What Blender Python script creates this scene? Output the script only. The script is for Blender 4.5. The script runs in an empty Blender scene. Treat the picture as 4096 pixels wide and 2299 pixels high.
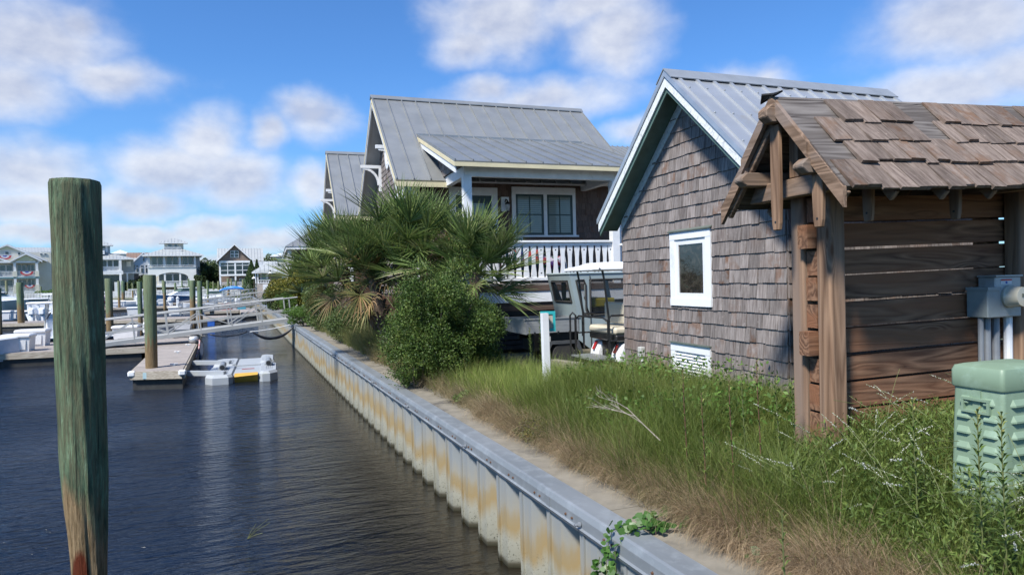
import bpy, bmesh, math, random
import numpy as np
from mathutils import Vector, Matrix, Euler
R = math.radians
scene = bpy.context.scene
COL = scene.collection
# ------------------------------------------------------------------ camera
FPX, IW, IH, CZ = 2700.0, 4096, 2299, 2.65
YAW, PITCH, ROLL = R(19.5), R(-0.70), R(1.4)
_f = np.array([math.sin(YAW)*math.cos(PITCH), math.cos(YAW)*math.cos(PITCH), math.sin(PITCH)])
_r = np.array([math.cos(YAW), -math.sin(YAW), 0.0]); _u = np.cross(_r, _f)
_r2 = _r*math.cos(ROLL) - _u*math.sin(ROLL); _u2 = _u*math.cos(ROLL) + _r*math.sin(ROLL)
cam_d = bpy.data.cameras.new("camera"); cam = bpy.data.objects.new("camera", cam_d); COL.objects.link(cam)
cam.matrix_world = Matrix(((_r2[0], _u2[0], -_f[0], 0), (_r2[1], _u2[1], -_f[1], 0), (_r2[2], _u2[2], -_f[2], CZ), (0, 0, 0, 1)))
cam_d.sensor_width = 36.0; cam_d.lens = FPX/IW*36.0; cam_d.clip_start = 0.05; cam_d.clip_end = 6000
scene.camera = cam
def ray(px, py): return _r2*(px-IW/2)/FPX - _u2*(py-IH/2)/FPX + _f
def atD(px, py, D):
    d = ray(px, py); return Vector((d[0]*D, d[1]*D, CZ+d[2]*D))
def atZ(px, py, z):
    d = ray(px, py); t = (z-CZ)/d[2]; return Vector((d[0]*t, d[1]*t, z))
def atY(px, py, y):
    d = ray(px, py); t = y/d[1]; return Vector((d[0]*t, y, CZ+d[2]*t))
def atX(px, py, x):
    d = ray(px, py); t = x/d[0]; return Vector((x, d[1]*t, CZ+d[2]*t))
# ------------------------------------------------------------------ light
SUN_AZ, SUN_EL = R(-124), R(50)          # azimuth measured from +Y clockwise
sdir = Vector((math.sin(SUN_AZ)*math.cos(SUN_EL), math.cos(SUN_AZ)*math.cos(SUN_EL), math.sin(SUN_EL)))
sl = bpy.data.lights.new("sun", 'SUN'); sl.energy = 4.4; sl.angle = R(8.0); sl.color = (1.0, 0.955, 0.88)
so = bpy.data.objects.new("sun", sl); COL.objects.link(so); so.rotation_euler = sdir.to_track_quat('Z', 'Y').to_euler()
scene.view_settings.view_transform = 'Standard'; scene.view_settings.look = 'None'
scene.view_settings.exposure = 0.72; scene.view_settings.gamma = 1.0
scene.render.engine = 'CYCLES'
scene.cycles.max_bounces = 6; scene.cycles.diffuse_bounces = 3; scene.cycles.glossy_bounces = 3
scene.cycles.transmission_bounces = 4; scene.cycles.transparent_max_bounces = 8
scene.cycles.use_denoising = True
scene.cycles.caustics_reflective = False; scene.cycles.caustics_refractive = False
# ------------------------------------------------------------------ node helper
class NT:
    def __init__(s, nt): s.nt = nt; s.n = nt.nodes; s.l = nt.links
    def node(s, t, **k):
        n = s.n.new(t)
        for a, v in k.items(): setattr(n, a, v)
        return n
    def set(s, sock, v):
        if isinstance(v, bpy.types.NodeSocket): s.l.new(v, sock)
        else: sock.default_value = v
    def math(s, op, a, b=0.0, c=None, clamp=False):
        n = s.node('ShaderNodeMath', operation=op); n.use_clamp = clamp
        s.set(n.inputs[0], a); s.set(n.inputs[1], b)
        if c is not None: s.set(n.inputs[2], c)
        return n.outputs[0]
    def vmath(s, op, a, b=None):
        n = s.node('ShaderNodeVectorMath', operation=op); s.set(n.inputs[0], a)
        if b is not None: s.set(n.inputs[1], b)
        return n.outputs['Value'] if op in ('LENGTH', 'DOT_PRODUCT') else n.outputs[0]
    def scale(s, v, k):
        n = s.node('ShaderNodeVectorMath', operation='SCALE'); s.set(n.inputs[0], v); s.set(n.inputs['Scale'], k); return n.outputs[0]
    def noise(s, vec, scale=5, detail=4, rough=0.55, dist=0.0):
        n = s.node('ShaderNodeTexNoise'); s.set(n.inputs['Vector'], vec); n.inputs['Scale'].default_value = scale
        n.inputs['Detail'].default_value = detail; n.inputs['Roughness'].default_value = rough; n.inputs['Distortion'].default_value = dist
        return n.outputs[0]
    def ramp(s, fac, pts, interp='LINEAR'):
        n = s.node('ShaderNodeValToRGB'); n.color_ramp.interpolation = interp; e = n.color_ramp.elements
        while len(e) < len(pts): e.new(0.5)
        for i, (p, c) in enumerate(pts): e[i].position = p; e[i].color = (*c, 1) if len(c) == 3 else c
        s.set(n.inputs[0], fac); return n.outputs[0]
    def mix(s, f, a, b, mode='MIX'):
        n = s.node('ShaderNodeMix', data_type='RGBA', blend_type=mode)
        s.set(n.inputs[0], f)
        for k, v in ((6, a), (7, b)):
            if isinstance(v, (tuple, list)): v = (*v, 1) if len(v) == 3 else v
            s.set(n.inputs[k], v)
        return n.outputs[2]
    def maprange(s, v, a, b, c=0.0, d=1.0, smooth=False):
        n = s.node('ShaderNodeMapRange'); n.interpolation_type = 'SMOOTHSTEP' if smooth else 'LINEAR'
        s.set(n.inputs[0], v); n.inputs[1].default_value = a; n.inputs[2].default_value = b
        n.inputs[3].default_value = c; n.inputs[4].default_value = d; return n.outputs[0]
    def sep(s, v):
        n = s.node('ShaderNodeSeparateXYZ'); s.set(n.inputs[0], v); return n.outputs
    def comb(s, x, y, z):
        n = s.node('ShaderNodeCombineXYZ'); s.set(n.inputs[0], x); s.set(n.inputs[1], y); s.set(n.inputs[2], z); return n.outputs[0]
    def mapping(s, v, loc=(0, 0, 0), rot=(0, 0, 0), sc=(1, 1, 1)):
        n = s.node('ShaderNodeMapping'); s.set(n.inputs[0], v); n.inputs[1].default_value = loc
        n.inputs[2].default_value = rot; n.inputs[3].default_value = sc; return n.outputs[0]
    def bump(s, h, strength=0.3, dist=0.02):
        n = s.node('ShaderNodeBump'); s.set(n.inputs['Height'], h); n.inputs['Strength'].default_value = strength
        n.inputs['Distance'].default_value = dist; return n.outputs[0]
# ------------------------------------------------------------------ sky
world = bpy.data.worlds.new("World"); scene.world = world; world.use_nodes = True
W = NT(world.node_tree); W.n.clear()
out = W.node('ShaderNodeOutputWorld')
sky = W.node('ShaderNodeTexSky', sky_type='NISHITA'); sky.sun_disc = False
sky.sun_elevation = SUN_EL; sky.sun_rotation = SUN_AZ; sky.air_density = 1.0; sky.dust_density = 0.35; sky.ozone_density = 2.2; sky.altitude = 0
skyc = W.mix(1.0, sky.outputs[0], (0.46, 0.79, 1.16), 'MULTIPLY')
bg1 = W.node('ShaderNodeBackground'); W.l.new(skyc, bg1.inputs[0]); bg1.inputs[1].default_value = 0.098
tc = W.node('ShaderNodeTexCoord'); dirv = tc.outputs['Generated']
sx, sy, sz = W.sep(dirv)
warp = W.noise(dirv, 5.0, 5, 0.6); warp2 = W.noise(W.mapping(dirv, loc=(3.1, 7.7, 1.3)), 5.0, 5, 0.6)
az = W.math('ADD', W.math('ARCTAN2', sx, sy), W.math('MULTIPLY', W.math('SUBTRACT', warp, 0.5), 0.10))
el = W.math('ADD', W.math('ARCSINE', sz), W.math('MULTIPLY', W.math('SUBTRACT', warp2, 0.5), 0.07))
av = W.comb(az, el, 0.0)
def _azel(dx, dy):
    d = ray(dx*1.59, dy*1.59); d = d/np.linalg.norm(d); return math.atan2(d[0], d[1]), math.asin(d[2])
CLOUDS = [(110, 110, 230, 120), (300, 200, 160, 70), (30, 220, 160, 90), (190, 60, 90, 60), (60, 430, 180, 90), (40, 520, 200, 60),
          (520, 360, 110, 80), (430, 430, 200, 80), (610, 450, 160, 90), (690, 350, 70, 60), (800, 310, 120, 80), (340, 500, 170, 50),
          (1250, 60, 190, 120), (1540, 90, 160, 120), (1180, 110, 120, 70), (1350, 245, 270, 60), (1230, 225, 120, 50), (1920, 185, 130, 55), (1480, 20, 200, 60),
          (2470, 70, 240, 110), (2400, 240, 240, 70), (2560, 200, 160, 90), (690, 590, 180, 40), (560, 560, 160, 40), (350, 580, 200, 30),
          (480, 570, 70, 30), (800, 460, 90, 60), (120, 590, 200, 30), (2140, 330, 200, 40), (700, 640, 260, 25), (1650, 320, 160, 40)]
field = None
for (cx, cy, rx, ry) in CLOUDS:
    a0, e0 = _azel(cx, cy)
    m = W.mapping(av, loc=(-a0/(rx*0.95/1700), -e0/(ry*0.95/1700), 0), sc=(1700/(rx*0.95), 1700/(ry*0.95), 1))
    v = W.math('SUBTRACT', 1.0, W.vmath('LENGTH', m))
    field = v if field is None else W.math('SMOOTH_MAX', field, v, 0.12)
# clouds elsewhere in the sky, outside the frame, so reflections have some too
gen = W.math('MULTIPLY', W.math('SUBTRACT', W.noise(W.mapping(dirv, sc=(1, 1, 2.2)), 2.6, 3, 0.5), 0.68), 2.2)
fdot = W.vmath('DOT_PRODUCT', dirv, tuple(_f))
gen = W.math('SUBTRACT', gen, W.maprange(fdot, 0.55, 0.8, 0.0, 3.0))
field = W.math('MAXIMUM', field, gen)
dv2 = W.mapping(dirv, sc=(1, 1, 1.5))
fb = W.noise(dv2, 7.0, 8, 0.52); sh = tuple(0.018*c for c in sdir)
fb2 = W.noise(W.vmath('ADD', dv2, sh), 7.0, 8, 0.52)
dens = W.math('ADD', field, W.math('MULTIPLY', W.math('SUBTRACT', fb, 0.5), 1.25))
alpha = W.maprange(dens, -0.22, 0.80, 0, 1, True)
core = W.maprange(dens, 0.15, 0.9, 0, 1, True)
lit = W.math('MULTIPLY', W.math('SUBTRACT', fb, fb2), 4.5)
shade = W.math('ADD', W.math('MULTIPLY', core, 0.42), W.math('SUBTRACT', 0.26, lit), clamp=True)
ccol = W.mix(shade, (0.56, 0.57, 0.60), (0.34, 0.37, 0.46))
haze_f = W.maprange(W.math('ARCSINE', sz), -0.05, 0.30, 0.30, 0.0)
bg2 = W.node('ShaderNodeBackground'); W.l.new(ccol, bg2.inputs[0]); bg2.inputs[1].default_value = 1.0
bg3 = W.node('ShaderNodeBackground'); bg3.inputs[0].default_value = (0.22, 0.34, 0.52, 1); bg3.inputs[1].default_value = 1.0
mx0 = W.node('ShaderNodeMixShader'); W.l.new(haze_f, mx0.inputs[0]); W.l.new(bg1.outputs[0], mx0.inputs[1]); W.l.new(bg3.outputs[0], mx0.inputs[2])
mx = W.node('ShaderNodeMixShader'); W.l.new(W.math('MULTIPLY', alpha, 0.88), mx.inputs[0]); W.l.new(mx0.outputs[0], mx.inputs[1]); W.l.new(bg2.outputs[0], mx.inputs[2])
W.l.new(mx.outputs[0], out.inputs[0])
world.cycles.sampling_method = 'MANUAL'; world.cycles.sample_map_resolution = 1024
# ------------------------------------------------------------------ materials
MATS = {}
def pm(name, c1, c2=None, ns=6, sc=(1, 1, 1), detail=5, rough=0.6, metal=0.0, bump=0.0, bd=0.01, isl=0.0, hue=None, lo=0.35, hi=0.65, rvar=0.0, trans=0.0, spec=0.5, dirt=None, dsc=1.5, dlo=0.55, dhi=0.75, dist=0.0, coord='Object'):
    """principled material: two colours mixed by stretched noise, per-piece variation, optional second colour of dirt"""
    if name in MATS: return MATS[name]
    m = bpy.data.materials.new(name); m.use_nodes = True; N = NT(m.node_tree); b = N.n['Principled BSDF']
    c2 = c2 or tuple(x*0.8 for x in c1)
    v = N.node('ShaderNodeTexCoord').outputs[coord]; v0 = v
    if isl or hue:
        g = N.node('ShaderNodeNewGeometry').outputs['Random Per Island']
        v = N.vmath('ADD', v, N.scale(N.comb(g, N.math('MULTIPLY', g, 7.3), N.math('MULTIPLY', g, 3.7)), 23.0))
    f = N.noise(N.mapping(v, sc=sc), ns, detail, 0.6, dist)
    col = N.mix(N.maprange(f, lo, hi), c1, c2)
    if hue: col = N.mix(N.ramp(N.math('FRACT', N.math('MULTIPLY', g, 13.7)), [(0, (0, 0, 0)), (1, (1, 1, 1))]), col, hue)
    if isl:
        k = N.math('ADD', 1-isl, N.math('MULTIPLY', N.math('FRACT', N.math('MULTIPLY', g, 37.1)), 2*isl))
        col = N.mix(1.0, col, N.comb(k, k, k), 'MULTIPLY')
    if dirt:
        d = N.maprange(N.noise(v0, dsc, 6, 0.65), dlo, dhi); col = N.mix(d, col, dirt)
    N.l.new(col, b.inputs['Base Color'])
    b.inputs['Metallic'].default_value = metal; b.inputs['Specular IOR Level'].default_value = spec
    if rvar: N.set(b.inputs['Roughness'], N.maprange(N.noise(v0, 3.0, 5, 0.6), 0.3, 0.7, rough-rvar, rough+rvar))
    else: b.inputs['Roughness'].default_value = rough
    if bump: N.l.new(N.bump(f, bump, bd), b.inputs['Normal'])
    if trans:
        t = N.node('ShaderNodeBsdfTranslucent'); N.l.new(col, t.inputs[0]); ms = N.node('ShaderNodeMixShader'); ms.inputs[0].default_value = trans
        N.l.new(b.outputs[0], ms.inputs[1]); N.l.new(t.outputs[0], ms.inputs[2]); N.l.new(ms.outputs[0], N.n['Material Output'].inputs[0])
    MATS[name] = m; return m
# ------------------------------------------------------------------ objects
ROOTLOC = {}
def tag(o, label=None, cat=None, group=None, kind=None):
    if label: o['label'] = label
    if cat: o['category'] = cat
    if group: o['group'] = group
    if kind: o['kind'] = kind
    return o
def thing(name, label, cat, loc=(0, 0, 0), rz=0.0, group=None):
    o = bpy.data.objects.new(name, None); COL.objects.link(o); o.location = loc; o.rotation_euler = (0, 0, rz); o.empty_display_size = 0.2
    return tag(o, label, cat, group)
def copy_tree(o, parent=None):
    c = o.copy(); COL.objects.link(c)
    if parent is not None: c.parent = parent
    for ch in list(o.children): copy_tree(ch, c)
    return c
def root_of(p):
    while p.parent is not None: p = p.parent
    return p
class MB:
    def __init__(s): s.v = []; s.f = []; s.np = []
    def add(s, vs, fs):
        b = len(s.v); s.v.extend([tuple(p) for p in vs]); s.f.extend([tuple(b+i for i in f) for f in fs]); return s
    def box(s, x0, x1, y0, y1, z0, z1):
        return s.add([(x0, y0, z0), (x1, y0, z0), (x1, y1, z0), (x0, y1, z0), (x0, y0, z1), (x1, y0, z1), (x1, y1, z1), (x0, y1, z1)],
                     [(0, 3, 2, 1), (4, 5, 6, 7), (0, 1, 5, 4), (1, 2, 6, 5), (2, 3, 7, 6), (3, 0, 4, 7)])
    def rbox(s, x0, x1, y0, y1, z0, z1, b=0.01):
        """box with chamfered vertical and horizontal edges"""
        vs = []; 
        for z, i in ((z0, b), (z0+b, 0), (z1-b, 0), (z1, b)):
            for (x, y, dx, dy) in ((x0, y0, 1, 0), (x1, y0, -1, 0), (x1, y0, 0, 1), (x1, y1, 0, -1), (x1, y1, -1, 0), (x0, y1, 1, 0), (x0, y1, 0, -1), (x0, y0, 0, 1)):
                xx = x+dx*b; yy = y+dy*b
                if i: xx = min(max(xx, x0+b), x1-b); yy = min(max(yy, y0+b), y1-b)
                vs.append((xx, yy, z))
        fs = [tuple(range(7, -1, -1)), tuple(range(24, 32))]
        for k in range(3):
            for j in range(8): fs.append((k*8+j, k*8+(j+1) % 8, (k+1)*8+(j+1) % 8, (k+1)*8+j))
        return s.add(vs, fs)
    def prism(s, poly, off, cap=True):
        n = len(poly); poly = [Vector(p) for p in poly]; off = Vector(off); vs = poly+[p+off for p in poly]
        fs = [tuple(range(n-1, -1, -1)), tuple(range(n, 2*n))] if cap else []
        fs += [(i, (i+1) % n, n+(i+1) % n, n+i) for i in range(n)]
        return s.add(vs, fs)
    def bar(s, p0, p1, w, h, up=(0, 0, 1)):
        p0 = Vector(p0); p1 = Vector(p1); d = (p1-p0)
        if d.length < 1e-6: return s
        d.normalize(); up = Vector(up); r = d.cross(up)
        if r.length < 1e-4: r = d.cross(Vector((0, 1, 0)))
        r.normalize(); u = r.cross(d)
        q = [r*(-w/2)+u*(-h/2), r*(w/2)+u*(-h/2), r*(w/2)+u*(h/2), r*(-w/2)+u*(h/2)]
        return s.add([p0+a for a in q]+[p1+a for a in q], [(3, 2, 1, 0), (4, 5, 6, 7), (0, 1, 5, 4), (1, 2, 6, 5), (2, 3, 7, 6), (3, 0, 4, 7)])
    def tube(s, pts, r, n=8, closed=False, cap=True):
        pts = [Vector(p) for p in pts]; m = len(pts); rs = r if isinstance(r, (list, tuple)) else [r]*m
        prev = None; vs = []
        for i, p in enumerate(pts):
            a = pts[(i+1) % m] if (i < m-1 or closed) else p; b = pts[i-1] if (i > 0 or closed) else p
            d = (a-b); d = d.normalized() if d.length > 1e-9 else Vector((0, 0, 1))
            if prev is None:
                t = Vector((0, 0, 1)) if abs(d.z) < 0.9 else Vector((1, 0, 0)); prev = d.cross(t).normalized()
            prev = (prev-d*prev.dot(d)); prev = prev.normalized() if prev.length > 1e-6 else Vector((1, 0, 0)); q = d.cross(prev)
            for k in range(n):
                an = 2*math.pi*k/n; vs.append(p+(prev*math.cos(an)+q*math.sin(an))*rs[i])
        fs = []
        for i in range(m if closed else m-1):
            for k in range(n):
                j = (i+1) % m; fs.append((i*n+k, i*n+(k+1) % n, j*n+(k+1) % n, j*n+k))
        if cap and not closed: fs += [tuple(range(n-1, -1, -1)), tuple((m-1)*n+k for k in range(n))]
        return s.add(vs, fs)
    def lathe(s, c, prof, n=16, axis=(0, 0, 1)):
        c = Vector(c); ax = Vector(axis).normalized(); t = Vector((1, 0, 0)) if abs(ax.x) < 0.9 else Vector((0, 1, 0))
        a = ax.cross(t).normalized(); b = ax.cross(a); vs = []
        for (r, h) in prof:
            for k in range(n):
                an = 2*math.pi*k/n; vs.append(c+ax*h+(a*math.cos(an)+b*math.sin(an))*r)
        fs = [tuple(range(n-1, -1, -1)), tuple((len(prof)-1)*n+k for k in range(n))]
        for i in range(len(prof)-1):
            for k in range(n): fs.append((i*n+k, i*n+(k+1) % n, (i+1)*n+(k+1) % n, (i+1)*n+k))
        return s.add(vs, fs)
    def quad(s, *p): return s.add(p, [tuple(range(len(p)))])
    def sphere(s, c, r, n=10, m=7, sq=(1, 1, 1)):
        c = Vector(c); vs = [c+Vector((0, 0, -r*sq[2]))]
        for i in range(1, m):
            ph = -math.pi/2+math.pi*i/m
            for k in range(n): an = 2*math.pi*k/n; vs.append(c+Vector((r*sq[0]*math.cos(ph)*math.cos(an), r*sq[1]*math.cos(ph)*math.sin(an), r*sq[2]*math.sin(ph))))
        vs.append(c+Vector((0, 0, r*sq[2]))); fs = []
        for k in range(n): fs.append((0, 1+(k+1) % n, 1+k)); fs.append((len(vs)-1, 1+(m-2)*n+k, 1+(m-2)*n+(k+1) % n))
        for i in range(m-2):
            for k in range(n): fs.append((1+i*n+k, 1+i*n+(k+1) % n, 1+(i+1)*n+(k+1) % n, 1+(i+1)*n+k))
        return s.add(vs, fs)
    def xf(s, M):
        s.v = [tuple(M @ Vector(p)) for p in s.v]; return s
    def npadd(s, v, f): s.np.append((np.asarray(v, np.float32), np.asarray(f, np.int32))); return s
    def build(s, name, mat, parent=None, local=False, smooth=False):
        me = bpy.data.meshes.new(name)
        if s.np:
            off = 0; V = []; F = []
            for v, f in s.np: V.append(v); F.append(f+off); off += len(v)
            V = np.concatenate(V); F = np.concatenate(F)
            if parent is not None and not local:
                V = V-np.array(root_of(parent).location, np.float32)
            k = F.shape[1]; me.vertices.add(len(V)); me.vertices.foreach_set('co', V.ravel())
            me.loops.add(F.size); me.loops.foreach_set('vertex_index', F.ravel())
            me.polygons.add(len(F)); me.polygons.foreach_set('loop_start', np.arange(0, F.size, k, dtype=np.int32))
            me.update(calc_edges=True)
        else:
            v = s.v
            if parent is not None and not local:
                L = root_of(parent).location; rz = root_of(parent).rotation_euler.z
                v = [(p[0]-L.x, p[1]-L.y, p[2]-L.z) for p in v]
                if rz:
                    c, n_ = math.cos(-rz), math.sin(-rz); v = [(a*c-b*n_, a*n_+b*c, z) for a, b, z in v]
            me.from_pydata(v, [], s.f); me.update()
            bm = bmesh.new(); bm.from_mesh(me); bmesh.ops.recalc_face_normals(bm, faces=bm.faces); bm.to_mesh(me); bm.free()
        if smooth: me.polygons.foreach_set('use_smooth', [True]*len(me.polygons))
        o = bpy.data.objects.new(name, me); COL.objects.link(o)
        if mat: me.materials.append(mat)
        if parent is not None: o.parent = parent
        return o
def smooth_auto(o, ang=40):
    bm = bmesh.new(); bm.from_mesh(o.data)
    for f in bm.faces: f.smooth = True
    for e in bm.edges:
        if len(e.link_faces) == 2 and e.calc_face_angle(0) > R(ang): e.smooth = False
    bm.to_mesh(o.data); bm.free(); return o
def bevel(o, w=0.01, seg=2):
    m = o.modifiers.new('bevel', 'BEVEL'); m.width = w; m.segments = seg; m.limit_method = 'ANGLE'; return o
# polygon clipping in 2-D for shingles
def clip_half(poly, a, b, c):                     # keep a*x+b*y <= c
    out_ = []
    for i in range(len(poly)):
        p = poly[i]; q = poly[(i+1) % len(poly)]; dp = a*p[0]+b*p[1]-c; dq = a*q[0]+b*q[1]-c
        if dp <= 0: out_.append(p)
        if (dp < 0 < dq) or (dq < 0 < dp):
            t = dp/(dp-dq); out_.append((p[0]+(q[0]-p[0])*t, p[1]+(q[1]-p[1])*t))
    return out_
def clip_poly(poly, halves):
    for h in halves:
        poly = clip_half(poly, *h)
        if len(poly) < 3: return []
    return poly
def convex_halves(pts):                            # counter-clockwise outline -> half planes
    hs = []
    for i in range(len(pts)):
        (x0, y0), (x1, y1) = pts[i], pts[(i+1) % len(pts)]
        nx, ny = (y1-y0), -(x1-x0); hs.append((nx, ny, nx*x0+ny*y0))
    return hs
def shingles(mb, O, U, V, outline, exposure, wmin, wmax, thick=0.012, holes=(), rng=None, jit=0.006, lean=0.0):
    """individual shingles on the plane O + u*U + v*V; outline is a counter-clockwise convex (u,v) polygon"""
    rng = rng or random.Random(1); O = Vector(O); U = Vector(U).normalized(); V = Vector(V).normalized(); Nn = U.cross(V).normalized()
    us = [p[0] for p in outline]; vs_ = [p[1] for p in outline]; H = convex_halves(outline)
    v = min(vs_)
    while v < max(vs_):
        u = min(us)-rng.random()*wmax
        while u < max(us):
            w = rng.uniform(wmin, wmax); g = 0.0025
            dv = rng.uniform(-jit, jit); base = [(u+g, v+dv), (u+w-g, v+dv+rng.uniform(-jit, jit)*0.4), (u+w-g, v+exposure+jit), (u+g, v+exposure+jit)]
            pieces = [clip_poly(base, H)]
            for (h0, h1, k0, k1) in holes:
                np_ = []
                for p in pieces:
                    if len(p) < 3: continue
                    a = [q[0] for q in p]; b = [q[1] for q in p]
                    if max(a) <= h0 or min(a) >= h1 or max(b) <= k0 or min(b) >= k1: np_.append(p); continue
                    np_.append(clip_half(p, 1, 0, h0)); np_.append(clip_half(p, -1, 0, -h1))
                    m = clip_half(clip_half(p, 1, 0, h1), -1, 0, -h0)
                    if len(m) >= 3: np_.append(clip_half(m, 0, 1, k0)); np_.append(clip_half(m, 0, -1, -k1))
                pieces = np_
            th = thick*rng.uniform(0.8, 1.25); curl = rng.uniform(0, thick*0.5)
            for p in pieces:
                if len(p) < 3: continue
                n = len(p)
                fr = [O+U*a+V*b+Nn*(0.003+curl*0.3+th*max(0, 1-(b-v)/(exposure*1.3))) for a, b in p]; bk = [O+U*a+V*b for a, b in p]
                mb.add(fr+bk, [tuple(range(n))]+[(i, n+i, n+(i+1) % n, (i+1) % n) for i in range(n)])
            u += w
        v += exposure
    return mb
# ================================================================== shared materials
white = pm('white_paint', (0.74, 0.75, 0.76), (0.64, 0.65, 0.66), ns=3, rough=0.5, dirt=(0.45, 0.45, 0.42), dsc=5, dlo=0.6, dhi=0.85)
white_clean = pm('white_gelcoat', (0.78, 0.79, 0.80), (0.72, 0.73, 0.74), ns=2, rough=0.3)
white_worn = pm('worn_white_board', (0.70, 0.72, 0.72), (0.30, 0.31, 0.29), ns=9, sc=(1, 1, 1), lo=0.5, hi=0.78, rough=0.7, bump=0.3, dist=2.5)
cream = pm('cream_fascia', (0.62, 0.55, 0.36), (0.54, 0.48, 0.31), ns=3)
dkgreen = pm('dark_green_paint', (0.012, 0.028, 0.026), (0.018, 0.036, 0.032), rough=0.35)
soffit_green = pm('soffit_green', (0.10, 0.17, 0.15), (0.07, 0.12, 0.10), rough=0.6)
black = pm('black_metal', (0.012, 0.012, 0.013), (0.02, 0.02, 0.02), rough=0.35)
rubber = pm('black_rubber', (0.02, 0.02, 0.02), (0.035, 0.033, 0.03), rough=0.8)
alum = pm('aluminium', (0.56, 0.58, 0.60), (0.46, 0.48, 0.50), ns=4, rough=0.42, metal=0.65)
alum_pale = pm('pale_aluminium', (0.46, 0.46, 0.44), (0.40, 0.40, 0.38), ns=3, rough=0.5, metal=0.25)
steel_plate = pm('galvanised_plate', (0.35, 0.37, 0.38), (0.27, 0.28, 0.29), ns=6, rough=0.5, metal=0.6)
def glass_mat(name, c=(0.02, 0.025, 0.03), rough=0.05):
    return pm(name, c, tuple(x*1.4 for x in c), ns=1.5, rough=rough, spec=0.9)
dark_glass = glass_mat('dark_window_glass')
grey_glass = glass_mat('pale_window_glass', (0.10, 0.13, 0.14))
# weathered cedar shingles
def shingle_mat(name, a, b, rust, isl=0.33, along='z'):
    m = bpy.data.materials.new(name); m.use_nodes = True; N = NT(m.node_tree); bs = N.n['Principled BSDF']
    g = N.node('ShaderNodeNewGeometry').outputs['Random Per Island']; v0 = N.node('ShaderNodeTexCoord').outputs['Object']
    v = N.vmath('ADD', v0, N.scale(N.comb(g, N.math('MULTIPLY', g, 7.3), N.math('MULTIPLY', g, 3.7)), 23.0))
    sc = (30, 30, 2.2) if along == 'z' else ((30, 4, 4) if along == 'roof' else (2.2, 30, 30))
    streak = N.noise(N.mapping(v, sc=sc), 1.6, 5, 0.6); blot = N.noise(v, 9, 5, 0.6)
    h = N.math('FRACT', N.math('MULTIPLY', g, 13.7)); k = N.math('FRACT', N.math('MULTIPLY', g, 41.3))
    col = N.mix(N.maprange(streak, 0.35, 0.7), a, b)
    col = N.mix(N.math('MULTIPLY', N.maprange(h, 0.72, 1.0), N.maprange(blot, 0.42, 0.62)), col, rust)
    col = N.mix(N.maprange(N.noise(v0, 1.1, 3, 0.6), 0.58, 0.72, 0, 0.45), col, rust)
    kk = N.math('ADD', 1-isl, N.math('MULTIPLY', k, 2*isl)); col = N.mix(1.0, col, N.comb(kk, kk, kk), 'MULTIPLY')
    col = N.mix(N.maprange(N.noise(v, 22, 4, 0.7), 0.62, 0.8, 0, 0.5), col, tuple(min(1, c*2.2) for c in a))
    N.l.new(col, bs.inputs['Base Color']); bs.inputs['Roughness'].default_value = 0.78; bs.inputs['Specular IOR Level'].default_value = 0.25
    N.l.new(N.bump(streak, 0.5, 0.006), bs.inputs['Normal']); return m
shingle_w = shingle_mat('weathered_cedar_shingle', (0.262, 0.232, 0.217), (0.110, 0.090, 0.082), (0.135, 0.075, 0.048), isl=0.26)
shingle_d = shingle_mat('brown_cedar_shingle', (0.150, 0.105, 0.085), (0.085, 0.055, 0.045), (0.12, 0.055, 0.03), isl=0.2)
shake = shingle_mat('roof_shake', (0.205, 0.162, 0.135), (0.086, 0.063, 0.050), (0.13, 0.075, 0.045), isl=0.22, along='roof')
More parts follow.
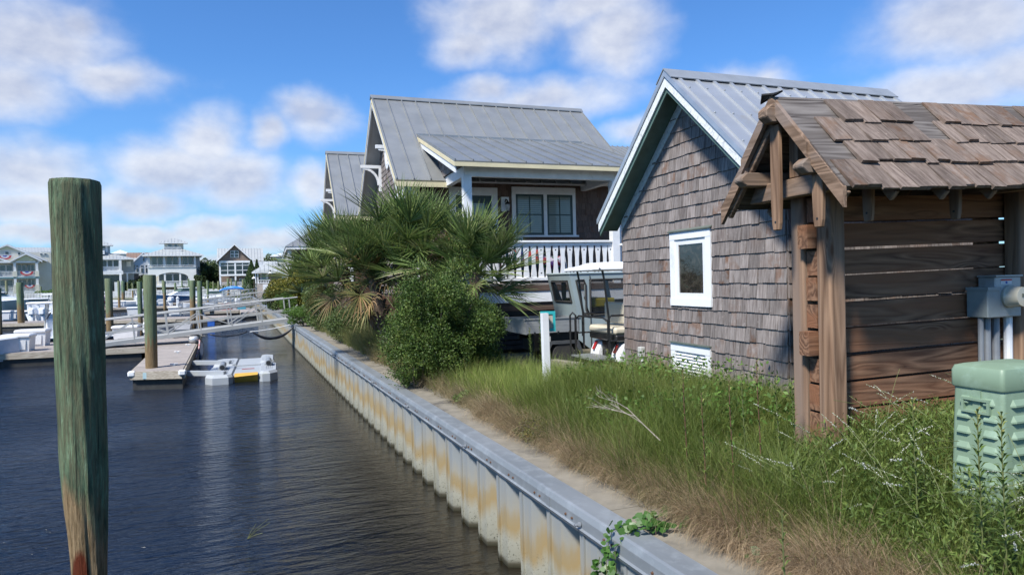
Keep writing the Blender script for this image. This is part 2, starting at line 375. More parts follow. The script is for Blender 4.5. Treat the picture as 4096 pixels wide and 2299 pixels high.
def wood(name, a, b, axis='x', knots=True, isl=0.15, rough=0.75, hue=None):
    """weathered timber with grain along one axis, rings round knots"""
    m = bpy.data.materials.new(name); m.use_nodes = True; N = NT(m.node_tree); bs = N.n['Principled BSDF']
    g = N.node('ShaderNodeNewGeometry').outputs['Random Per Island']; v = N.node('ShaderNodeTexCoord').outputs['Object']
    v = N.vmath('ADD', v, N.scale(N.comb(g, N.math('MULTIPLY', g, 7.3), N.math('MULTIPLY', g, 3.7)), 31.0))
    s = {'x': (0.45, 6, 6), 'y': (6, 0.45, 6), 'z': (6, 6, 0.45)}[axis]; s2 = {'x': (2, 60, 60), 'y': (60, 2, 60), 'z': (60, 60, 2)}[axis]
    sk = {'x': (1.3, 5.5, 5.5), 'y': (5.5, 1.3, 5.5), 'z': (5.5, 5.5, 1.3)}[axis]
    big = N.noise(N.mapping(v, sc=s), 1.1, 2, 0.4, 0.3)
    vo = N.node('ShaderNodeTexVoronoi'); vo.feature = 'F1'; N.set(vo.inputs['Vector'], N.mapping(v, sc=sk)); vo.inputs['Scale'].default_value = 0.9
    kd = vo.outputs['Distance']; kn = N.maprange(kd, 0.0, 0.28, 1.0, 0.0, True)
    ph = N.math('ADD', N.math('MULTIPLY', big, 9.0), N.math('MULTIPLY', kn, 2.2 if knots else 0.0))
    rings = N.math('ABSOLUTE', N.math('SUBTRACT', N.math('FRACT', ph), 0.5)); rings = N.maprange(rings, 0.0, 0.5)
    fine = N.noise(N.mapping(v, sc=s2), 1.0, 4, 0.65)
    f = N.math('ADD', N.math('MULTIPLY', rings, 0.45), N.math('MULTIPLY', fine, 0.6))
    col = N.mix(N.maprange(f, 0.25, 0.78), b, a)
    if hue: col = N.mix(N.maprange(N.noise(N.mapping(v, sc=s), 0.9, 3, 0.5), 0.45, 0.62), col, hue)
    if knots: col = N.mix(N.maprange(kd, 0.03, 0.10, 0.85, 0.0, True), col, (0.09, 0.035, 0.015))
    k = N.math('ADD', 1-isl, N.math('MULTIPLY', N.math('FRACT', N.math('MULTIPLY', g, 37.1)), 2*isl)); col = N.mix(1.0, col, N.comb(k, k, k), 'MULTIPLY')
    N.l.new(col, bs.inputs['Base Color']); bs.inputs['Roughness'].default_value = rough; bs.inputs['Specular IOR Level'].default_value = 0.25
    N.l.new(N.bump(f, 0.45, 0.008), bs.inputs['Normal']); return m
board_x = wood('brown_board', (0.240, 0.135, 0.080), (0.075, 0.037, 0.022), 'x', isl=0.42, hue=(0.185, 0.085, 0.044))
post_z = wood('timber_post', (0.30, 0.190, 0.120), (0.130, 0.075, 0.045), 'z', hue=(0.23, 0.165, 0.125))
beam_x = wood('timber_beam_long', (0.26, 0.175, 0.12), (0.115, 0.073, 0.046), 'x', hue=(0.19, 0.15, 0.12))
beam_y = wood('timber_beam_cross', (0.26, 0.175, 0.12), (0.115, 0.073, 0.046), 'y', knots=False, hue=(0.21, 0.16, 0.13))
deck_x = wood('grey_dock_board', (0.40, 0.36, 0.33), (0.23, 0.20, 0.18), 'x', knots=False, isl=0.13)
deck_y = wood('grey_dock_board_cross', (0.40, 0.36, 0.33), (0.23, 0.20, 0.18), 'y', knots=False, isl=0.13)
porch_w = wood('brown_porch_beam', (0.13, 0.09, 0.07), (0.07, 0.045, 0.035), 'x', knots=False)
# metal roofing
roof_m = pm('galvalume_roof', (0.315, 0.325, 0.325), (0.265, 0.275, 0.275), ns=1.2, sc=(1, 1, 1), rough=0.42, metal=0.45, rvar=0.06, dirt=(0.30, 0.30, 0.27), dsc=0.9, dlo=0.55, dhi=0.8)
roof_s = pm('bright_ribbed_roof', (0.50, 0.52, 0.54), (0.42, 0.44, 0.46), ns=1.2, sc=(1, 2, 2), rough=0.36, metal=0.55, dirt=(0.42, 0.36, 0.26), dsc=2.2, dlo=0.64, dhi=0.8)
roof_far = pm('far_metal_roof', (0.43, 0.45, 0.45), (0.37, 0.39, 0.39), ns=1, rough=0.5, metal=0.2)
# ================================================================== water
def make_water():
    m = bpy.data.materials.new('harbour_water'); m.use_nodes = True; N = NT(m.node_tree); b = N.n['Principled BSDF']
    v = N.node('ShaderNodeTexCoord').outputs['Object']
    n1 = N.noise(N.mapping(v, rot=(0, 0, R(25)), sc=(0.55, 1.9, 1)), 2.9, 2, 0.5, 0.5)
    n2 = N.noise(N.mapping(v, rot=(0, 0, R(-18)), sc=(0.8, 2.0, 1)), 9.0, 4, 0.6, 0.3)
    n3 = N.noise(N.mapping(v, rot=(0, 0, R(10)), sc=(0.7, 1.2, 1)), 0.55, 2, 0.5)
    px_, py_, _ = N.sep(v)
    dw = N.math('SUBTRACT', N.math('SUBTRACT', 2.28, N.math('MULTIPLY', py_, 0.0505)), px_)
    calm = N.math('MULTIPLY', N.maprange(N.noise(v, 0.16, 2, 0.5), 0.40, 0.60, 0.65, 1.25), N.maprange(dw, 0.2, 3.0, 0.28, 1.0, True))
    h = N.math('ADD', N.math('MULTIPLY', n1, 0.75), N.math('ADD', N.math('MULTIPLY', n2, 0.34), N.math('MULTIPLY', n3, 1.1)))
    h = N.math('MULTIPLY', h, calm)
    N.l.new(N.mix(N.maprange(dw, 0.0, 3.2, 0.0, 1.0, True), (0.012, 0.0095, 0.005), (0.0045, 0.0095, 0.021)), b.inputs['Base Color']); b.inputs['Roughness'].default_value = 0.03; b.inputs['IOR'].default_value = 1.333  # brown by the wall: murky shallows, with the wall's reflection tinted in
    b.inputs['Specular IOR Level'].default_value = 0.5
    N.l.new(N.bump(h, 1.0, 0.105), b.inputs['Normal'])
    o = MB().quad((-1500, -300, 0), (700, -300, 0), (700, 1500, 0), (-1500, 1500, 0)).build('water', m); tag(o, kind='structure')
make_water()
# ================================================================== shoreline and ground
def xw(y): return 2.28-0.0505*y if y < 30 else (0.765-0.047*(y-30) if y < 62 else -0.74-0.047*(y-62))
def sm(t): t = min(1, max(0, t)); return t*t*(3-2*t)
def gz(x, y):
    d = x-xw(y); A = 0.38+( -0.48)*sm((y-6.8)/3.5)
    if y > 14: A = -0.10+0.15*sm((y-14)/3)
    return 0.955+A*sm((d-0.60)/1.5)
sand = pm('sandy_soil', (0.20, 0.17, 0.12), (0.10, 0.085, 0.055), ns=14, detail=8, rough=0.95, bump=0.6, bd=0.02, dirt=(0.05, 0.06, 0.025), dsc=3, dlo=0.5, dhi=0.62)
mb = MB(); ys = [-4, 0, 1, 2, 3, 4, 5, 6, 7, 8, 9, 10, 11, 12, 13, 14, 15, 17, 20, 24, 30, 40, 62, 90, 112]; ds = [0.50, 0.62, 0.9, 1.2, 1.6, 2.1, 3, 4.5, 7, 12, 30, 120, 500]
g_v = [(xw(y)+d, y, gz(xw(y)+d, y)) for y in ys for d in ds]; nd = len(ds)
g_f = [(i*nd+j, i*nd+j+1, (i+1)*nd+j+1, (i+1)*nd+j) for i in range(len(ys)-1) for j in range(nd-1)]
tag(mb.add(g_v, g_f).build('ground', sand, smooth=True), kind='structure')
far_ground = pm('far_bank_lawn', (0.09, 0.12, 0.045), (0.16, 0.15, 0.09), ns=0.3, rough=0.95)
tag(MB().prism([(-900, 124, -1), (xw(112)+0.4, 112, -1), (900, 112, -1), (900, 1400, -1), (-900, 1400, -1)], (0, 0, 2.1)).build('far_ground', far_ground), kind='structure')
# concrete strip behind the seawall cap
conc = pm('stained_concrete', (0.235, 0.21, 0.165), (0.165, 0.148, 0.115), ns=5, detail=8, rough=0.9, bump=0.25, bd=0.006, dirt=(0.085, 0.078, 0.068), dsc=1.7, dlo=0.52, dhi=0.66)
mb = MB(); yy = -3.0
while yy < 30:
    y1 = min(yy+2.44, 30)
    for (a, b_, z) in ((0.165, 0.43, 0.978), (0.436, 0.60, 0.984)):
        q = [(xw(yy)+a, yy+0.004, z-0.12), (xw(yy)+b_, yy+0.004, z-0.12), (xw(y1)+b_, y1-0.004, z-0.12), (xw(y1)+a, y1-0.004, z-0.12)]
        mb.prism(q, (0, 0, 0.12))
    yy = y1
tag(mb.build('path', conc), kind='structure')
# ================================================================== seawall of corrugated aluminium sheet piling
def pile_mat():
    m = bpy.data.materials.new('stained_aluminium_sheet'); m.use_nodes = True; N = NT(m.node_tree); b = N.n['Principled BSDF']
    v = N.node('ShaderNodeTexCoord').outputs['Object']; x, y, z = N.sep(v)
    n = N.noise(N.mapping(v, sc=(1, 1, 0.25)), 2.2, 5, 0.6); n2 = N.noise(N.mapping(v, sc=(1, 1, 0.10)), 7.0, 4, 0.6)
    pk = N.node('ShaderNodeTexWhiteNoise', noise_dimensions='1D'); N.set(pk.inputs['W'], N.math('FLOOR', N.math('MULTIPLY', y, 3.571)))
    zz = N.math('ADD', N.math('ADD', z, N.math('MULTIPLY', N.math('SUBTRACT', pk.outputs['Value'], 0.5), 0.22)), N.math('ADD', N.math('MULTIPLY', N.math('SUBTRACT', n, 0.5), 0.50), N.math('MULTIPLY', N.math('SUBTRACT', n2, 0.5), 0.42)))
    zz = N.math('ADD', z, N.math('MULTIPLY', N.math('SUBTRACT', zz, z), N.maprange(z, 0.06, 0.32)))
    col = N.ramp(zz, [(0.0, (0.030, 0.028, 0.012)), (0.035, (0.08, 0.07, 0.045)), (0.075, (0.31, 0.30, 0.235)), (0.22, (0.38, 0.365, 0.29)), (0.36, (0.36, 0.265, 0.13)),
                      (0.46, (0.35, 0.275, 0.16)), (0.56, (0.345, 0.325, 0.27)), (0.72, (0.30, 0.315, 0.31)), (0.95, (0.265, 0.29, 0.30))])
    sp = N.noise(v, 55, 3, 0.7); sp = N.math('MULTIPLY', N.maprange(sp, 0.58, 0.66), N.maprange(z, 0.10, 0.40, 1.0, 0.0))
    col = N.mix(sp, col, (0.035, 0.035, 0.02)); N.l.new(col, b.inputs['Base Color'])
    b.inputs['Metallic'].default_value = 0.25; b.inputs['Roughness'].default_value = 0.5; return m
cap_m = pm('cap_aluminium', (0.27, 0.29, 0.305), (0.21, 0.23, 0.245), ns=3, sc=(1, 0.3, 1), rough=0.5, metal=0.35, dirt=(0.36, 0.39, 0.41), dsc=5, dlo=0.5, dhi=0.8, bump=0.15, bd=0.004)
rust = pm('rusty_bolt', (0.05, 0.03, 0.02), (0.14, 0.06, 0.025), ns=30)
def seawall(y0, y1, label, n_tie, per=0.56):
    t = thing('seawall', label, 'seawall', (xw(y0), y0, 0))
    P = []; y = y0; i = 0; pat = [(0.0, 0.0), (0.16, 0.0), (0.225, 0.13), (0.40, 0.13), (0.465, 0.0)]
    while y < y1:
        for (a, d) in pat:
            if y+a < y1: P.append((xw(y+a)-0.01+d, y+a))
        y += per
    P.append((xw(y1), y1)); mb = MB(); vs = []; fs = []
    for (x, y) in P: vs += [(x, y, -1.2), (x, y, 0.86)]
    for k in range(len(P)-1): fs.append((2*k, 2*k+2, 2*k+3, 2*k+1))
    mb.add(vs, fs)
    y = y0+0.08                                   # interlock seams between sheets
    while y < min(y1, 22): mb.box(xw(y)-0.026, xw(y)-0.008, y-0.009, y+0.009, -0.4, 0.86); y += per*1.0
    mb.build('sheet_piling', pile_mat_, t)
    mb = MB(); n = max(2, int((y1-y0)/3)); yl = [y0+(y1-y0)*i/n for i in range(n+1)]
    prof = [(-0.045, 0.835), (-0.060, 0.865), (-0.045, 0.875), (-0.045, 0.945), (-0.030, 0.985), (-0.012, 0.993), (0.155, 0.993), (0.160, 0.985), (0.160, 0.90), (0.14, 0.84)]
    vs = []; fs = []; m = len(prof)
    for y in yl:
        for (a, z) in prof: vs.append((xw(y)+a, y, z))
    for i in range(len(yl)-1):
        for k in range(m): fs.append((i*m+k, i*m+(k+1) % m, (i+1)*m+(k+1) % m, (i+1)*m+k))
    fs += [tuple(range(m)), tuple((len(yl)-1)*m+k for k in range(m))]
    mb.add(vs, fs)
    for y in (3.05, 4.9, 9.6, 15.0, 21):
        if y0 < y < y1: mb.box(xw(y)-0.049, xw(y)+0.02, y-0.05, y+0.05, 0.872, 0.948)
    mb.build('cap', cap_m, t)
    y = y0+0.2; b0 = None
    while y < min(y1, 17):
        for dy in (0, 0.10):
            if b0 is None: b0 = MB().lathe((0, 0, 0), [(0.010, 0), (0.010, -0.008), (0.006, -0.012)], 6, (1, 0, 0)).build('bolt', rust, t, local=True); bo = b0
            else: bo = b0.copy(); COL.objects.link(bo); bo.parent = t
            bo.location = (xw(y+dy)-0.045-t.location.x, y+dy-t.location.y, 0.905)
        y += per
    for k in range(n_tie):
        y = 4.35+2.55*k; mb = MB(); mb.lathe((xw(y)-0.05, y, 0.90), [(0.019, 0), (0.019, -0.02), (0.011, -0.021), (0.011, -0.045)], 8, (1, 0, 0)); mb.build('tie_rod_nut', steel_plate, t)
    return t
pile_mat_ = pile_mat()
seawall(-3.0, 30.0, 'corrugated aluminium seawall with orange stain band and grey cap beside the grass', 8)
seawall(30.0, 62.0, 'far stretch of corrugated seawall beyond the gangway below yellow-green shrubs', 0)
seawall(62.0, 112.0, 'last distant stretch of seawall by the small hip-roofed cottage', 0)
# ================================================================== shingled shed
def roof_slope(mb, x0, x1, y0, z0, y1, z1, th=0.03):
    """slab whose top surface runs from the eave (y0,z0) up to the ridge (y1,z1)"""
    d = Vector((0, y1-y0, z1-z0)).normalized(); n = Vector((1, 0, 0)).cross(d)
    if n.z < 0: n = -n
    o = n*(-th); a = [Vector((x0, y0, z0)), Vector((x1, y0, z0)), Vector((x1, y1, z1)), Vector((x0, y1, z1))]
    mb.prism(a, o); return d, n
def seam_bar(mb, x, y0, z0, y1, z1, w, h):
    d = Vector((0, y1-y0, z1-z0)).normalized(); n = Vector((1, 0, 0)).cross(d)
    if n.z < 0: n = -n
    mb.bar(Vector((x, y0, z0))+n*(h/2-0.001), Vector((x, y1, z1))+n*(h/2-0.001), w, h, n)
def build_shed():
    X, YL, YR, YC = 4.56, 8.25, 5.11, 6.66; RX0 = 4.26; RZ, EZ = 4.965, 3.45; hw = 1.74; SL = (RZ-EZ)/hw
    RX1 = atY(3546, 374, YC).x; rg = random.Random(5)
    t = thing('shingled_shed', 'small grey cedar shingled shed with bright ribbed metal roof and one white window', 'shed', (X, YC, 1.1))
    t['part_note'] = 'shed'; del t['part_note']
    # core walls
    mb = MB(); hz = EZ+0.02; zt = RZ-0.10-(YL-YC)*SL
    core = [(X+0.02, YR+0.01, 0.9), (X+0.02, YL-0.01, 0.9), (X+0.02, YL-0.01, zt), (X+0.02, YC, RZ-0.10), (X+0.02, YR+0.01, zt)]
    mb.prism(core, (RX1-0.25-X, 0, 0)); mb.build('wall', pm('shed_sheathing', (0.05, 0.04, 0.035)), t)
    # gable shingles; u runs from left (YL) to right (YR)
    Wd = YL-YR; uc = YL-YC
    out = [(0, 1.36), (Wd, 1.36), (Wd, zt-0.04), (uc, RZ-0.14), (0, zt-0.04)]
    holes = [(YL-7.05, YL-6.25, 2.29, 3.16), (YL-7.07, YL-6.29, 1.30, 1.84)]
    mb = MB(); shingles(mb, (X, YL, 0), (0, -1, 0), (0, 0, 1), out, 0.149, 0.075, 0.175, 0.016, holes, rg)
    mb.build('shingle', shingle_w, t)
    mb = MB(); shingles(mb, (X, YR, 0), (1, 0, 0), (0, 0, 1), [(0, 1.36), (2.5, 1.36), (2.5, 3.4), (0, 3.4)], 0.149, 0.10, 0.20, 0.016, (), rg)
    mb.build('side_shingle', shingle_w, t)
    mb = MB(); mb.box(X-0.016, X+0.01, YR-0.01, YL+0.005, 1.02, 1.352); mb.box(X-0.01, X+2.4, YR-0.022, YR+0.0, 1.02, 1.352)
    mb.build('skirt_board', white_worn, t)
    # roof
    roof = MB(); x1 = RX1
    for sgn in (1, -1):
        ye = YC+sgn*hw; roof_slope(roof, RX0, x1, ye, EZ, YC, RZ, 0.012)
        x = RX0+0.10; i = 0
        while x < x1:
            seam_bar(roof, x, ye, EZ, YC, RZ, 0.040, 0.020); x += 0.228
    rf = roof.build('roof', roof_s, t)
    mb = MB()
    for sgn in (1, -1):
        dz = 0.16*SL; mb.prism([(RX0-0.02, YC, RZ+0.035), (RX0-0.02, YC+sgn*0.16, RZ+0.035-dz), (RX0-0.02, YC+sgn*0.155, RZ+0.025-dz), (RX0-0.02, YC, RZ+0.022)], (x1-RX0+0.04, 0, 0))
    mb.build('ridge_cap', pm('ridge_cap_metal', (0.42, 0.44, 0.45), (0.34, 0.36, 0.37), ns=3, rough=0.4, metal=0.5), rf)
    mb = MB(); sc_ = MB(); rr = random.Random(8)
    for x in np.arange(RX0+0.10, x1, 0.228):
        for k in range(4):
            s_ = 0.12+k*0.5; y = YC-hw+s_*hw/2.4*1.2; z = EZ+(y-(YC-hw))*SL
            if y < YC-0.05: sc_.lathe((x, y, z+0.02), [(0.012, 0), (0.012, 0.01), (0.005, 0.016)], 6, (0, -0.64, 0.76))
    sc_.build('roof_screw', steel_plate, rf)
    # rake trims on the water side
    for sgn in (1, -1):
        ye = YC+sgn*hw
        def rk(dx0, dx1, up0, up1, e=0.0):
            a = [(dx0, ye+sgn*e, EZ+up0-e*SL), (dx0, YC, RZ+up0), (dx0, YC, RZ+up1), (dx0, ye+sgn*e, EZ+up1-e*SL)]
            return a, (dx1-dx0, 0, 0)
        mb = MB(); mb.prism(*rk(RX0-0.012, RX0+0.03, -0.055, 0.012, 0.02)); mb.build('rake_flashing', alum, t)
        mb = MB(); mb.prism(*rk(RX0+0.004, RX0+0.024, -0.175, -0.058)); mb.build('rake_board', white_worn, t)
        mb = MB(); mb.prism(*rk(RX0+0.026, X-0.002, -0.165, -0.135)); mb.prism(*rk(RX0+0.026, RX0+0.05, -0.235, -0.167)); mb.build('soffit', soffit_green, t)
        mb = MB(); a = [(X-0.022, YC+sgn*(YL-YC), RZ-0.17-(YL-YC)*SL), (X-0.022, YC, RZ-0.17), (X-0.022, YC, RZ-0.31), (X-0.022, YC+sgn*(YL-YC), RZ-0.31-(YL-YC)*SL)]
        mb.prism(a, (0.02, 0, 0)); mb.build('frieze_board', white_worn, t)
    # window
    y0, y1, z0, z1 = 6.25, 7.05, 2.29, 3.165
    fr = MB(); w = 0.095
    fr.box(X-0.035, X+0.015, y0, y1, z1-w, z1); fr.box(X-0.038, X+0.015, y0, y1, z0, z0+0.085)
    fr.box(X-0.032, X+0.015, y0, y0+w, z0+0.085, z1-w); fr.box(X-0.032, X+0.015, y1-w, y1, z0+0.085, z1-w)
    wn = fr.build('window', pm('cracked_white_paint', (0.72, 0.74, 0.76), (0.55, 0.57, 0.58), ns=7, lo=0.55, hi=0.75, rough=0.6, bump=0.2), t)
    a0, a1, b0, b1 = y0+w, y1-w, z0+0.085, z1-w
    s = MB(); q = 0.065
    s.box(X-0.018, X+0.015, a0, a1, b1-q, b1); s.box(X-0.018, X+0.015, a0, a1, b0, b0+q); s.box(X-0.018, X+0.015, a0, a0+q, b0+q, b1-q); s.box(X-0.018, X+0.015, a1-q, a1, b0+q, b1-q)
    s.build('sash', white, wn)
    g = bpy.data.materials.new('shed_window_glass'); g.use_nodes = True; N = NT(g.node_tree); b = N.n['Principled BSDF']
    v = N.node('ShaderNodeTexCoord').outputs['Object']
    n = N.noise(v, 6, 5, 0.65, 1.5); col = N.ramp(n, [(0.3, (0.012, 0.013, 0.014)), (0.5, (0.022, 0.018, 0.016)), (0.6, (0.05, 0.042, 0.035)), (0.68, (0.02, 0.03, 0.025)), (0.8, (0.07, 0.066, 0.06))])
    N.l.new(col, b.inputs['Base Color']); b.inputs['Roughness'].default_value = 0.06; b.inputs['Coat Weight'].default_value = 0.6; b.inputs['Coat Roughness'].default_value = 0.02
    MB().box(X-0.006, X+0.012, a0+q, a1-q, b0+q, b1-q).build('pane', g, wn)
    MB().prism([(X-0.055, y0-0.02, z1+0.004), (X-0.055, y1+0.02, z1+0.004), (X-0.01, y1+0.02, z1+0.03), (X-0.01, y0-0.02, z1+0.03)], (0.002, 0, -0.012)).build('head_flashing', pm('dull_green_flashing', (0.12, 0.14, 0.12)), wn)
    # louvred vent
    y0, y1, z0, z1 = 6.29, 7.07, 1.25, 1.84; w = 0.09
    v_ = MB(); v_.box(X-0.035, X+0.01, y0, y1, z1-w, z1); v_.box(X-0.032, X+0.01, y0, y0+w, z0, z1-w); v_.box(X-0.032, X+0.01, y1-w, y1, z0, z1-w); v_.box(X-0.032, X+0.01, y0+w, y1-w, z0, z0+0.05)
    vt = v_.build('louvre_vent', white, t)
    l = MB(); z = z0+0.06
    while z < z1-w-0.01:
        l.prism([(X-0.026, y0+w, z), (X-0.026, y1-w, z), (X+0.006, y1-w, z+0.034), (X+0.006, y0+w, z+0.034)], (0.0, 0, 0.006)); z += 0.036
    l.build('louvre', white, vt)
    MB().box(X-0.055, X, y0-0.01, y1+0.01, z1+0.003, z1+0.018).build('head_flashing', MATS['dull_green_flashing'], vt)
    # outlet box on conduit
    p = atX(2567, 1405, X-0.05); q_ = thing('outlet_box', 'grey weatherproof outlet box on a white conduit at the shed wall foot', 'outlet', (X-0.06, p.y, 1.0))
    MB().rbox(X-0.09, X-0.02, p.y-0.042, p.y+0.042, p.z-0.07, p.z+0.06, 0.008).build('cover', pm('grey_plastic', (0.45, 0.45, 0.42)), q_)
    MB().tube([(X-0.05, p.y-0.01, p.z-0.07), (X-0.05, p.y-0.02, 1.0)], 0.016, 8).build('conduit', white, q_)
    return t
build_shed()
# ================================================================== timber shelter that carries the electric meter
def build_shelter():
    O = Vector((3.47, 4.0, 0)); a = Vector((math.cos(R(-2.7)), math.sin(R(-2.7)), math.tan(R(1.2)))); b = Vector((-math.sin(R(-2.7)), math.cos(R(-2.7)), 0))
    lean = Vector((0.0, 0, 0))
    def L(x, y, z): return O+a*x+b*y+Vector((0, 0, z))+Vector((0.02, 0, 0))*(3.0-z)*0.0
    M = Matrix(((a.x, b.x, 0, O.x), (a.y, b.y, 0, O.y), (a.z, 0, 1, 0), (0, 0, 0, 1)))
    t = thing('timber_shelter', 'weathered timber screen wall under a small split shake gable roof with pegged beams', 'shelter', (3.8, 4.0, 1.3))
    def bld(mb, name, mat, par=t, sm_=False): mb.xf(M); o = mb.build(name, mat, par); return bevel(o, 0.006, 1) if name in ('post', 'beam', 'peg', 'rafter', 'cross_tie') else o
    LEN = 4.2
    for (x, y) in ((0.36, -0.135), (0.36, 0.135), (2.20, -0.135), (2.20, 0.135), (3.7, -0.135), (3.7, 0.135)):
        bld(MB().rbox(x-0.07, x+0.07, y-0.07, y+0.07, 0.9, 3.36, 0.012), 'post', post_z)
    # boards between the posts
    rg = random.Random(3); z = 1.22; i = 0
    ends = {8: 0.225, 4: 0.225}
    while z < 3.08:
        h = rg.choice((0.185, 0.19, 0.18)); x0 = ends.get(i, 0.31)+rg.uniform(-0.01, 0.01); tl = rg.uniform(-0.004, 0.004)
        bld(MB().prism([(x0, -0.052, z+tl), (LEN, -0.052, z-tl), (LEN, -0.052, z+h-0.002), (x0, -0.052, z+h-0.006)], (0, 0.104, 0)), 'board', board_x); z += h+rg.choice((0.010, 0.022, 0.004, 0.016)); i += 1
    # long beams with pointed ends
    def beam(x0, x1, y, zc, w, h, name='beam'):
        c = 0.05; pr = [(x0+c, y-w/2, zc-h/2), (x0, y-w/2, zc-h/2+c*0.8), (x0, y-w/2, zc+h/2-c*0.8), (x0+c, y-w/2, zc+h/2), (x1, y-w/2, zc+h/2), (x1, y-w/2, zc-h/2)]
        bld(MB().prism(pr, (0, w, 0)), name, beam_x)
    beam(-0.10, LEN, 0.0, 3.80, 0.10, 0.13); beam(-0.08, LEN, -0.33, 3.37, 0.10, 0.105); beam(-0.08, LEN, 0.33, 3.37, 0.10, 0.105)
    for x in (0.20, 2.06, 3.55):
        bld(MB().prism([(x-0.055, -0.50, 3.20), (x-0.055, 0.50, 3.20), (x-0.055, 0.42, 3.335), (x-0.055, -0.42, 3.335)], (0.11, 0, 0)), 'cross_tie', beam_y)
        bld(MB().box(x-0.04, x+0.04, -0.045, 0.045, 3.34, 3.735), 'post', post_z)
    def peg(x, y, z0, z1, w=0.10, th=0.035, tp=0.6):
        pts = [(x, y-w*0.30, z0), (x, y+w*0.30, z0), (x, y+w*0.42, z0+0.05), (x, y+w/2, z0+0.22), (x, y+w/2, z1), (x, y-w/2, z1), (x, y-w/2, z0+0.22), (x, y-w*0.42, z0+0.05)]
        bld(MB().prism(pts, (th, 0, 0)), 'peg', post_z)
        bld(MB().lathe((x-0.002, y, z0+0.06), [(0.009, 0), (0.009, 0.004)], 8, (1, 0, 0)), 'peg_hole', black)
    peg(0.02, 0.03, 2.96, 3.73); peg(0.05, -0.36, 2.95, 3.32); 
    for x in (0.46, 1.25, 2.25, 2.85): peg(x, -0.37, 2.98, 3.30, 0.09)
    peg(0.5, 0.37, 2.98, 3.3, 0.09)
    # rafters + fascias
    SLP = (3.93-3.22)/0.63
    def sl(y): return 3.93-abs(y)*SLP
    for x in [0.02, 0.42, 0.85, 1.28, 1.71, 2.14, 2.57, 3.0, 3.43, 3.86]:
        for s_ in (1, -1):
            pr = [(x, s_*0.60, sl(0.60)-0.155), (x, s_*0.02, sl(0.02)-0.155), (x, s_*0.02, sl(0.02)-0.045), (x, s_*0.64, sl(0.64)-0.045), (x, s_*0.655, sl(0.60)-0.10)]
            bld(MB().prism(pr, (0.038 if x > 0.1 else 0.045, 0, 0)), 'rafter', beam_y)
    for s_ in (1, -1):
        bld(MB().prism([(-0.03, s_*0.36, sl(0.36)-0.10), (-0.03, 0, sl(0)-0.10), (-0.03, 0, sl(0)+0.005), (-0.03, s_*0.36, sl(0.36)+0.005)], (0.035, 0, 0)), 'barge_board', beam_y)
        bld(MB().prism([(-0.012, s_*0.66, sl(0.66)-0.13), (-0.012, s_*0.33, sl(0.33)-0.13), (-0.012, s_*0.33, sl(0.33)+0.0), (-0.012, s_*0.66, sl(0.66)+0.0)], (0.030, 0, 0)), 'barge_board', beam_y)
    # sheathing and shakes
    sh = MB()
    for s_ in (1, -1):
        nrm = Vector((0, s_*SLP, 1)).normalized()
        p = [(0.0, s_*0.655, sl(0.655)), (LEN, s_*0.655, sl(0.655)), (LEN, 0, sl(0)), (0.0, 0, sl(0))]; sh.prism(p, tuple(nrm*-0.03))
    rf = bld(sh, 'roof', wood('bare_sheathing', (0.20, 0.18, 0.165), (0.055, 0.045, 0.04), 'x', hue=(0.10, 0.085, 0.075)))
    rg = random.Random(21)
    sll = math.hypot(0.655, 0.655*SLP); U = (1, 0, 0); V = Vector((0, 1, SLP)).normalized()
    s2 = MB(); ex = sll/4.35
    # near slope: rows laid from the eave, ragged left ends where shakes are missing
    for r_, (xs, skip) in enumerate(((0.05, ()), (0.27, ()), (0.20, ((1.02, 1.25),)), (0.42, ((0.95, 1.32), (2.1, 2.2))))):
        u = xs
        while u < LEN:
            w = rg.uniform(0.10, 0.17)
            if any(k0 < u < k1 for k0, k1 in skip): u += w; continue
            v0 = r_*ex-(0.03 if r_ == 0 else 0)+rg.uniform(-0.022, 0.018); v1 = min(v0+ex*1.25, sll+0.015); th = rg.uniform(0.016, 0.032)
            base = Vector((0, -0.655, sl(0.655))); n = Vector((0, -SLP, 1)).normalized()
            def pt(uu, vv, nn): q = base+Vector(V)*vv+n*nn; return (uu, q.y, q.z)
            o0 = 0.004+(0.006 if r_ else 0.0)
            k = [pt(u+0.003, v0, o0+th), pt(u+w-0.003, v0+rg.uniform(-0.01, 0.01), o0+th), pt(u+w-0.003, v1, o0+0.003), pt(u+0.003, v1, o0+0.003)]
            kb = [pt(u+0.003, v0, o0), pt(u+w-0.003, v0, o0), pt(u+w-0.003, v1, 0.001), pt(u+0.003, v1, 0.001)]
            s2.add(k+kb, [(0, 1, 2, 3), (0, 4, 5, 1), (1, 5, 6, 2), (2, 6, 7, 3), (3, 7, 4, 0)]); u += w
    s2.xf(M); s2.build('shake', shake, rf)
    s3 = MB()
    for r_ in range(4):
        u = 0.0
        while u < LEN:
            w = rg.uniform(0.10, 0.16); v0 = r_*ex-0.02; v1 = v0+ex*1.2; n = Vector((0, SLP, 1)).normalized(); base = Vector((0, 0.655, sl(0.655))); Vf = Vector((0, -1, SLP)).normalized()
            def pt(uu, vv, nn): q = base+Vf*vv+n*nn; return (uu, q.y, q.z)
            k = [pt(u, v0, 0.024), pt(u+w-0.005, v0, 0.024), pt(u+w-0.005, min(v1, sll), 0.006), pt(u, min(v1, sll), 0.006)]; kb = [pt(u, v0, 0.002), pt(u+w-0.005, v0, 0.002), pt(u+w-0.005, min(v1, sll), 0.001), pt(u, min(v1, sll), 0.001)]
            s3.add(k+kb, [(0, 1, 2, 3), (0, 4, 5, 1), (1, 5, 6, 2), (2, 6, 7, 3), (3, 7, 4, 0)]); u += w
    s3.xf(M); s3.build('shake', shake, rf)
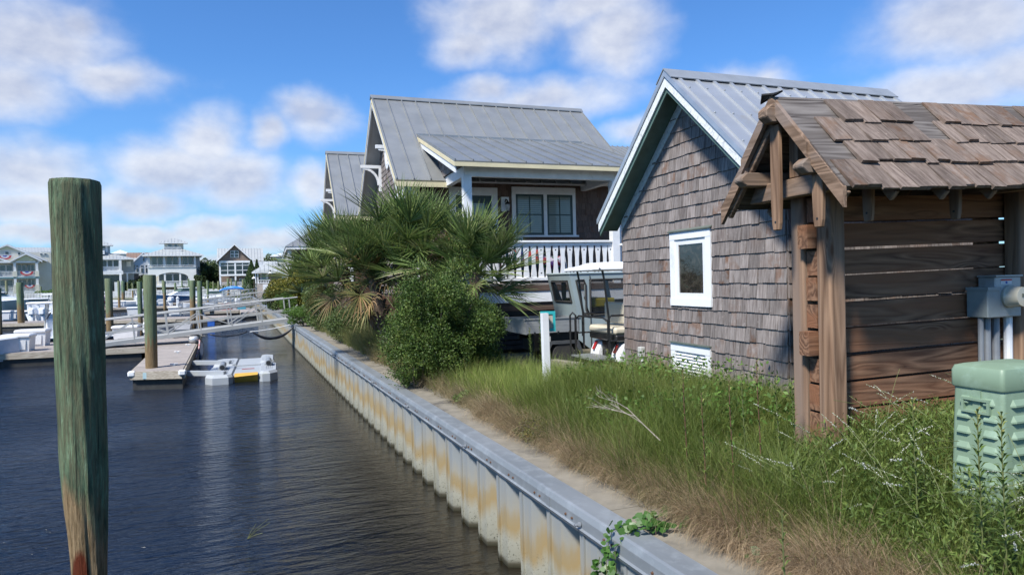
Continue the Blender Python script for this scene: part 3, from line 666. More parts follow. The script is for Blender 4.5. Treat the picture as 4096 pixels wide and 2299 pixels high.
    # torn roofing felt at the front peak
    fl = MB(); fl.prism([(-0.04, -0.06, 3.93), (-0.06, 0.05, 3.95), (-0.02, 0.12, 3.90), (0.10, 0.02, 3.975)], (0, 0.004, 0.012)); fl.prism([(0.02, -0.03, 3.965), (0.16, -0.02, 3.985), (0.14, 0.01, 3.99)], (0, 0.02, 0.006))
    bld(fl, 'torn_felt', rubber, rf)
    fe = MB(); fe.prism([(0.36, -0.40, sl(0.40)+0.003), (0.50, -0.44, sl(0.44)+0.003), (0.46, -0.34, sl(0.34)+0.003), (0.34, -0.33, sl(0.33)+0.003)], (0, -0.003, 0.004)); bld(fe, 'torn_felt', rubber, rf)
    return M
SHM = build_shelter()
# ------------------------------------------------------------------ meter, pull box, pedestal
def build_meter():
    g1 = pm('meter_box_grey', (0.36, 0.38, 0.38), (0.30, 0.32, 0.32), ns=5, rough=0.45, metal=0.2, dirt=(0.25, 0.24, 0.2), dsc=6)
    g2 = pm('blue_grey_box', (0.23, 0.27, 0.275), (0.18, 0.21, 0.215), ns=5, rough=0.5, dirt=(0.26, 0.13, 0.07), dsc=9, dlo=0.66, dhi=0.78)
    wy = 3.84
    p = atY(3975, 1190, wy-0.14); p2 = atY(4075, 1190, wy-0.14); zt = atY(4020, 1106, wy-0.14).z; zb = atY(4020, 1268, wy-0.14).z
    t = thing('electric_meter', 'grey electric meter box with round glass meter on the timber wall', 'electric meter', ((p.x+p2.x)/2, wy, zb))
    MB().rbox(p.x+0.02, p2.x+0.03, wy-0.14, wy, zb, zt, 0.008).build('housing', g1, t)
    lid = MB(); lid.box(p.x+0.012, p2.x+0.038, wy-0.15, wy, zt, zt+0.012); lid.build('lid', g1, t)
    c = atY(4052, 1185, wy-0.15)
    mt = MB(); mt.lathe((c.x-0.035, wy-0.14, c.z), [(0.088, 0), (0.090, -0.02), (0.083, -0.03), (0.078, -0.10), (0.074, -0.115), (0.05, -0.118)], 24, (0, 1, 0)); m_ = mt.build('meter', pm('meter_glass', (0.48, 0.46, 0.38), (0.42, 0.40, 0.33), ns=2, rough=0.12), t); smooth_auto(m_)
    MB().box(c.x-0.06, c.x-0.01, wy-0.262, wy-0.258, c.z-0.002, c.z+0.025).build('display', pm('lcd_grey', (0.12, 0.13, 0.10)), m_)
    lb = MB(); lb.box(p.x+0.08, p.x+0.20, wy-0.1425, wy-0.141, zt-0.06, zt-0.02); l_ = lb.build('warning_label', pm('label_white', (0.6, 0.6, 0.6)), t)
    MB().box(p.x+0.08, p.x+0.20, wy-0.144, wy-0.1427, zt-0.032, zt-0.02).build('red_stripe', pm('label_red', (0.5, 0.05, 0.04)), l_)
    MB().box(p.x+0.13, p.x+0.15, wy-0.144, wy-0.1427, zt-0.055, zt-0.036).build('blue_mark', pm('label_blue', (0.05, 0.1, 0.35)), l_)
    cd = MB(); cd.tube([(p.x+0.10, wy-0.08, zb+0.01), (p.x+0.10, wy-0.08, zb-0.5), (p.x+0.09, wy-0.06, 1.2)], 0.028, 10); cd.build('conduit', pm('grey_conduit', (0.20, 0.22, 0.24), (0.16, 0.17, 0.19)), t)
    cd = MB(); cd.tube([(p.x+0.24, wy-0.08, zb+0.01), (p.x+0.24, wy-0.08, 1.2)], 0.032, 10); cd.build('conduit', white, t)
    # smaller box
    q = atY(3945, 1160, wy-0.16); q2 = atY(3995, 1160, wy-0.16); zt = atY(3945, 1152, wy-0.16).z; zb = atY(3945, 1272, wy-0.16).z
    t = thing('junction_box', 'small blue-grey rusting junction box left of the round electric meter', 'junction box', (q.x, wy, zb))
    MB().rbox(q.x, q2.x, wy-0.17, wy, zb, zt, 0.006).build('housing', g2, t)
    MB().box(q.x-0.006, q2.x+0.003, wy-0.178, wy, zt-0.02, zt+0.006).build('lid', g2, t)
    for dx, r_ in ((0.05, 0.020), (0.12, 0.026)):
        MB().tube([(q.x+dx-0.02, wy-0.09, zb+0.01), (q.x+dx-0.02, wy-0.09, zb-0.4), (q.x+dx-0.03, wy-0.07, 1.2)], r_, 10).build('conduit', MATS['grey_conduit'], t)
build_meter()
def build_pedestal():
    gm = pm('pale_green_plastic', (0.205, 0.285, 0.195), (0.175, 0.25, 0.17), ns=2, rough=0.5, dirt=(0.26, 0.36, 0.27), dsc=5)
    x0, x1, y0, y1, z0, z1 = 3.72, 4.22, 2.56, 2.86, 1.12, 2.10; cx, cy = (x0+x1)/2, (y0+y1)/2
    t = thing('utility_pedestal', 'pale green ribbed plastic utility pedestal in the weeds before the timber wall', 'utility pedestal', (cx, cy, z0))
    def ring(k, z, rr=0.022):
        a, b_ = (x1-x0)/2*k, (y1-y0)/2*k; o = []
        for (sx_, sy_, st) in ((1, 1, 0), (-1, 1, 90), (-1, -1, 180), (1, -1, 270)):
            for i in range(5): an = R(st+i*22.5); o.append((cx+sx_*(a-rr)+rr*math.cos(an), cy+sy_*(b_-rr)+rr*math.sin(an), z))
        return o
    body = MB(); vs = []; prof = [(1.16, z0), (1.14, 1.22), (1.06, 1.23), (0.96, z1-0.12)]
    for k, z in prof: vs += ring(k, z)
    n = 20; fs = [tuple(range(n))]+[(i*n+j, i*n+(j+1) % n, (i+1)*n+(j+1) % n, (i+1)*n+j) for i in range(len(prof)-1) for j in range(n)]; body.add(vs, fs)
    o = smooth_auto(body.build('body', gm, t), 30)
    lid = MB(); vs = []; prof = [(1.0, z1-0.13), (1.02, z1-0.12), (1.02, z1-0.035), (0.97, z1-0.01), (0.80, z1)]
    for k, z in prof: vs += ring(k, z)
    lid.add(vs, [tuple(range(n)), tuple(range(4*n, 5*n))]+[(i*n+j, i*n+(j+1) % n, (i+1)*n+(j+1) % n, (i+1)*n+j) for i in range(4) for j in range(n)]); l_ = smooth_auto(lid.build('lid', gm, t), 30)
    ribs = MB()
    for i in range(8):
        z = 1.88-i*0.088; k = 0.96+(z1-0.12-z)*0.115; xf = cx-(x1-x0)/2*k; yf = cy-(y1-y0)/2*k
        for (a, b_) in ((cy-0.125, cy-0.03), (cy+0.03, cy+0.125)):      # fins on the water side
            if i == 0: a, b_ = (a+0.02, b_) if a < cy else (a, b_-0.02)
            ribs.prism([(xf+0.006, a, z), (xf+0.006, b_, z), (xf-0.018, b_-0.015, z+0.004), (xf-0.018, a+0.02, z+0.004)], (0, 0, 0.010)); ribs.prism([(xf+0.004, a, z+0.008), (xf+0.004, b_, z+0.008), (xf-0.017, b_-0.015, z+0.013), (xf-0.017, a+0.02, z+0.013)], (0.016, 0, 0.03))
        ribs.prism([(cx-0.20, yf+0.006, z), (cx+0.22, yf+0.006, z), (cx+0.20, yf-0.018, z+0.004), (cx-0.17, yf-0.018, z+0.004)], (0, 0, 0.010)); ribs.prism([(cx-0.20, yf+0.004, z+0.008), (cx+0.22, yf+0.004, z+0.008), (cx+0.20, yf-0.017, z+0.013), (cx-0.17, yf-0.017, z+0.013)], (0, 0.016, 0.03))
    ribs.build('rib', gm, t)
    for zc in (1.875, 1.46):
        k = 0.96+(z1-0.12-zc)*0.115; xf = cx-(x1-x0)/2*k
        h = MB(); h.box(xf-0.024, xf+0.01, cy-0.08, cy+0.08, zc+0.028, zc+0.042); h.box(xf-0.024, xf+0.01, cy-0.08, cy+0.08, zc-0.042, zc-0.028); h.box(xf-0.023, xf+0.01, cy-0.08, cy-0.066, zc-0.028, zc+0.028); h.box(xf-0.023, xf+0.01, cy+0.066, cy+0.08, zc-0.028, zc+0.028)
        h.build('handle', gm, t)
    b_ = MB(); b_.prism([(cx-0.244, cy-0.022, 1.30), (cx-0.244, cy+0.022, 1.30), (cx-0.236, cy+0.022, 1.96), (cx-0.236, cy-0.022, 1.96)], (-0.014, 0, 0)); b_.build('strap', gm, t)
build_pedestal()
# ================================================================== shingled cottages
blind = None
def blind_mat():
    m = bpy.data.materials.new('glass_over_blinds'); m.use_nodes = True; N = NT(m.node_tree); b = N.n['Principled BSDF']
    v = N.node('ShaderNodeTexCoord').outputs['Object']; z = N.sep(v)[2]
    f = N.math('ABSOLUTE', N.math('SUBTRACT', N.math('FRACT', N.math('MULTIPLY', z, 18.0)), 0.5))
    col = N.mix(N.maprange(f, 0.36, 0.48), (0.17, 0.20, 0.17), (0.05, 0.065, 0.055))
    N.l.new(col, b.inputs['Base Color']); b.inputs['Roughness'].default_value = 0.25; b.inputs['Coat Weight'].default_value = 0.8; b.inputs['Coat Roughness'].default_value = 0.03; return m
blind = blind_mat()
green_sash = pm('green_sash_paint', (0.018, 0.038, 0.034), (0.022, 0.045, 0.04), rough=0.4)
soffit_w = pm('grey_white_soffit', (0.52, 0.53, 0.54), (0.44, 0.45, 0.46), ns=3, sc=(14, 1, 1), rough=0.6)
def cottage(dx, dy, label, full):
    X0, X1, XG, XR, YF, YR_, YB, ZE, ZR = 2.92+dx, 9.80+dx, 3.40+dx, 9.30+dx, 17.0+dy, 20.42+dy, 23.84+dy, 5.17, 8.18
    YE0, YE1 = 16.6+dy, 24.24+dy; SL = (ZR-ZE)/(YR_-YE0)
    t = thing('shingled_cottage', label, 'cottage', (XG, YF, 1.0))
    rg = random.Random(int(10+dy))
    zt = ZR-0.16-SL*(YR_-YF)
    mb = MB(); mb.prism([(XG+0.02, YF+0.02, 2.2), (XG+0.02, YB-0.02, 2.2), (XG+0.02, YB-0.02, zt), (XG+0.02, YR_, ZR-0.16), (XG+0.02, YF+0.02, zt)], (XR-XG-0.02, 0, 0)); mb.build('wall', shingle_d, t)
    mb = MB(); Wd = YB-YF
    gw = (XG, 17.75+dy, 19.3+dy, 3.85, 5.13)   # big gable-side window
    hole = [(YB-gw[2], YB-gw[1], gw[3], gw[4])]
    shingles(mb, (XG, YB, 0), (0, -1, 0), (0, 0, 1), [(0, 2.3), (Wd, 2.3), (Wd, zt), (Wd/2, ZR-0.18), (0, zt)], 0.16, 0.11, 0.22, 0.018, hole, rg)
    mb.build('gable_shingle', shingle_w, t)
    if full:
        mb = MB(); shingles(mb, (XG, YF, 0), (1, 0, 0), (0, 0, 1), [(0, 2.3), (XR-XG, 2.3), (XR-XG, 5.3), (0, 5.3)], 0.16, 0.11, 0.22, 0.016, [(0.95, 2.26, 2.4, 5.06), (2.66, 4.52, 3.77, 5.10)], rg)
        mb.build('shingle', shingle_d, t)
    # corner boards
    mb = MB(); mb.box(XG-0.03, XG+0.13, YF-0.03, YF+0.0, 2.2, 5.25); mb.box(XG-0.03, XG-0.0, YF-0.028, YF+0.11, 2.2, 5.25); mb.box(XR-0.14, XR+0.03, YF-0.03, YF, 2.2, 5.2); mb.build('corner_board', white, t)
    # roof
    roof = MB(); nx = 16
    for (ye, sgn) in ((YE0, 1), (YE1, -1)):
        roof_slope(roof, X0, X1, ye, ZE, YR_, ZR, 0.05)
        for i in range(nx+1):
            x = X0+0.02+(X1-X0-0.04)*i/nx; seam_bar(roof, x, ye, ZE, YR_, ZR, 0.022, 0.045)
    rf = roof.build('roof', roof_m, t)
    mb = MB()
    for s_ in (-1, 1): mb.prism([(X0-0.03, YR_, ZR+0.075), (X0-0.03, YR_+s_*0.13, ZR+0.06-0.13*SL), (X0-0.03, YR_+s_*0.13, ZR+0.035-0.13*SL), (X0-0.03, YR_, ZR+0.04)], (X1-X0+0.06, 0, 0))
    mb.build('ridge_cap', roof_m, rf)
    for (ye, s_) in ((YE0, 1), (YE1, -1)):
        for (xa, xb, u0, u1, mt, nm) in ((X0-0.01, X0+0.03, -0.16, -0.055, cream, 'barge_board'), (X0+0.005, X0+0.045, -0.27, -0.165, white, 'barge_trim'), (X1-0.03, X1+0.01, -0.16, -0.055, cream, 'barge_board')):
            MB().prism([(xa, ye, ZE+u0), (xa, YR_, ZR+u0), (xa, YR_, ZR+u1), (xa, ye, ZE+u1)], (xb-xa, 0, 0)).build(nm, mt, t)
        MB().prism([(X0+0.05, ye+s_*0.02, ZE-0.16), (X0+0.05, YR_, ZR-0.175), (X0+0.05, YR_, ZR-0.145), (X0+0.05, ye+s_*0.02, ZE-0.13)], (XG-X0-0.055, 0, 0)).build('soffit', soffit_w, t)
        MB().box(X0, X1 if not full else 4.30+dx, *((ye-0.03, ye) if s_ > 0 else (ye, ye+0.03)), ZE-0.17, ZE-0.045).build('fascia', cream, t)
    # brackets under the gable overhang
    for (py, pz) in ((18.62+dy, 6.35), (21.9+dy, 6.35)):
        b_ = MB(); b_.bar((XG-0.02, py, pz), (XG-0.66, py, pz), 0.09, 0.10); b_.bar((XG-0.05, py, pz-0.05), (XG-0.05, py, pz-0.78), 0.09, 0.10)
        for i in range(6):
            a0, a1 = i/6*math.pi/2, (i+1)/6*math.pi/2
            f = lambda a: (XG-0.10-0.42*(1-math.sin(a)) if False else XG-0.58+0.48*math.sin(a), py, pz-0.06-0.52*(1-math.cos(a)))
            b_.bar(f(a0), f(a1), 0.07, 0.075)
        b_.build('roof_bracket', white, t)
    # round attic medallion
    c = (XG-0.01, YR_, 6.75); md = MB()
    for i in range(24):
        a0, a1 = 2*math.pi*i/24, 2*math.pi*(i+1)/24
        md.bar((c[0]-0.03, c[1]+0.42*math.cos(a0), c[2]+0.62*math.sin(a0)), (c[0]-0.03, c[1]+0.42*math.cos(a1), c[2]+0.62*math.sin(a1)), 0.05, 0.15)
    md.build('attic_ring', white, t)
    # gable side window
    y0, y1, z0, z1 = gw[1:]
    f = MB(); f.box(XG-0.04, XG+0.01, y0, y1, z1-0.19, z1); f.box(XG-0.035, XG+0.01, y0, y0+0.11, z0, z1-0.19); f.box(XG-0.035, XG+0.01, y1-0.11, y1, z0, z1-0.19); f.box(XG-0.035, XG+0.01, (y0+y1)/2-0.05, (y0+y1)/2+0.05, z0, z1-0.19); f.box(XG-0.05, XG+0.01, y0-0.03, y1+0.03, z0-0.06, z0)
    w = f.build('window', white, t)
    s_ = MB(); g_ = MB()
    for (a, b_) in ((y0+0.11, (y0+y1)/2-0.05), ((y0+y1)/2+0.05, y1-0.11)):
        for (c0, c1, d0, d1) in ((a, b_, z1-0.25, z1-0.19), (a, b_, z0, z0+0.06), (a, a+0.055, z0+0.06, z1-0.25), (b_-0.055, b_, z0+0.06, z1-0.25), ((a+b_)/2-0.012, (a+b_)/2+0.012, z0+0.06, z1-0.25), (a+0.055, b_-0.055, (z0+z1-0.2)/2-0.02, (z0+z1-0.2)/2+0.02)): s_.box(XG-0.028, XG, c0, c1, d0, d1)
        g_.box(XG-0.012, XG, a, b_, z0+0.02, z1-0.2)
    s_.build('sash', pm('bright_green_sash', (0.03, 0.10, 0.085)), w); g_.build('pane', grey_glass, w)
    if not full:
        MB().box(XG, XR, YF, YB, 0.9, 2.3).build('foundation', shingle_d, t); return t
    # ---------------- porch: beam, posts, roof
    PX0, PX1, PY = 4.17, 8.16, 15.0
    ry0, rz0, ry1, rz1 = 14.55, 5.32, 18.55, 6.70
    pr = MB(); roof_slope(pr, 3.87, 8.98, ry0, rz0, ry1, rz1, 0.035)
    for i in range(13):
        x = 3.89+(5.05)*i/12; seam_bar(pr, x, ry0, rz0, ry1, rz1, 0.022, 0.04)
    MBt = pr.build('porch_roof', pm('porch_roof_metal', (0.275, 0.29, 0.295), (0.225, 0.237, 0.243), ns=1.2, rough=0.4, metal=0.45, rvar=0.06), t)
    MB().box(3.87, 8.98, ry1-0.02, ry1+0.05, rz1-0.02, rz1+0.05).build('flashing', roof_m, MBt)
    MB().box(3.86, 8.99, ry0-0.03, ry0, rz0-0.13, rz0-0.04).build('porch_fascia', cream, t)
    ps = (rz1-rz0)/(ry1-ry0)
    MB().prism([(3.86, ry0, rz0-0.13), (3.86, ry1, rz1-0.13), (3.86, ry1, rz1-0.037), (3.86, ry0, rz0-0.037)], (0.03, 0, 0)).build('porch_barge_board', cream, t)
    MB().prism([(3.885, ry0+0.03, rz0-0.27), (3.885, ry1-0.4, rz1-0.13-0.4*ps-0.14), (3.885, ry1-0.4, rz1-0.135-0.4*ps), (3.885, ry0+0.03, rz0-0.125)], (0.03, 0, 0)).build('porch_barge_trim', white, t)
    raf = MB(); x = 4.25
    while x < 8.95:
        raf.prism([(x, ry0+0.03, rz0-0.115), (x, ry0+0.03, rz0-0.05), (x, 16.95, rz0-0.05+(16.95-ry0)*ps), (x, 16.95, rz0-0.14+(16.95-ry0)*ps)], (0.05, 0, 0)); x += 0.45
    raf.build('rafter_tail', soffit_w, t)
    MB().prism([(3.92, ry0+0.05, rz0-0.049), (8.95, ry0+0.05, rz0-0.049), (8.95, 16.95, rz0-0.049+(16.9-ry0)*ps), (3.92, 16.95, rz0-0.049+(16.9-ry0)*ps)], (0, 0, 0.012)).build('porch_ceiling', soffit_w, t)
    mb = MB(); shingles(mb, (4.16, 17.0, 0), (0, -1, 0), (0, 0, 1), [(0, 5.28), (2.0, 5.28), (2.0, 5.32), (0, 5.95)], 0.16, 0.11, 0.2, 0.012, (), rg); shingles(mb, (4.16, 18.4, 0), (0, -1, 0), (0, 0, 1), [(0, 5.9), (0.01, 5.28), (1.4, 5.28), (1.4, 5.98), (0, 6.5)], 0.16, 0.11, 0.2, 0.012, (), rg)
    mb.build('porch_cheek_shingle', shingle_w, t)
    bm_ = MB(); bm_.box(PX0+0.02, 9.0, PY-0.07, PY+0.07, 5.035, 5.275); bm_.box(PX0+0.02, PX0+0.16, PY+0.07, 16.99, 5.036, 5.274); bm_.box(8.10, 8.24, PY+0.07, 16.99, 5.036, 5.274)
    bm_.build('porch_beam', white, t)
    for x in (PX0, 7.96): MB().box(x, x+0.19, PY-0.095, PY+0.095, 2.42, 5.034).build('porch_post', white, t)
    # deck, rails, skirt
    mb = MB(); x = PX0-0.05
    MB().box(PX0-0.05, 9.2, PY-0.08, 16.97, 2.50, 2.54).build('porch_floor', deck_x, t)
    MB().box(PX0-0.08, 8.3, PY-0.12, PY-0.085, 2.36, 2.495).build('rim_board', porch_w, t)
    MB().box(PX0-0.08, 8.3, PY-0.10, PY-0.06, 2.10, 2.355).build('skirt_board', white, t); MB().box(PX0-0.10, PX0-0.06, PY-0.05, 16.9, 2.10, 2.49).build('skirt_board', white, t)
    MB().box(PX0, 8.3, PY-0.06, PY+0.04, 1.90, 2.095).build('sill_beam', porch_w, t)
    sl_ = MB(); z = 1.0
    while z < 1.88: sl_.box(PX0, 8.3, PY-0.02, PY, z, z+0.09); z += 0.115
    sl_.build('lattice', pm('dark_lattice', (0.018, 0.015, 0.014), (0.03, 0.026, 0.024)), t)
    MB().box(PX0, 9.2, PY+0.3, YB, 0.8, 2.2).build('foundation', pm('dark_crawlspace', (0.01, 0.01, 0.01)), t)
    rl = thing_part_empty = None
    r_ = MB(); r_.rbox(4.36, 7.96, PY-0.075, PY+0.075, 3.50, 3.555, 0.012); r_.box(4.36, 7.96, PY-0.03, PY+0.03, 3.43, 3.50); r_.rbox(4.36, 7.96, PY-0.05, PY+0.05, 2.60, 2.68, 0.01)
    r_.rbox(4.19, 4.33, PY+0.1, 16.95, 3.50, 3.555, 0.012); r_.box(4.22, 4.30, PY+0.1, 16.95, 2.62, 2.68)
    rail = r_.build('railing', white, t)
    bl = MB(); n = 19; pitch = (7.96-4.36)/n; hl = MB()
    for i in range(n+1):
        xc = 4.36+pitch*(i+0.0) if i else 4.40; xc = min(xc, 7.93); z0, z1 = 2.68, 3.43; w = 0.070
        kind = i % 2
        prof = [(0, 1.0), (0.12, 0.98), (0.3, 0.72), (0.5, 0.60), (0.7, 0.72), (0.88, 0.98), (1, 1.0)] if kind else [(0, 1.0), (0.12, 0.97), (0.35, 0.66), (0.6, 0.62), (0.8, 0.80), (0.92, 1.0), (1, 1.0)]
        pts = [(xc-w*k, PY-0.012, z0+(z1-z0)*tt) for tt, k in prof]+[(xc+w*k, PY-0.012, z0+(z1-z0)*tt) for tt, k in reversed(prof)]
        bl.prism(pts, (0, 0.024, 0))
        if kind: hl.lathe((xc, PY-0.0135, z1-0.10), [(0.019, 0), (0.019, 0.001)], 10, (0, 1, 0))
        if i % 4 == 1: hl.lathe((xc, PY-0.0135, z0+0.10), [(0.019, 0), (0.019, 0.001)], 10, (0, 1, 0))
    bl.build('baluster', white, rail); hl.build('baluster_hole', black, rail)
    st = MB()   # stair railing to the right
    st.bar((8.16, PY-0.1, 3.45), (9.1, PY-0.1, 2.9), 0.10, 0.05); 
    for i in range(5): st.bar((8.3+i*0.18, PY-0.1, 3.35-i*0.105), (8.3+i*0.18, PY-0.1, 2.65-i*0.105), 0.10, 0.02)
    st.bar((8.16, PY-0.1, 2.72), (9.1, PY-0.1, 2.17), 0.06, 0.06); st.build('stair_railing', white, t)
    # door
    yf = YF-0.02
    f = MB(); f.box(4.35, 5.66, yf-0.03, yf+0.02, 4.86, 5.07); f.box(4.35, 4.52, yf-0.028, yf+0.02, 2.54, 4.86); f.box(5.49, 5.66, yf-0.028, yf+0.02, 2.54, 4.86); f.build('door_trim', white, t)
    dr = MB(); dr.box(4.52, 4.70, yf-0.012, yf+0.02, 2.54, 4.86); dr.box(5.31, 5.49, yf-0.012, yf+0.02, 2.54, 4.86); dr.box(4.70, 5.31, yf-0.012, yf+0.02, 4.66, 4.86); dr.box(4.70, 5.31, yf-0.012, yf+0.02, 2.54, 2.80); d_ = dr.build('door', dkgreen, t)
    MB().box(4.70, 5.31, yf-0.004, yf+0.01, 2.80, 4.66).build('door_glass', blind, d_)
    MB().lathe((5.42, yf-0.014, 3.5), [(0.02, 0), (0.025, -0.03), (0.0, -0.05)], 8, (0, 1, 0)).build('handle', steel_plate, d_)
    # paired window
    f = MB(); z0, z1 = 3.77, 5.11
    f.box(6.06, 7.92, yf-0.035, yf+0.02, 4.92, z1); f.box(6.06, 6.17, yf-0.03, yf+0.02, 3.82, 4.92); f.box(7.83, 7.92, yf-0.03, yf+0.02, 3.82, 4.92); f.box(6.97, 7.07, yf-0.03, yf+0.02, 3.82, 4.92); f.box(6.03, 7.99, yf-0.06, yf+0.02, z0, 3.82)
    w = f.build('window', white, t); gl = MB(); s_ = MB()
    for (a, b_) in ((6.17, 6.97), (7.07, 7.83)):
        for q in ((a, b_, 4.86, 4.92), (a, b_, 3.82, 3.885), (a, a+0.055, 3.885, 4.86), (b_-0.055, b_, 3.885, 4.86), ((a+b_)/2-0.011, (a+b_)/2+0.011, 3.885, 4.86)): s_.box(q[0], q[1], yf-0.022, yf+0.01, q[2], q[3])
        s_.box(a+0.055, (a+b_)/2-0.011, yf-0.021, yf+0.01, 4.36, 4.39); s_.box((a+b_)/2+0.011, b_-0.055, yf-0.021, yf+0.01, 4.36, 4.39)
        gl.box(a+0.05, b_-0.05, yf-0.008, yf+0.005, 3.88, 4.87)
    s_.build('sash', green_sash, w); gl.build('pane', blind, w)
    nt_ = MB().box(6.32, 6.50, yf-0.0105, yf-0.0085, 3.93, 4.14); no = nt_.build('paper_notice', pm('notice_paper', (0.42, 0.48, 0.42)), w)
    # lantern
    MB().box(5.76, 5.97, yf-0.05, yf+0.01, 4.45, 4.83).build('lamp_backplate', white, t)
    lm = MB(); lm.tube([(5.86, yf-0.05, 4.70), (5.86, yf-0.12, 4.76), (5.88, yf-0.18, 4.72), (5.88, yf-0.19, 4.66)], 0.016, 6); lm.lathe((5.88, yf-0.19, 4.62), [(0.075, 0), (0.065, 0.03), (0.02, 0.08), (0.012, 0.10)], 12); lm.lathe((5.88, yf-0.19, 4.42), [(0.012, 0), (0.035, 0.02), (0.04, 0.03)], 10)
    l_ = lm.build('wall_lantern', black, t); MB().lathe((5.88, yf-0.19, 4.45), [(0.035, 0), (0.06, 0.10), (0.066, 0.168)], 12).build('lantern_glass', pm('lantern_glass', (0.35, 0.36, 0.36), rough=0.1), l_)
    return t
cottage(0, 0, 'large shingled cottage with grey standing seam roof, covered porch and white sawn railing', True)
cottage(-0.65, 9.1, 'second gabled cottage partly hidden behind the large porch cottage and palmetto', False)
# beach towels and chair on the porch behind the railing
def towel(x0, x1, y, ztop, drop, m, label, sag=0.04):
    mb = MB(); n = 14; vs = []; fs = []
    for i in range(n+1):
        u = i/n; x = x0+(x1-x0)*u
        for (k, (yy, z)) in enumerate(((y+0.10, ztop-drop*0.6), (y+0.05, ztop-drop*0.3), (y+0.01, ztop-0.01), (y-0.02, ztop), (y-0.05, ztop-drop*0.5), (y-0.06, ztop-drop))):
            vs.append((x, yy+0.02*math.sin(9*u+k), z-sag*math.sin(math.pi*u)+0.01*math.sin(5*u*math.pi)))
    for i in range(n):
        for k in range(5): fs.append((i*6+k, i*6+k+1, (i+1)*6+k+1, (i+1)*6+k))
    o = mb.add(vs, fs).build('beach_towel', m, None, smooth=True); o.modifiers.new('thickness', 'SOLIDIFY').thickness = 0.01
    tag(o, label, 'towel')
def towel_mat(name, cs, sc):
    m = bpy.data.materials.new(name); m.use_nodes = True; N = NT(m.node_tree); v = N.node('ShaderNodeTexCoord').outputs['Object']
    vo = N.node('ShaderNodeTexVoronoi'); N.set(vo.inputs['Vector'], v); vo.inputs['Scale'].default_value = sc
    g = N.sep(vo.outputs['Color'])[0]; c = N.ramp(g, [(i/len(cs), c) for i, c in enumerate(cs)], 'CONSTANT')
    N.l.new(c, N.n['Principled BSDF'].inputs['Base Color']); N.n['Principled BSDF'].inputs['Roughness'].default_value = 0.9; return m
towel(5.5, 6.15, 15.35, 3.36, 0.55, towel_mat('blue_red_towel', [(0.012, 0.018, 0.10), (0.01, 0.07, 0.09), (0.22, 0.015, 0.02), (0.012, 0.015, 0.05), (0.01, 0.05, 0.06)], 9), 'dark blue and red towel draped behind the porch balusters')
towel(6.2, 6.75, 15.35, 3.20, 0.45, towel_mat('plaid_towel', [(0.3, 0.28, 0.36), (0.05, 0.02, 0.12), (0.2, 0.015, 0.03), (0.012, 0.08, 0.03)], 13), 'purple, red and green patterned towel draped behind the porch balusters')
def porch_rack():
    t = thing('towel_rack', 'low grey rack the beach towels hang on behind the porch railing', 'rack', (6.1, 15.38, 2.54))
    r = MB()
    for x in (5.35, 6.85): r.tube([(x, 15.18, 2.545), (x, 15.36, 3.18), (x, 15.55, 2.545)], 0.015, 6)
    r.build('leg', alum, t); MB().tube([(5.35, 15.37, 3.18), (6.85, 15.37, 3.18)], 0.015, 6).build('rail', alum, t)
porch_rack()
def folding_chair():
    c = thing('folding_chair', 'teal folding beach chair with white armrest showing above the porch rail', 'chair', (5.85, 16.1, 2.54))
    fr = MB()
    for s_ in (-0.28, 0.28):
        fr.tube([(5.85+s_, 15.85, 2.545), (5.85+s_, 16.35, 3.25), (5.85+s_, 16.42, 3.72)], 0.014, 6); fr.tube([(5.85+s_, 16.4, 2.545), (5.85+s_, 15.85, 3.25)], 0.014, 6)
    fr.tube([(5.57, 16.42, 3.72), (6.13, 16.42, 3.72)], 0.014, 6); fr.build('frame', white, c)
    MB().prism([(5.58, 16.34, 3.22), (6.12, 16.34, 3.22), (6.12, 16.41, 3.70), (5.58, 16.41, 3.70)], (0, 0.01, 0)).build('backrest', pm('teal_fabric', (0.02, 0.22, 0.26)), c)
    MB().prism([(5.58, 15.90, 3.0), (6.12, 15.90, 3.0), (6.12, 16.25, 2.98), (5.58, 16.25, 2.98)], (0, 0, 0.01)).build('seat', MATS['teal_fabric'], c)
folding_chair()
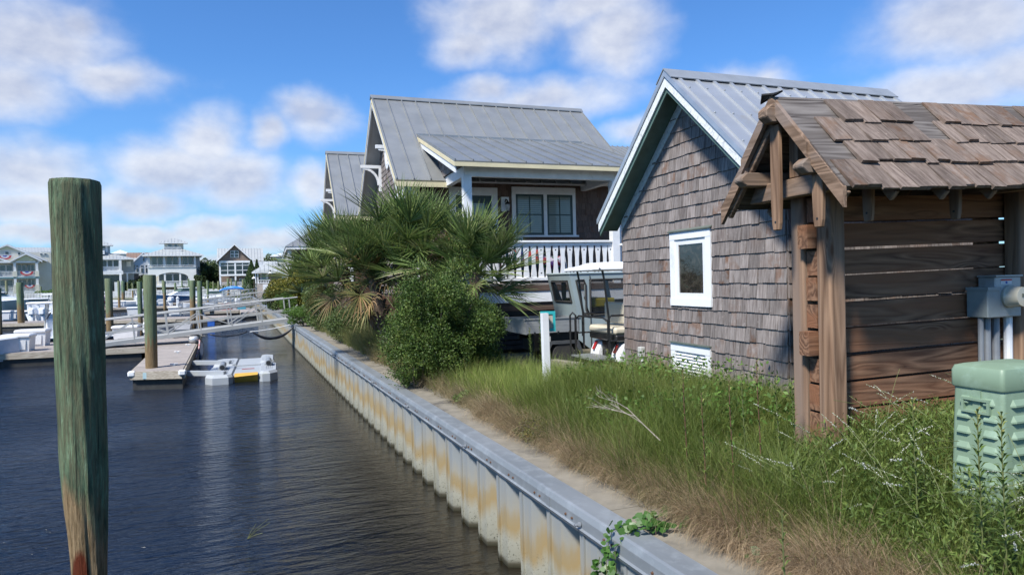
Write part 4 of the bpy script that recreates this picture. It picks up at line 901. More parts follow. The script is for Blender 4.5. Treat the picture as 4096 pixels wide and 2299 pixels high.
# ---------------- hip roofed third cottage, back cottages
def hip_roof(mb, x0, x1, y0, y1, ze, zr, ridge_axis='x'):
    w, d = x1-x0, y1-y0
    if ridge_axis == 'x' and w > d: a = (x0+d/2, (y0+y1)/2, zr); b = (x1-d/2, (y0+y1)/2, zr)
    elif d > w: a = ((x0+x1)/2, y0+w/2, zr); b = ((x0+x1)/2, y1-w/2, zr)
    else: a = b = ((x0+x1)/2, (y0+y1)/2, zr)
    c = [(x0, y0, ze), (x1, y0, ze), (x1, y1, ze), (x0, y1, ze)]
    if d > w: mb.add(c+[a, b], [(0, 1, 4), (1, 2, 5, 4), (2, 3, 5), (3, 0, 4, 5), (3, 2, 1, 0)])
    else: mb.add(c+[a, b], [(0, 1, 5, 4), (1, 2, 5), (2, 3, 4, 5), (3, 0, 4), (3, 2, 1, 0)])
    return a, b
def hip_cottage():
    t = thing('hip_roofed_cottage', 'low hip roofed shingle cottage with white porch posts behind yellow-green shrubs', 'cottage', (4, 46, 1))
    x0, x1, y0, y1 = 0.75, 8.5, 41.0, 57.0
    MB().box(x0+0.9, x1-0.6, y0+0.8, y1-0.8, 0.8, 4.9).build('wall', shingle_d, t)
    r = MB(); hip_roof(r, x0, x1, y0, y1, 4.85, 7.3); rf = r.build('roof', roof_m, t)
    s_ = MB(); 
    for i in range(1, 38):
        y = y0+(y1-y0)*i/38; k = min(1, min(y-y0, y1-y)/((x1-x0)/2)); s_.bar((x0, y, 4.87), (x0+(x1-x0)/2*k, y, 4.87+2.45*k), 0.03, 0.05)
        x = x0+(x1-x0)*i/20
        if x < x1: k = min(x-x0, x1-x)/((x1-x0)/2); s_.bar((x, y0, 4.87), (x, y0+(x1-x0)/2*k, 4.87+2.45*k), 0.03, 0.05)
    s_.build('seam', roof_m, rf)
    f = MB(); f.box(x0+0.03, x1-0.03, y0+0.03, y0+0.07, 4.68, 4.84); f.box(x0+0.03, x0+0.07, y0+0.07, y1, 4.68, 4.84); f.build('fascia', white, t)
    for y in (41.2, 44.0, 46.8, 49.6, 52.4, 55.2): MB().box(x0+0.12, x0+0.32, y, y+0.2, 1.0, 4.68).build('porch_post', white, t)
    for y in (42.8, 46.5, 51, 54.5):
        w = MB().box(x0+0.84, x0+0.88, y, y+1.2, 2.2, 4.3).build('window', white, t); MB().box(x0+0.81, x0+0.835, y+0.12, y+1.08, 2.3, 4.2).build('pane', dark_glass, w)
    MB().lathe((4.6, 47, 7.0), [(0.12, 0), (0.12, 0.7), (0.16, 0.72), (0.16, 0.8)], 8).build('flue', steel_plate, t)
hip_cottage()
def back_roof():
    t = thing('rear_cottage', 'metal roofed cottage whose roof shows between the porch cottage and the shed', 'cottage', (16, 30, 1))
    x0, x1 = 12.2, 19.0; yr = 31.0
    r = MB(); roof_slope(r, x0, x1, 28.2, 8.05, yr, 9.35, 0.05); roof_slope(r, x0, x1, 33.8, 8.05, yr, 9.35, 0.05)
    for i in range(24): seam_bar(r, x0+0.05+i*0.29, 28.2, 8.05, yr, 9.35, 0.02, 0.05)
    r.build('roof', roof_m, t); MB().box(x0, x1, 28.15, 28.2, 7.85, 8.02).build('fascia', white, t); MB().box(x0+0.4, x1-0.4, 28.7, 33.3, 1, 8.0).build('wall', shingle_w, t)
    w = MB().box(13.4, 14.6, 28.64, 28.69, 6.2, 7.5).build('window', white, t); MB().box(13.5, 14.5, 28.60, 28.635, 6.3, 7.4).build('pane', dark_glass, w)
back_roof()
# ================================================================== utility vehicle and golf cart
def wheel(t, x, y, z, r, w, hub):
    T_ = MB(); T_.lathe((x, y-w/2, z), [(r*0.55, 0), (r*0.92, 0), (r, w*0.25), (r, w*0.75), (r*0.92, w), (r*0.55, w)], 24, (0, 1, 0)); o = smooth_auto(T_.build('wheel', rubber, t))
    h = MB(); h.lathe((x, y-w/2+0.0, z), [(r*0.54, 0.01), (r*0.50, 0.0), (r*0.47, 0.03), (r*0.2, 0.035), (r*0.17, 0.005), (0.001, 0.005)], 20, (0, 1, 0)); h.lathe((x, y, z), [(r*0.56, -w/2+0.012), (r*0.56, w/2)], 20, (0, 1, 0)); smooth_auto(h.build('rim', hub, o))
def utility_cart():
    gp = pm('grey_green_cab_paint', (0.30, 0.36, 0.37), (0.26, 0.315, 0.325), ns=2, rough=0.45); bedm = pm('dull_aluminium_bed', (0.34, 0.35, 0.35), (0.27, 0.28, 0.28), ns=4, sc=(1, 1, 8), rough=0.5, metal=0.35)
    t = thing('utility_cart', 'grey green enclosed utility cart with aluminium cargo bed parked below the porch', 'utility cart', (6.0, 12.9, 0.88))
    y0, y1 = 12.33, 13.50; zg = 0.88
    # cab panels with openings; profile in x-z
    xt, xb, xf = 5.59, 5.77, 7.05; zt, zb = 2.71, 1.40
    def side(y, s_):
        p = MB(); th = 0.03*s_
        def pl(pts): p.prism([(a, y, b) for a, b in pts], (0, th, 0))
        def xr(z): return xt+(xb-xt)*(zt-z)/(zt-1.84) if z > 1.84 else xb
        pl([(xr(zt), zt), (xf-0.1, zt), (xf-0.02, 2.62), (xr(2.62), 2.62)])                              # header
        pl([(xr(2.62), 2.62), (xr(2.62)+0.13, 2.62), (xr(1.98)+0.26, 1.98), (xr(1.9)+0.28, 1.86), (xr(1.86), 1.86)])   # rear pillar
        pl([(5.92, 2.62), (6.02, 2.62), (6.02, 1.86), (5.96, 1.86), (5.96, 2.0), (5.92, 2.3)])                              # door pillar
        pl([(xf-0.10, 2.62), (xf-0.02, 2.62), (xf+0.12, 1.86), (xf-0.02, 1.86)])
        pl([(xr(1.86), 1.86), (xf+0.12, 1.86), (xf+0.12, 1.15), (6.10, 1.15), (5.96, 1.25), (xr(1.4), 1.40)])
        return p
    cab = MB(); 
    for (y, s_) in ((y0, 1), (y1, -1)): q = side(y, s_); cab.add(q.v, q.f)
    # rear wall with window
    def rw(ya, yb, za, zb_):
        f_ = lambda z: xt+(xb-xt)*(zt-z)/(zt-1.84)
        cab.prism([(f_(za), ya, za), (f_(za), yb, za), (f_(zb_), yb, zb_), (f_(zb_), ya, zb_)], (0.025, 0, 0))
    rw(y0+0.03, y1-0.03, 1.84, 2.13); rw(y0+0.03, y1-0.03, 2.60, zt); rw(y0+0.03, y0+0.14, 2.13, 2.60); rw(y1-0.14, y1-0.03, 2.13, 2.60)
    cab.rbox(xt-0.02, xf, y0-0.02, y1+0.02, zt, zt+0.045, 0.015)
    cab.box(xf+0.08, xf+1.0, y0+0.05, y1-0.05, 1.2, 1.75)
    c = cab.build('cab', gp, t)
    tr = MB()   # black rubber window frames
    def loop(pts, r=0.02): tr.tube(pts, r, 6, closed=True)
    f_ = lambda z: xt+(xb-xt)*(zt-z)/(zt-1.84)-0.004
    loop([(f_(2.57), y0+0.17, 2.57), (f_(2.57), y1-0.17, 2.57), (f_(2.16), y1-0.17, 2.16), (f_(2.16), y0+0.17, 2.16)])
    loop([(5.73, y0-0.004, 2.60), (5.90, y0-0.004, 2.60), (5.94, y0-0.004, 2.50), (5.94, y0-0.004, 2.0), (5.98, y0-0.004, 1.90), (5.99, y0-0.004, 1.87), (5.90, y0-0.004, 1.90), (5.86, y0-0.004, 1.98)])
    loop([(6.06, y0-0.004, 2.60), (6.92, y0-0.004, 2.60), (7.0, y0-0.004, 2.5), (7.1, y0-0.004, 1.9), (6.10, y0-0.004, 1.88), (6.04, y0-0.004, 1.95), (6.04, y0-0.004, 2.55)], 0.024)
    tr.build('window_gasket', rubber, c)
    tg = bpy.data.materials.new('tinted_cab_glass'); tg.use_nodes = True; N = NT(tg.node_tree); gb = N.n['Principled BSDF']; gb.inputs['Base Color'].default_value = (0.015, 0.018, 0.02, 1); gb.inputs['Roughness'].default_value = 0.05
    tp = N.node('ShaderNodeBsdfTransparent'); tm_ = N.node('ShaderNodeMixShader'); tm_.inputs[0].default_value = 0.38; N.l.new(gb.outputs[0], tm_.inputs[2]); N.l.new(tp.outputs[0], tm_.inputs[1]); N.l.new(tm_.outputs[0], N.n['Material Output'].inputs[0])
    MB().prism([(f_(2.60)+0.012, y0+0.14, 2.60), (f_(2.60)+0.012, y1-0.14, 2.60), (f_(2.13)+0.012, y1-0.14, 2.13), (f_(2.13)+0.012, y0+0.14, 2.13)], (0.004, 0, 0)).build('rear_window', tg, c)
    MB().prism([(5.74, y0+0.012, 2.61), (5.93, y0+0.012, 2.61), (5.97, y0+0.012, 1.90), (5.88, y0+0.012, 1.95)], (0, 0.004, 0)).build('side_window', tg, c)
    MB().prism([(6.04, y0+0.012, 2.61), (6.98, y0+0.012, 2.61), (7.1, y0+0.012, 1.88), (6.04, y0+0.012, 1.88)], (0, 0.004, 0)).build('door_window', tg, c)
    MB().box(6.03, 6.045, y0-0.012, y0-0.003, 1.2, 2.68).build('door_seam', rubber, c)
    s = MB(); s.rbox(5.95, 6.65, y0+0.08, y1-0.08, 2.03, 2.22, 0.03); s.rbox(5.98, 6.6, y0+0.06, y1-0.06, 1.50, 1.65, 0.03); st = s.build('seat_back', pm('yellow_vinyl', (0.55, 0.46, 0.03), (0.48, 0.40, 0.03), rough=0.5), t)
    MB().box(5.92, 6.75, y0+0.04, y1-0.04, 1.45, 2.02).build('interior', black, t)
    pn = MB(); pn.prism([(6.35, y1+0.01, 2.52), (6.62, y1+0.01, 2.52), (6.80, y1+0.01, 1.95), (6.5, y1+0.01, 1.95)], (0, 0.01, 0)); 
    # bed
    b = MB(); b.box(4.66, 5.78, y0, y0+0.03, 1.575, 1.845); b.box(4.66, 5.78, y1+0.07, y1+0.10, 1.575, 1.845); b.box(4.63, 4.66, y0, y1+0.10, 1.56, 1.86); b.box(4.66, 5.78, y0+0.03, y1+0.07, 1.575, 1.60); b.box(5.75, 5.78, y0+0.03, y1+0.07, 1.60, 1.86)
    b.box(4.60, 5.80, y0-0.015, y0+0.035, 1.845, 1.87); b.build('cargo_bed', bedm, t)
    for x in (4.8, 5.3, 5.55): MB().box(x, x+0.03, y0-0.02, y0, 1.54, 1.60).build('bed_latch', black, t)
    ch = MB(); ch.box(4.85, 5.90, y0+0.15, y0+0.28, 1.40, 1.56); ch.box(4.85, 5.90, y1-0.2, y1-0.07, 1.40, 1.56); ch.box(4.9, 7.9, y0+0.25, y1-0.25, 1.20, 1.42); ch.build('chassis', black, t)
    MB().box(5.02, 5.16, y0+0.02, y0+0.15, 1.30, 1.50).build('tail_light_bracket', alum_pale, t)
    fd = MB(); fd.prism([(5.02, y0-0.01, 1.16), (5.08, y0-0.01, 1.16), (5.18, y0-0.01, 1.34), (5.68, y0-0.01, 1.34), (5.80, y0-0.01, 1.12), (5.86, y0-0.01, 1.12), (5.76, y0-0.01, 1.40), (5.12, y0-0.01, 1.40)], (0, 0.22, 0)); fd.build('mudguard', pm('dark_grey_mudguard', (0.06, 0.065, 0.07)), t)
    for (x, y) in ((5.44, y0+0.10), (5.44, y1-0.06), (7.55, y0+0.1), (7.55, y1-0.06)): wheel(t, x, y, 1.13, 0.25, 0.18, alum_pale)
utility_cart()
def golf_cart():
    t = thing('golf_cart', 'white golf cart with rear facing cream seat behind the shed corner', 'golf cart', (5.9, 10.55, 0.95))
    y0, y1 = 10.0, 11.1
    rf = MB(); vs = []; prof = [(0.0, 2.755), (0.0, 2.80), (0.06, 2.825), (0.20, 2.85), (0.34, 2.90)]
    X0, X1 = 4.92, 6.9
    for k, z in prof: vs += [(X0+k*1.0, y0+k*0.7, z), (X1-k, y0+k*0.7, z), (X1-k, y1-k*0.7, z), (X0+k, y1-k*0.7, z)]
    rf.add(vs, [(3, 2, 1, 0), (16, 17, 18, 19)]+[(i*4+j, i*4+(j+1) % 4, (i+1)*4+(j+1) % 4, (i+1)*4+j) for i in range(4) for j in range(4)]); r_ = rf.build('canopy', white_clean, t); bevel(r_, 0.03, 3)
    MB().lathe((5.08, y0+0.005, 2.79), [(0.014, 0), (0.014, -0.012)], 8, (0, 1, 0)).build('canopy_plug', black, r_)
    fm = MB()
    for y in (y0+0.06, y1-0.06):
        MB().tube([(5.16, y, 2.76), (5.19, y, 2.6), (5.26, y, 1.95), (5.26, y, 1.38)], 0.019, 8).build('roof_support', black, t)
        MB().tube([(6.7, y, 2.76), (6.9, y, 1.9)], 0.016, 8).build('roof_support', black, t)
        MB().tube([(5.88, y, 2.0), (5.30, y, 2.0), (5.24, y, 1.93), (5.24, y, 1.60)], 0.017, 8).build('armrest', black, t)
    fm = MB()
    # grab bar and footrest frame
    for y in (y0+0.02, y0+0.75): pass
    fm.tube([(4.98, y1-0.10, 1.28), (4.98, y1-0.10, 1.98), (5.02, y1-0.12, 2.03), (5.06, y1-0.16, 1.98), (5.06, y1-0.16, 1.28)], 0.018, 8)
    fm.tube([(5.10, y1-0.05, 1.28), (5.10, y1-0.05, 1.90), (5.14, y1-0.12, 1.965), (5.22, y0+0.2, 1.965), (5.26, y0+0.08, 1.90), (5.26, y0+0.08, 1.28)], 0.017, 8)
    fm.tube([(5.12, y1-0.05, 1.66), (5.5, y1-0.05, 1.66)], 0.015, 6); fm.tube([(5.26, y0+0.06, 1.58), (5.5, y0+0.06, 1.58)], 0.015, 6); fm.build('grab_frame', black, t)
    MB().rbox(5.38, 6.0, y0+0.04, y1-0.04, 1.56, 1.67, 0.02).build('seat_base', black, t)
    seatm = pm('cream_vinyl', (0.56, 0.51, 0.40), (0.50, 0.455, 0.355), ns=3, rough=0.45)
    s = MB().rbox(5.36, 5.92, y0+0.05, y1-0.05, 1.67, 1.80, 0.035).build('seat', seatm, t); bevel(s, 0.03, 3)
    s = MB(); s.box(5.66, 5.76, y0+0.12, y1-0.10, 1.83, 2.20); o = s.build('backrest', seatm, t); bevel(o, 0.03, 3)
    MB().box(4.98, 5.42, y0+0.12, y1-0.12, 1.26, 1.285).build('footplate', steel_plate, t)
    bd = MB(); n = 8
    for (ya, yb) in ((y0+0.0, y0+0.30), (y1-0.30, y1)):
        pr = [(5.40, ya, 1.22), (5.42, ya, 1.35), (5.50, ya, 1.50), (5.62, ya, 1.56), (6.25, ya, 1.56), (6.35, ya, 1.40), (6.25, ya, 1.36), (6.10, ya, 1.46), (5.85, ya, 1.46), (5.68, ya, 1.36), (5.60, ya, 1.20)]
        bd.prism(pr, (0, yb-ya, 0))
    bd.box(6.3, 7.6, y0+0.05, y1-0.05, 1.2, 1.5); b_ = bd.build('body', white_clean, t); bevel(b_, 0.02, 2)
    red = pm('red_tail_light', (0.35, 0.01, 0.01), rough=0.2)
    for y in (y0+0.13, y1-0.19): MB().prism([(5.398, y, 1.36), (5.398, y+0.07, 1.36), (5.475, y+0.07, 1.51), (5.475, y, 1.51)], (-0.012, 0, 0.004)).build('tail_light', red, t)
    MB().box(5.50, 7.4, y0+0.31, y1-0.31, 1.12, 1.54).build('undercarriage', black, t)
    sp = MB(); sp.tube([(5.46, (y0+y1)/2+0.06+0.07*math.cos(a), 1.32+0.07*math.sin(a)) for a in np.linspace(0, 6.28, 13)], 0.008, 5); sp.build('cable_loop', black, t)
    for (x, y) in ((5.98, y0+0.12), (5.98, y1-0.12), (7.5, y0+0.12), (7.5, y1-0.12)): wheel(t, x, y, 1.18, 0.23, 0.18, alum_pale)
golf_cart()
# sign post and timber edging
def sign_post():
    p = atD(2188, 1470, 9.0); q = atD(2188, 1252, 9.0); t = thing('sign_post', 'white wooden post with a teal framed sign on its far side', 'sign', (p.x, p.y, 0.95)); tq = q.z
    s = MB(); s.prism([(p.x-0.042, p.y-0.042, 0.9), (p.x+0.042, p.y-0.042, 0.9), (p.x+0.042, p.y+0.042, 0.9), (p.x-0.042, p.y+0.042, 0.9)], (-0.02, 0, tq-0.9)); s.build('post', white, t)
    x0 = p.x-0.02; fr = MB(); y0 = p.y+0.06
    # board faces along the seawall, seen obliquely
    A = Vector((x0-0.02, y0+0.03, 0)); d = Vector((0.30, -0.10, 0)).normalized(); nn = Vector((-d.y, d.x, 0)); zt, zb = tq+0.02, tq-0.25
    def pp(u, z, o=0): v = A+d*u+nn*o; return (v.x, v.y, z)
    fr.prism([pp(0, zt), pp(0.20, zt), pp(0.20, zt-0.04), pp(0, zt-0.04)], tuple(nn*0.05)); fr.prism([pp(0, zb), pp(0.20, zb), pp(0.20, zb+0.04), pp(0, zb+0.04)], tuple(nn*0.05))
    fr.prism([pp(0.165, zb+0.04), pp(0.20, zb+0.04), pp(0.20, zt-0.04), pp(0.165, zt-0.04)], tuple(nn*0.05)); fr.prism([pp(0, zb+0.04), pp(0.04, zb+0.04), pp(0.04, zt-0.04), pp(0, zt-0.04)], tuple(nn*0.05))
    fr.build('sign_frame', pm('teal_paint', (0.02, 0.33, 0.34), (0.02, 0.28, 0.30), rough=0.5), t)
    MB().prism([pp(0.04, zb+0.04, 0.012), pp(0.165, zb+0.04, 0.012), pp(0.165, zt-0.04, 0.012), pp(0.04, zt-0.04, 0.012)], tuple(nn*0.02)).build('sign_panel', pm('grey_plywood', (0.36, 0.33, 0.28), (0.26, 0.24, 0.20), ns=4, sc=(4, 4, 1)), t)
sign_post()
p, q = atZ(2215, 1440, 1.05), atZ(2440, 1480, 1.10)
mb = MB(); mb.bar((p.x, p.y, 1.0), (q.x+0.1, q.y, 1.07), 0.14, 0.14); o = mb.build('landscape_timber', wood('grey_timber_edge', (0.30, 0.27, 0.23), (0.16, 0.14, 0.12), 'x', knots=False), None); bevel(o, 0.01, 1)
tag(o, 'grey landscape timber lying in the grass in front of the carts', 'timber')
# ================================================================== mooring pilings
def piling_mat(name, zsplit, big=False):
    m = bpy.data.materials.new(name); m.use_nodes = True; N = NT(m.node_tree); b = N.n['Principled BSDF']
    v = N.node('ShaderNodeTexCoord').outputs['Object']; z = N.sep(v)[2]
    oi = N.node('ShaderNodeObjectInfo').outputs['Random'] if not big else 0.35
    st = N.noise(N.mapping(v, sc=(5, 5, 0.8) if big else (4, 4, 0.6)), 3.2 if big else 2.0, 7, 0.68); fine = N.noise(N.mapping(v, sc=(22, 22, 1.8)), 3.0, 5, 0.7)
    edge = N.noise(N.mapping(v, sc=(2, 2, 0.5)), 2.5, 3, 0.5)
    g = N.mix(N.maprange(st, 0.38, 0.60), (0.040, 0.068, 0.040), (0.150, 0.225, 0.130)) if big else N.mix(N.maprange(st, 0.38, 0.60), (0.10, 0.18, 0.105), (0.20, 0.33, 0.20))
    g = N.mix(N.maprange(fine, 0.42, 0.60, 0.0, 0.8), g, (0.115, 0.11, 0.065))
    g = N.mix(N.maprange(N.noise(v, 1.3, 3, 0.5), 0.48, 0.66, 0.0, 0.45), g, (0.12, 0.105, 0.06))
    if not big: g = N.mix(N.math('MULTIPLY', N.math('FRACT', N.math('MULTIPLY', oi, 7.7)), 0.7), g, (0.20, 0.19, 0.105))
    if big:
        ck = N.noise(N.mapping(v, sc=(16, 16, 0.45)), 2.4, 3, 0.5); g = N.mix(N.maprange(ck, 0.62, 0.68, 0.0, 0.75), g, (0.018, 0.024, 0.016)); g = N.mix(N.maprange(N.noise(N.mapping(v, sc=(7, 7, 1.1)), 3, 5, 0.7), 0.58, 0.66, 0.0, 0.5), g, (0.20, 0.30, 0.20))
    br = N.mix(N.maprange(fine, 0.35, 0.65), (0.12, 0.080, 0.038), (0.33, 0.235, 0.13))
    if big:
        hole = N.vmath('LENGTH', N.vmath('MULTIPLY', N.vmath('SUBTRACT', v, (-0.01, -0.13, 0.62)), (11, 3, 3.4))); br = N.mix(N.maprange(N.math('ADD', hole, N.math('MULTIPLY', fine, 0.5)), 0.75, 0.95, 1.0, 0.0), br, (0.10, 0.022, 0.008))
        split = N.math('ADD', N.math('MULTIPLY', N.sep(v)[0], -1.6), zsplit)
        zz = N.math('SUBTRACT', z, split)
    else: zz = N.math('SUBTRACT', z, N.math('ADD', zsplit-0.25, N.math('MULTIPLY', oi, 0.9)))
    f = N.maprange(N.math('ADD', zz, N.math('MULTIPLY', N.math('SUBTRACT', edge, 0.5), 1.4)), -0.10, 0.14); col = N.mix(f, br, g)
    col = N.mix(N.maprange(z, 0.05, 0.30, 0.8, 0.0), col, (0.03, 0.028, 0.018))
    N.l.new(col, b.inputs['Base Color']); b.inputs['Roughness'].default_value = 0.85; b.inputs['Specular IOR Level'].default_value = 0.2
    N.l.new(N.bump(N.math('ADD', fine, st), 0.8, 0.03), b.inputs['Normal']); return m
def big_piling():
    T = atD(299, 722, 4.9); B = atD(352, 2299, 4.9); d = (B-T)/(T.z-B.z); n = 72; m = 150; rg = np.random.RandomState(4)
    ph = rg.rand(12)*6.28; kk = rg.randint(4, 26, 12); vs = []; fs = []
    zs = np.linspace(-1.0, T.z, m)
    for i, z in enumerate(zs):
        c = T+d*(T.z-z); r = 0.157-0.012*max(0, (2.2-z))-(0.022*sm((1.35-z)/0.8)); 
        if z > T.z-0.02: r -= (0.02-(T.z-z))*0.5
        for k in range(n):
            a = 2*math.pi*k/n; rr = r
            for q in range(12): rr += 0.0020*math.sin(kk[q]*a+ph[q]+z*(1.3+0.35*q))*(1 if kk[q] < 14 else 0.7)
            # eroded notch on the side facing left below the green coat
            rr -= 0.022*max(0, math.cos(a-math.pi*1.02))**2*sm((1.55-z)/0.9)
            vs.append((c.x+rr*math.cos(a)-T.x, c.y+rr*math.sin(a)-T.y, z))
    for i in range(m-1):
        for k in range(n): fs.append((i*n+k, i*n+(k+1) % n, (i+1)*n+(k+1) % n, (i+1)*n+k))
    fs.append(tuple((m-1)*n+k for k in range(n)))
    o = MB().add(vs, fs).build('mooring_piling', piling_mat('big_piling_wood', 1.05, True), None); smooth_auto(o, 50); o.location = (T.x, T.y, 0)
    tag(o, 'large near green mooring piling with its paint worn to brown wood at the bottom', 'piling')
big_piling()
pil_m = piling_mat('piling_wood', 1.25)
def piling_proto():
    vs = []; fs = []; n = 20; zs = [-1.0, 0, 0.5, 1, 1.5, 2.0, 2.5, 2.96, 3.0]; rg = random.Random(2)
    for i, z in enumerate(zs):
        r = (0.5 if i < len(zs)-1 else 0.47)*(0.94+0.02*z)
        for k in range(n): a = 2*math.pi*k/n; vs.append((r*math.cos(a)*(1+0.015*math.sin(3*a+z)), r*math.sin(a), z))
    for i in range(len(zs)-1):
        for k in range(n): fs.append((i*n+k, i*n+(k+1) % n, (i+1)*n+(k+1) % n, (i+1)*n+k))
    fs.append(tuple((len(zs)-1)*n+k for k in range(n)))
    return smooth_auto(MB().add(vs, fs).build('mooring_piling', pil_m), 50)
PIL = [(608, 47, 1098, 1545, 'green over brown piling in the iron hoop at the near finger dock end'),
       (86, 25, 1128, 1321, 'olive green piling left of the large near piling in open water'),
       (30, 9, 1121, 1246, 'thin green piling at the far left beside the boat with cream hull'),
       (1, 12, 1150, 1340, 'dark piling cut by the left edge of the photo'),
       (442, 27, 1112, 1368, 'thick olive brown piling just right of the large near piling'),
       (478, 10, 1122, 1247, 'slim green piling, left one of the close pair before the grey house'),
       (494, 12, 1122, 1227, 'slim green piling, right one of the close pair before the grey house'),
       (512, 6, 1125, 1196, 'very thin brown piling between the close pair and the bright green one'),
       (532, 6, 1131, 1212, 'thin bright green piling before the dark palm'),
       (564, 17, 1124, 1351, 'brown-green piling left of the hooped near piling'),
       (577, 7, 1127, 1216, 'thin green piling half hidden behind the brown-green one'),
       (653, 6, 1120, 1205, 'thin piling directly left of the brown footed one before the arched house'),
       (660, 11, 1122, 1243, 'green piling with brown foot before the arched veranda'),
       (703, 8, 1129, 1222, 'green piling in front of the blue hulled cabin boat'),
       (757, 6, 1112, 1195, 'thin dark piling at the right corner of the arched house'),
       (773, 22, 1120, 1316, 'left one of two thick pale green pilings behind the gangway'),
       (803, 19, 1122, 1316, 'right one of two thick pilings with orange-brown foot behind the gangway'),
       (833, 9, 1120, 1233, 'slim green piling right of the two thick ones before the shrubs'),
       (876, 9, 1124, 1200, 'brown piling at the left tip of the blue kayak'),
       (914, 9, 1113, 1196, 'green piling before the screened porch, left one'),
       (927, 5, 1113, 1190, 'thin green piling before the middle of the screened porch'),
       (974, 9, 1116, 1196, 'dark green piling before the right end of the screened porch'),
       (983, 5, 1112, 1185, 'very thin green piling beside the conifer'),
       (730, 6, 1122, 1200, 'thin olive piling between the navy boat and the arched house corner'),
       (855, 6, 1124, 1212, 'thin green piling left of the one at the kayak tip'),
       (945, 6, 1118, 1192, 'thin grey piling right of the middle screened porch post'),
       (620, 6, 1128, 1214, 'thin piling just right of the hooped near piling, far behind'),
       (166, 6, 1143, 1206, 'thin distant green piling before the white picket fence')]
proto = piling_proto()
for i, (x, w, t_, b_, lab) in enumerate(PIL):
    q = atZ(x, b_, 0.0); D = (Vector(q)-Vector((0, 0, CZ))).dot(Vector(_f))
    if D > 118: q = atD(x, b_, 110 if D < 140 else 116); D = 112
    yh = 1160-0.024*(x-207); top = 2.65+(yh-t_)/2700*D
    o = proto if i == 0 else proto.copy()
    if i: COL.objects.link(o)
    dia = max(0.24, w*D/2700); o.location = (q.x, q.y, 0); o.scale = (dia, dia, top/3.0); o.rotation_euler = (0, R(random.Random(i).uniform(-0.6, 0.6)), i*1.3)
    tag(o, lab, 'piling', 'mooring pilings in the marina')
# ================================================================== docks
blackf = pm('black_float', (0.015, 0.015, 0.015), (0.03, 0.03, 0.028), rough=0.7)
dock_f = wood('pale_dock_fascia', (0.42, 0.38, 0.31), (0.27, 0.23, 0.18), 'x', knots=True, isl=0.1)
def dock(label, corners, plank_dir, z=0.50, plank=0.14, name='floating_dock'):
    """corners: four plan points going round; planks run across (corner0->corner1 direction if plank_dir==0)"""
    c = [Vector((p[0], p[1])) for p in corners]; t = thing(name, label, 'dock', (c[0].x, c[0].y, 0.0))
    A, B, C_, D_ = c if plank_dir == 0 else (c[1], c[2], c[3], c[0])      # planks run from edge AD to edge BC
    n = max(2, int(((D_-A).length)/plank)); mb = MB(); g = 0.004/ max((D_-A).length, 0.1)
    for i in range(n):
        u0, u1 = i/n+g, (i+1)/n-g; q = [A+(D_-A)*u0, B+(C_-B)*u0, B+(C_-B)*u1, A+(D_-A)*u1]; h = z+0.0015*((i*7) % 3)
        mb.prism([(p.x, p.y, h-0.04) for p in q], (0, 0, 0.04))
    mb.build('decking', deck_x if abs((B-A).x) > abs((B-A).y) else deck_y, t)
    fa = MB(); ctr = sum(c, Vector((0, 0)))/4
    for i in range(4):
        p, q = c[i], c[(i+1) % 4]; d = (q-p).normalized(); nrm = Vector((d.y, -d.x)); 
        if nrm.dot(ctr-p) > 0: nrm = -nrm
        fa.prism([(p.x, p.y, z-0.22), (q.x, q.y, z-0.22), (q.x, q.y, z-0.02), (p.x, p.y, z-0.02)], (nrm.x*0.05, nrm.y*0.05, 0))
    fa.build('fascia', dock_f, t)
    f = MB(); k = [ctr+(p-ctr)*0.985 for p in c]
    f.prism([(p.x, p.y, -0.4) for p in k], (0, 0, z-0.05+0.4)); f.build('float', blackf, t)
    return t
dock('long grey main dock carrying the white boxes and the foot of the near gangway', [(-40, 29.4), (-4.35, 27.9), (-4.2, 32.6), (-40, 34.0)], 0)
dock('wide end of the main dock where the hand cart stands', [(-4.34, 27.9), (-2.85, 28.15), (-3.2, 34.4), (-4.19, 34.4)], 0)
fd = dock('short finger dock in front held by the hooped piling', [(-3.52, 19.85), (-2.28, 19.45), (-2.80, 28.1), (-4.05, 27.85)], 0)
# iron hoop, cleats, bumper corners and number plates on the docks
pq = atZ(608, 1545, 0)
mb = MB(); mb.tube([(pq.x+0.27*math.cos(a), pq.y-0.02+0.22*math.sin(a), 0.42) for a in np.linspace(0, 2*math.pi, 21)[:-1]], 0.022, 6, closed=True); mb.bar((pq.x-0.3, pq.y+0.1, 0.42), (pq.x-0.28, -0.3+pq.y+0.1, 0.42), 0.05, 0.03); mb.bar((pq.x+0.3, pq.y+0.1, 0.42), (pq.x+0.28, pq.y-0.2, 0.42), 0.05, 0.03)
mb.build('piling_hoop', alum_pale, fd)
for (x, y) in ((-3.52, 19.85), (-2.28, 19.45)):
    MB().rbox(x-0.09, x+0.09, y-0.09, y+0.07, 0.36, 0.505, 0.03).build('corner_bumper', white, fd)
def cleat(par, x, y, z=0.50): MB().tube([(x-0.10, y, z+0.05), (x-0.05, y, z+0.055), (x, y, z+0.05), (x+0.05, y, z+0.055), (x+0.10, y, z+0.05)], 0.016, 6).box(x-0.03, x+0.03, y-0.015, y+0.015, z, z+0.05).build('cleat', alum, par)
for x, y in ((-2.62, 20.6), (-3.0, 24.5), (-2.98, 27.3), (-3.9, 26)): cleat(fd, x, y)
plate = pm('number_plate', (0.45, 0.60, 0.62), (0.40, 0.55, 0.57))
pl = MB().box(-3.24, -3.05, 19.68, 19.72, 0.30, 0.46).build('number_plate', plate, fd)
